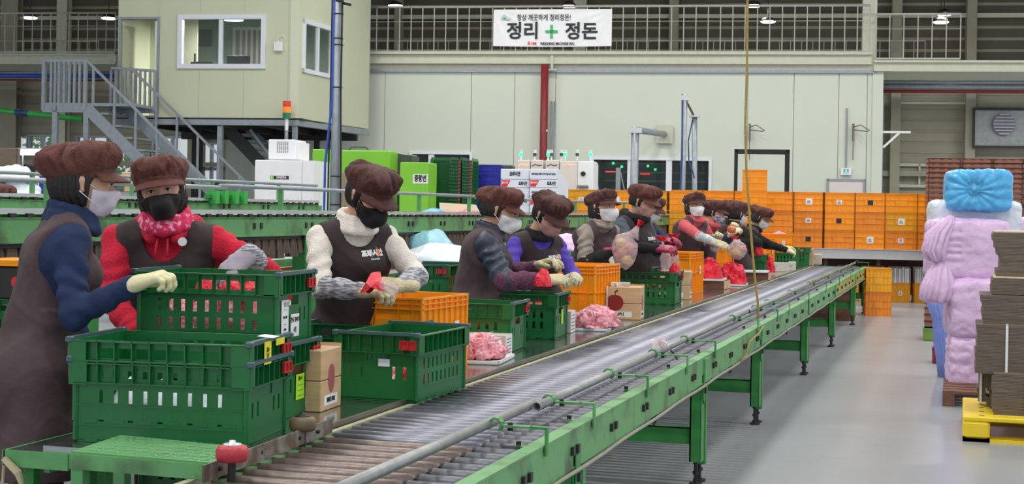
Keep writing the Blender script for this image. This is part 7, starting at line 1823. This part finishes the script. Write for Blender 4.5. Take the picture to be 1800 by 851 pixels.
def chest_logo(T, I, W=.11, bulk=1.0, up=-.03, side=0, size=1.0):
    """lettering printed on the apron's chest"""
    F, Rr, U = I['F'], I['R'], I['U']; c = I['chest']+F*(.165*bulk)+U*up+Rr*side; ax = nrm(I['nb']-I['hip'])
    # find the apron surface along -F
    ap = [o for o in bpy.data.objects if o.parent == T and o.name.startswith('apron')][0]
    def drop(p):
        ok, loc, n_, i_ = ap.ray_cast(Vector(p+F*.2), Vector(-F)); return (np.array(loc) if ok else p)
    p = drop(c); n2 = nrm(np.cross(-Rr, ax)); n2 = n2 if n2.dot(F) > 0 else -n2
    def lay(txt, sz, m, dx, dy, bold=.0, sx=.9, rot=0):
        mx = face_mx((0, 0, 0), tuple(-Rr), tuple(ax)) @ Matrix.Translation((dx, dy, 0)) @ Matrix.Rotation(rot, 4, 'Z')
        fr, og = 'A', (0, 0, 0); cu = bpy.data.curves.new('l', 'FONT'); cu.body = txt; cu.size = sz; cu.align_x = 'CENTER'; cu.align_y = 'CENTER'; cu.offset = bold; cu.resolution_u = 1
        o = bpy.data.objects.new('t', cu); COL.objects.link(o); me = bpy.data.meshes.new_from_object(o.evaluated_get(bpy.context.evaluated_depsgraph_get())); bpy.data.objects.remove(o)
        me.materials.clear(); me.materials.append(m); me.transform(mx @ Matrix.Diagonal((sx, 1, 1, 1)))
        for v in me.vertices:
            q = np.array(v.co)+p; q2 = drop(q); v.co = Vector(q2+F*.0035)
        me.name = 'lettering'; q = bpy.data.objects.new('lettering', me); COL.objects.link(q); q.parent = ap; return q
    size *= .76; lay('프레시안', .044*size, M['paper'], 0, 0, .0022, rot=.08); lay('FRE SHIAN', .014*size, M['paper'], .01, -.035*size, .0004, rot=.08)
    
    fl = [(.030, -.006), (.040, -.010), (.050, -.002), (.048, .012), (.038, .030), (.030, .040), (.034, .024), (.026, .010)]
    ax_ = -Rr; vs_ = [drop(p+ax_*a*size*1.1+ax*b_*size*1.1)+F*.0045 for a, b_ in fl]
    o = mkmesh('flame_mark', [tuple(q) for q in vs_], [tuple(range(len(vs_)))], mat('flame', (238, 110, 40), .6)); q = bpy.data.objects.new('flame_mark', o); COL.objects.link(q); q.parent = ap
def gnd(px, D):
    p = ctr(px, 367, D); return (p.x, p.y)
def dr(deg, pitch=0):
    a, b = math.radians(deg), math.radians(pitch); return v3(math.cos(a)*math.cos(b), math.sin(a)*math.cos(b), math.sin(b))
def C3(px, py, D): return np.array(ctr(px, py, D))
# 1 nearest left
T1, I1 = person('person at the left edge in navy sweater and long dark apron, back half turned', gnd(72, 5.35), 40, C3(147, 322, 5.4), dr(36, -8),
    handR=C3(236, 500, 5.12), handL=C3(160, 640, 5.5), sleeve='navy', top='navy', apron='apron_light', gloveR='glove_cream', gloveL='glove_cream', mk=('flat', 'mask_lilac'), capm='cap', capseed=2, puff=1.25, capback=-.01,
    h=.0085, width=1.08, scarf=('high', 'navy'), hairlen=.085, bob=0, curlR=1.0, poleR=(.1, -.25, -1), handRd=(.86, .18, .30), palmR=(.35, .25, -.85), apron_len=.50, gh=.0035, neckline=.07, bulk=1.08)
# 2
T2, I2 = person('person in red hooded fleece with black mask and pink bandana, facing the camera', gnd(305, 6.3), 292, C3(283, 336, 6.1), dr(297, -4),
    handL=C3(436, 448, 5.86), handR=C3(238, 590, 5.85), sleeve='red_fleece', cuffm=None, top='red_fleece', apron='apron', gloveR='glove_grey', gloveL='glove_grey', mk=('beak', 'mask_black'), capm='cap', capseed=4, puff=.98, roll=-.17,
    h=.0085, width=1.3, scarf=('scarf', 'bandana'), hairlen=.10, bob=1, strapm='mask_black', curlL=.35, handLd=(-.60, -.45, -.66), palmL=(-.3, .5, -.8), poleL=(.6, .35, -.5), gh=.0035, neckline=.15, bulk=1.15, neckm=None, gsize=1.15, cufflen=.012)
hood = [cone(I2['nb']-I2['F']*.09+I2['R']*x, I2['nb']-I2['F']*.11+I2['R']*(x+.05), .05, .05, 0, .03) for x in (-.1, -.05, 0, .05)]+[cone(I2['nb']+I2['R']*s*.1+I2['U']*.01, I2['nb']+I2['F']*.09+I2['R']*s*.05-I2['U']*.05, .038, .024, 0, .03) for s in (-1, 1)]
part(sdf_mesh('hood', hood, .008, [M['red_fleece']]), T2)
b = MB()
for s in (-1, 1): b.path([tuple(I2['nb']+I2['F']*.115+I2['R']*s*.02-I2['U']*.05), tuple(I2['nb']+I2['F']*.15+I2['R']*s*.025-I2['U']*.12)], .005, 6)
gmesh('drawstring', b.v, b.f, M['red_fleece'], T2)
b = I2['nb']+I2['F']*.165-I2['R']*(-.0)-I2['U']*.06
bm_ = MB().lathe([(.001, 0), (.018, 0), (.018, .003), (.001, .003)], 16); mx = face_mx(tuple(I2['nb']+I2['F']*.15-I2['R']*.085-I2['U']*.06), tuple(-I2['R']), (0, 0, 1)); bm_.xf(mx); gmesh('badge', bm_.v, bm_.f, M['white'], T2, False)
a_ = [a for a in I2['arms'] if a[0] == -1][0]
part(sdf_mesh('knit_cuff', [cone(a_[3]-nrm(a_[3]-a_[2])*.075, a_[3]-nrm(a_[3]-a_[2])*.01, .052, .046, 0, .01, fold=.003, ff=240)], .006, [M['stripe_grey']]), T2)
# 3
T3, I3 = person('person in cream-white fleece with black mask bending over the first orange crate', gnd(628, 7.15), 318, C3(650, 343, 6.95), dr(-26, -36),
    handR=C3(640, 512, 6.66), handL=C3(706, 502, 6.74), sleeve='cream_fleece', cuffm='stripe_grey', top='cream_fleece', apron='apron', gloveR='glove_tan', gloveL='glove_tan', mk=('beak', 'mask_black'), capm='cap_dark', capseed=7, puff=1.12,
    h=.0085, width=1.12, scarf=('high', 'cream_fleece'), hairlen=.07, bob=0, strapm='mask_black', curlR=.9, curlL=1.1, handRd=(.75, -.1, .0), handLd=(-.85, -.25, .05), palmR=(.1, .2, -1), palmL=(-.1, .5, -.8), poleR=(-.5, -.4, -.8), poleL=(.7, .3, -.6), gh=.0035, neckline=.10, bulk=1.12)
chest_logo(T3, I3, up=.035, side=-.03)
# 4
T4, I4 = person('person in navy quilted jacket with plum sleeve covers, reaching right', gnd(846, 9.15), 22, C3(880, 369, 9.05), dr(8, -22),
    handR=C3(958, 492, 8.75), handL=C3(945, 468, 9.25), sleeve='navy_puffer', cuffm='plum', top='navy_puffer', apron='apron_light', gloveR='glove_tan', gloveL='glove_tan', mk=('beak', 'mask_white'), capm='cap', capseed=5, puff=1.1,
    h=.010, width=1.16, scarf=('high', 'navy_puffer'), hairlen=.05, puffer=True, poleR=(-.2, -.6, -.9), gh=.005, neckline=.07, bulk=1.2, apron_len=.5)
# 5
T5, I5 = person('person in violet sweater with bowed head and pale pink mask', gnd(945, 10.0), 325, C3(966, 378, 9.8), dr(-28, -40),
    handR=C3(948, 470, 9.5), handL=C3(1012, 487, 9.6), sleeve='violet', top='violet', apron='apron', gloveR='glove_tan', gloveL='glove_tan', mk=('flat', 'mask_pink'), capm='cap_dark', capseed=9, puff=1.15,
    h=.0105, width=1.15, scarf=('collar', 'black_knit'), hairlen=.06, gh=.005, bulk=1.05, neckline=.09)
chest_logo(T5, I5, up=.0, side=-.04)
# 6
T6, I6 = person('person in grey-brown quilted jacket holding a big bag of apples in magenta gloves', gnd(1036, 12.3), 335, C3(1060, 364, 12.0), dr(334, 0),
    handR=C3(1078, 441, 11.75), handL=C3(1102, 458, 11.95), sleeve='taupe_puffer', cuffm='black_knit', top='taupe_puffer', apron='apron_light', gloveR='glove_magenta', gloveL='glove_magenta', mk=('beak', 'mask_white'), capm='cap_dark', capseed=6, puff=.92,
    h=.0115, width=1.1, scarf=('collar', 'taupe_puffer'), hairlen=.11, bob=1, puffer=True, gh=.006, bulk=1.08, poleR=(-.9, -.3, -.7), neckline=.07, curlR=.4, curlL=.4, handRd=(.95, .2, .05), palmR=(.3, .8, .2))
# 7 and the one behind
T7, I7 = person('person in charcoal top with black sleeves and pale mask holding a red bag neck', gnd(1120, 12.9), 340, C3(1131, 354, 12.6), dr(-14, -26),
    handR=C3(1158, 437, 12.2), handL=C3(1180, 428, 12.7), sleeve='charcoal', cuffm='black_knit', top='charcoal', apron='apron', gloveR='glove_magenta', gloveL='glove_magenta', mk=('flat', 'mask_pink'), capm='cap', capseed=3, puff=1.12,
    h=.0115, width=1.25, scarf=('hood', 'black_knit'), hairlen=.05, gh=.006, bulk=1.1, neckline=.07)
chest_logo(T7, I7, up=-.0, side=-.03)
T7b, I7b = person('person in navy almost hidden behind the one in charcoal', gnd(1158, 14.0), 330, C3(1143, 366, 13.9), dr(-20, -30),
    handR=C3(1180, 426, 13.4), handL=C3(1190, 432, 13.5), sleeve='navy', top='navy', apron='apron', gloveR='glove_magenta', gloveL='glove_magenta', mk=('flat', 'mask_white'), capm='cap_dark', capseed=8, puff=.7,
    h=.014, width=1.1, scarf=('collar', 'navy'), hairlen=.05, gh=.007, eyes=False)
# 8
T8, I8 = person('person in salmon sweater with pale denim sleeve covers, looking at the camera', gnd(1200, 16.0), 335, C3(1222, 362, 15.7), dr(304, 2),
    handR=C3(1262, 428, 15.2), handL=C3(1262, 418, 15.7), sleeve='salmon', cuffm='denim_light', top='salmon', apron='apron_light', gloveR='glove_tan', gloveL='glove_tan', mk=('beak', 'mask_white'), capm='cap_dark', capseed=11, puff=.88,
    h=.014, width=1.15, scarf=('collar', 'salmon'), hairlen=.1, bob=1, gh=.007, bulk=1.1, neckline=.09, hh=.006)
# 9
T9, I9 = person('person in pink hooded top with patterned face cover holding up an apple', gnd(1243, 16.9), 358, C3(1256, 373, 16.6), dr(2, -18),
    handR=C3(1281, 412, 16.2), handL=C3(1288, 405, 16.5), sleeve='salmon', cuffm='slate', top='salmon', apron='apron_light', gloveR='glove_cream', gloveL='glove_cream', mk=('flat', 'mask_floral'), capm='cap_dark', capseed=12, puff=1.0,
    h=.014, width=1.05, scarf=('hood', 'salmon'), hairlen=.05, gh=.007, bulk=1.05, eyes=False)
T10, I10 = person('person in black seen just behind the tied cap, partly hidden, white mask', gnd(1278, 19.2), 10, C3(1288, 371, 18.9), dr(0, -20), handR=C3(1300, 420, 18.5), handL=C3(1300, 420, 18.9), sleeve='black_knit', top='black_knit', apron='apron', gloveR='glove_tan', gloveL='glove_tan', mk=('flat', 'mask_white'), capm='cap_dark', capseed=13, puff=1.0, h=.016, width=1.1, gh=.008, eyes=False, scarf=('collar', 'black_knit'))
T11, I11 = person('person in dark apron over black with back to the camera, left of the hanging rope', gnd(1296, 18.1), 60, C3(1297, 376, 17.8), dr(40, -18), handR=C3(1302, 425, 17.6), handL=C3(1290, 425, 18.2), sleeve='black_knit', top='black_knit', apron='apron_light', gloveR='glove_tan', gloveL='glove_tan', mk=('flat', 'mask_white'), capm='cap_dark', capseed=14, puff=1.18, h=.015, width=1.15, gh=.008, eyes=False, scarf=('collar', 'black_knit'), bulk=1.05)
T12, I12 = person('farthest person in black sleeves bending right with a cream glove in a crate', gnd(1322, 18.5), 5, C3(1338, 383, 18.3), dr(-2, -30), handR=C3(1384, 440, 18.3), handL=C3(1378, 436, 18.7), sleeve='black_knit', top='black_knit', apron='apron_light', gloveR='glove_cream', gloveL='glove_cream', mk=('flat', 'mask_white'), capm='cap', capseed=15, puff=1.05, h=.014, width=1.1, gh=.007, eyes=False, scarf=('collar', 'black_knit'), hairlen=.07, bob=1, bulk=1.05)
T0, I0 = person('person behind the green conveyors at the left frame edge, only a cap showing', gnd(-16, 12.2), 20, C3(-4, 352, 12.0), dr(10, -20), sleeve='charcoal', top='charcoal', apron='apron', mk=('flat', 'mask_pink'), capm='cap', capseed=16, puff=.95, h=.014, eyes=False, scarf=('collar', 'charcoal'))
# ---- things in hands
def netbag(lab, px, py, D, w_, h_, tx, ty, seed=0, apples=True):
    c = C3(px, py, D); t = thing('net_bag', lab, 'bag of apples', tuple(c)); o = c
    b = blob(o[0], o[1], o[2], w_, w_*.8, h_, seed, .16, 6, flat=False, n=4); obj('film', b, M['film_clear'], t, smooth=True)
    top = C3(tx, ty, D)
    d = top-o; L_ = np.linalg.norm(d); d = d/L_
    obj('film_neck', MB().path([tuple(o+d*L_*.45), tuple(o+d*L_*.65), tuple(o+d*L_*.8)], [w_*.6, w_*.3, w_*.16], 10), M['film_clear'], t, smooth=True)
    n = 18; V = []
    for r_i, (k, rr) in enumerate(((.78, .014), (.84, .022), (1.0, .045))):
        a0 = nrm(np.cross(d, (0, 0, 1.0)) if abs(d[2]) < .95 else np.array((1., 0, 0))); b0 = np.cross(d, a0)
        for j in range(n): a = 2*math.pi*j/n; q = rr*(1+.35*math.sin(a*5+seed)*(r_i > 0)); V.append(o+d*L_*k+a0*q*math.cos(a)+b0*q*.5*math.sin(a))
    F_ = [(i*n+j, i*n+(j+1) % n, (i+1)*n+(j+1) % n, (i+1)*n+j) for i in range(2) for j in range(n)]+[tuple(range(2*n, 3*n))]
    obj('red_top', MB().add([tuple(q) for q in V], F_), M['film_red'], t)
    if apples:
        R_ = random.Random(seed)
        for i in range(6):
            p = o+np.array((R_.uniform(-.5, .5)*w_, R_.uniform(-.3, .3)*w_, R_.uniform(-.6, .6)*h_)); me = MB().lathe([(.006, -.036), (.022, -.038), (.036, -.024), (.041, 0), (.04, .018), (.028, .032), (.004, .028)], 12, tuple(p)); obj('apple', me, M['apple_yellow' if i % 2 else 'apple'], t, smooth=True)
    return t
netbag('big clear bag of apples with red top held by the person in grey-brown quilting', 1098, 440, 11.7, .10, .14, 1127, 388, 3)
netbag('small clear bag with red neck held by the person in charcoal', 1170, 458, 12.3, .045, .09, 1163, 415, 5, apples=False)
netbag('clear bag with a red neck held at the right by the magenta gloves', 1184, 462, 12.9, .05, .1, 1184, 411, 6, apples=False)
netbag('clear bag with red top below the raised apple, beside the pink hooded person', 1296, 440, 16.0, .10, .10, 1290, 415, 8, apples=True)
q = C3(955, 488, 8.62); fill('red bag being filled by the person in the quilted navy jacket', q[0], q[1], q[2]-.05, .05, .05, .1, 'film_red', 59, 3)
o = C3(1286, 403, 16.1); t = thing('apple', 'apple held up in a cream glove by the pink hooded person', 'apple', tuple(o)); obj('flesh', MB().lathe([(.006, -.036), (.03, -.04), (.046, -.024), (.05, 0), (.046, .022), (.03, .036), (.004, .03)], 16, tuple(o)), M['apple'], t, smooth=True); obj('stem', MB().tube((o[0], o[1], o[2]+.03), (o[0], o[1], o[2]+.05), .003, 5), M['kraft_line'], t)
# red bag mouth in the hands behind the first orange crate
o = C3(655, 500, 6.6); t = thing('red_bag', 'red bag mouth held in tan gloves above the first orange crate', 'bag', tuple(o))
V = [C3(632, 515, 6.55), C3(643, 497, 6.5), C3(652, 480, 6.55), C3(659, 478, 6.58), C3(662, 495, 6.5), C3(668, 512, 6.5), C3(652, 505, 6.46), C3(640, 517, 6.5)]
V2 = [p+np.array((.01, .04, 0)) for p in V]
F_ = [(0, 1, 6, 7), (1, 2, 6), (2, 3, 4, 6), (4, 5, 6)]+[tuple(8+i for i in reversed(f)) for f in ((0, 1, 6, 7), (1, 2, 6), (2, 3, 4, 6), (4, 5, 6))]+[(0, 8, 9, 1), (1, 9, 10, 2), (2, 10, 11, 3), (3, 11, 12, 4), (4, 12, 13, 5)]
obj('bag_mouth', MB().add([tuple(p) for p in V+V2], F_), M['film_red'], t); obj('clear_film', MB().path([tuple(C3(664, 500, 6.55)), tuple(C3(680, 505, 6.5)), tuple(C3(700, 512, 6.5))], [.02, .03, .02], 7), M['film_clear'], t)
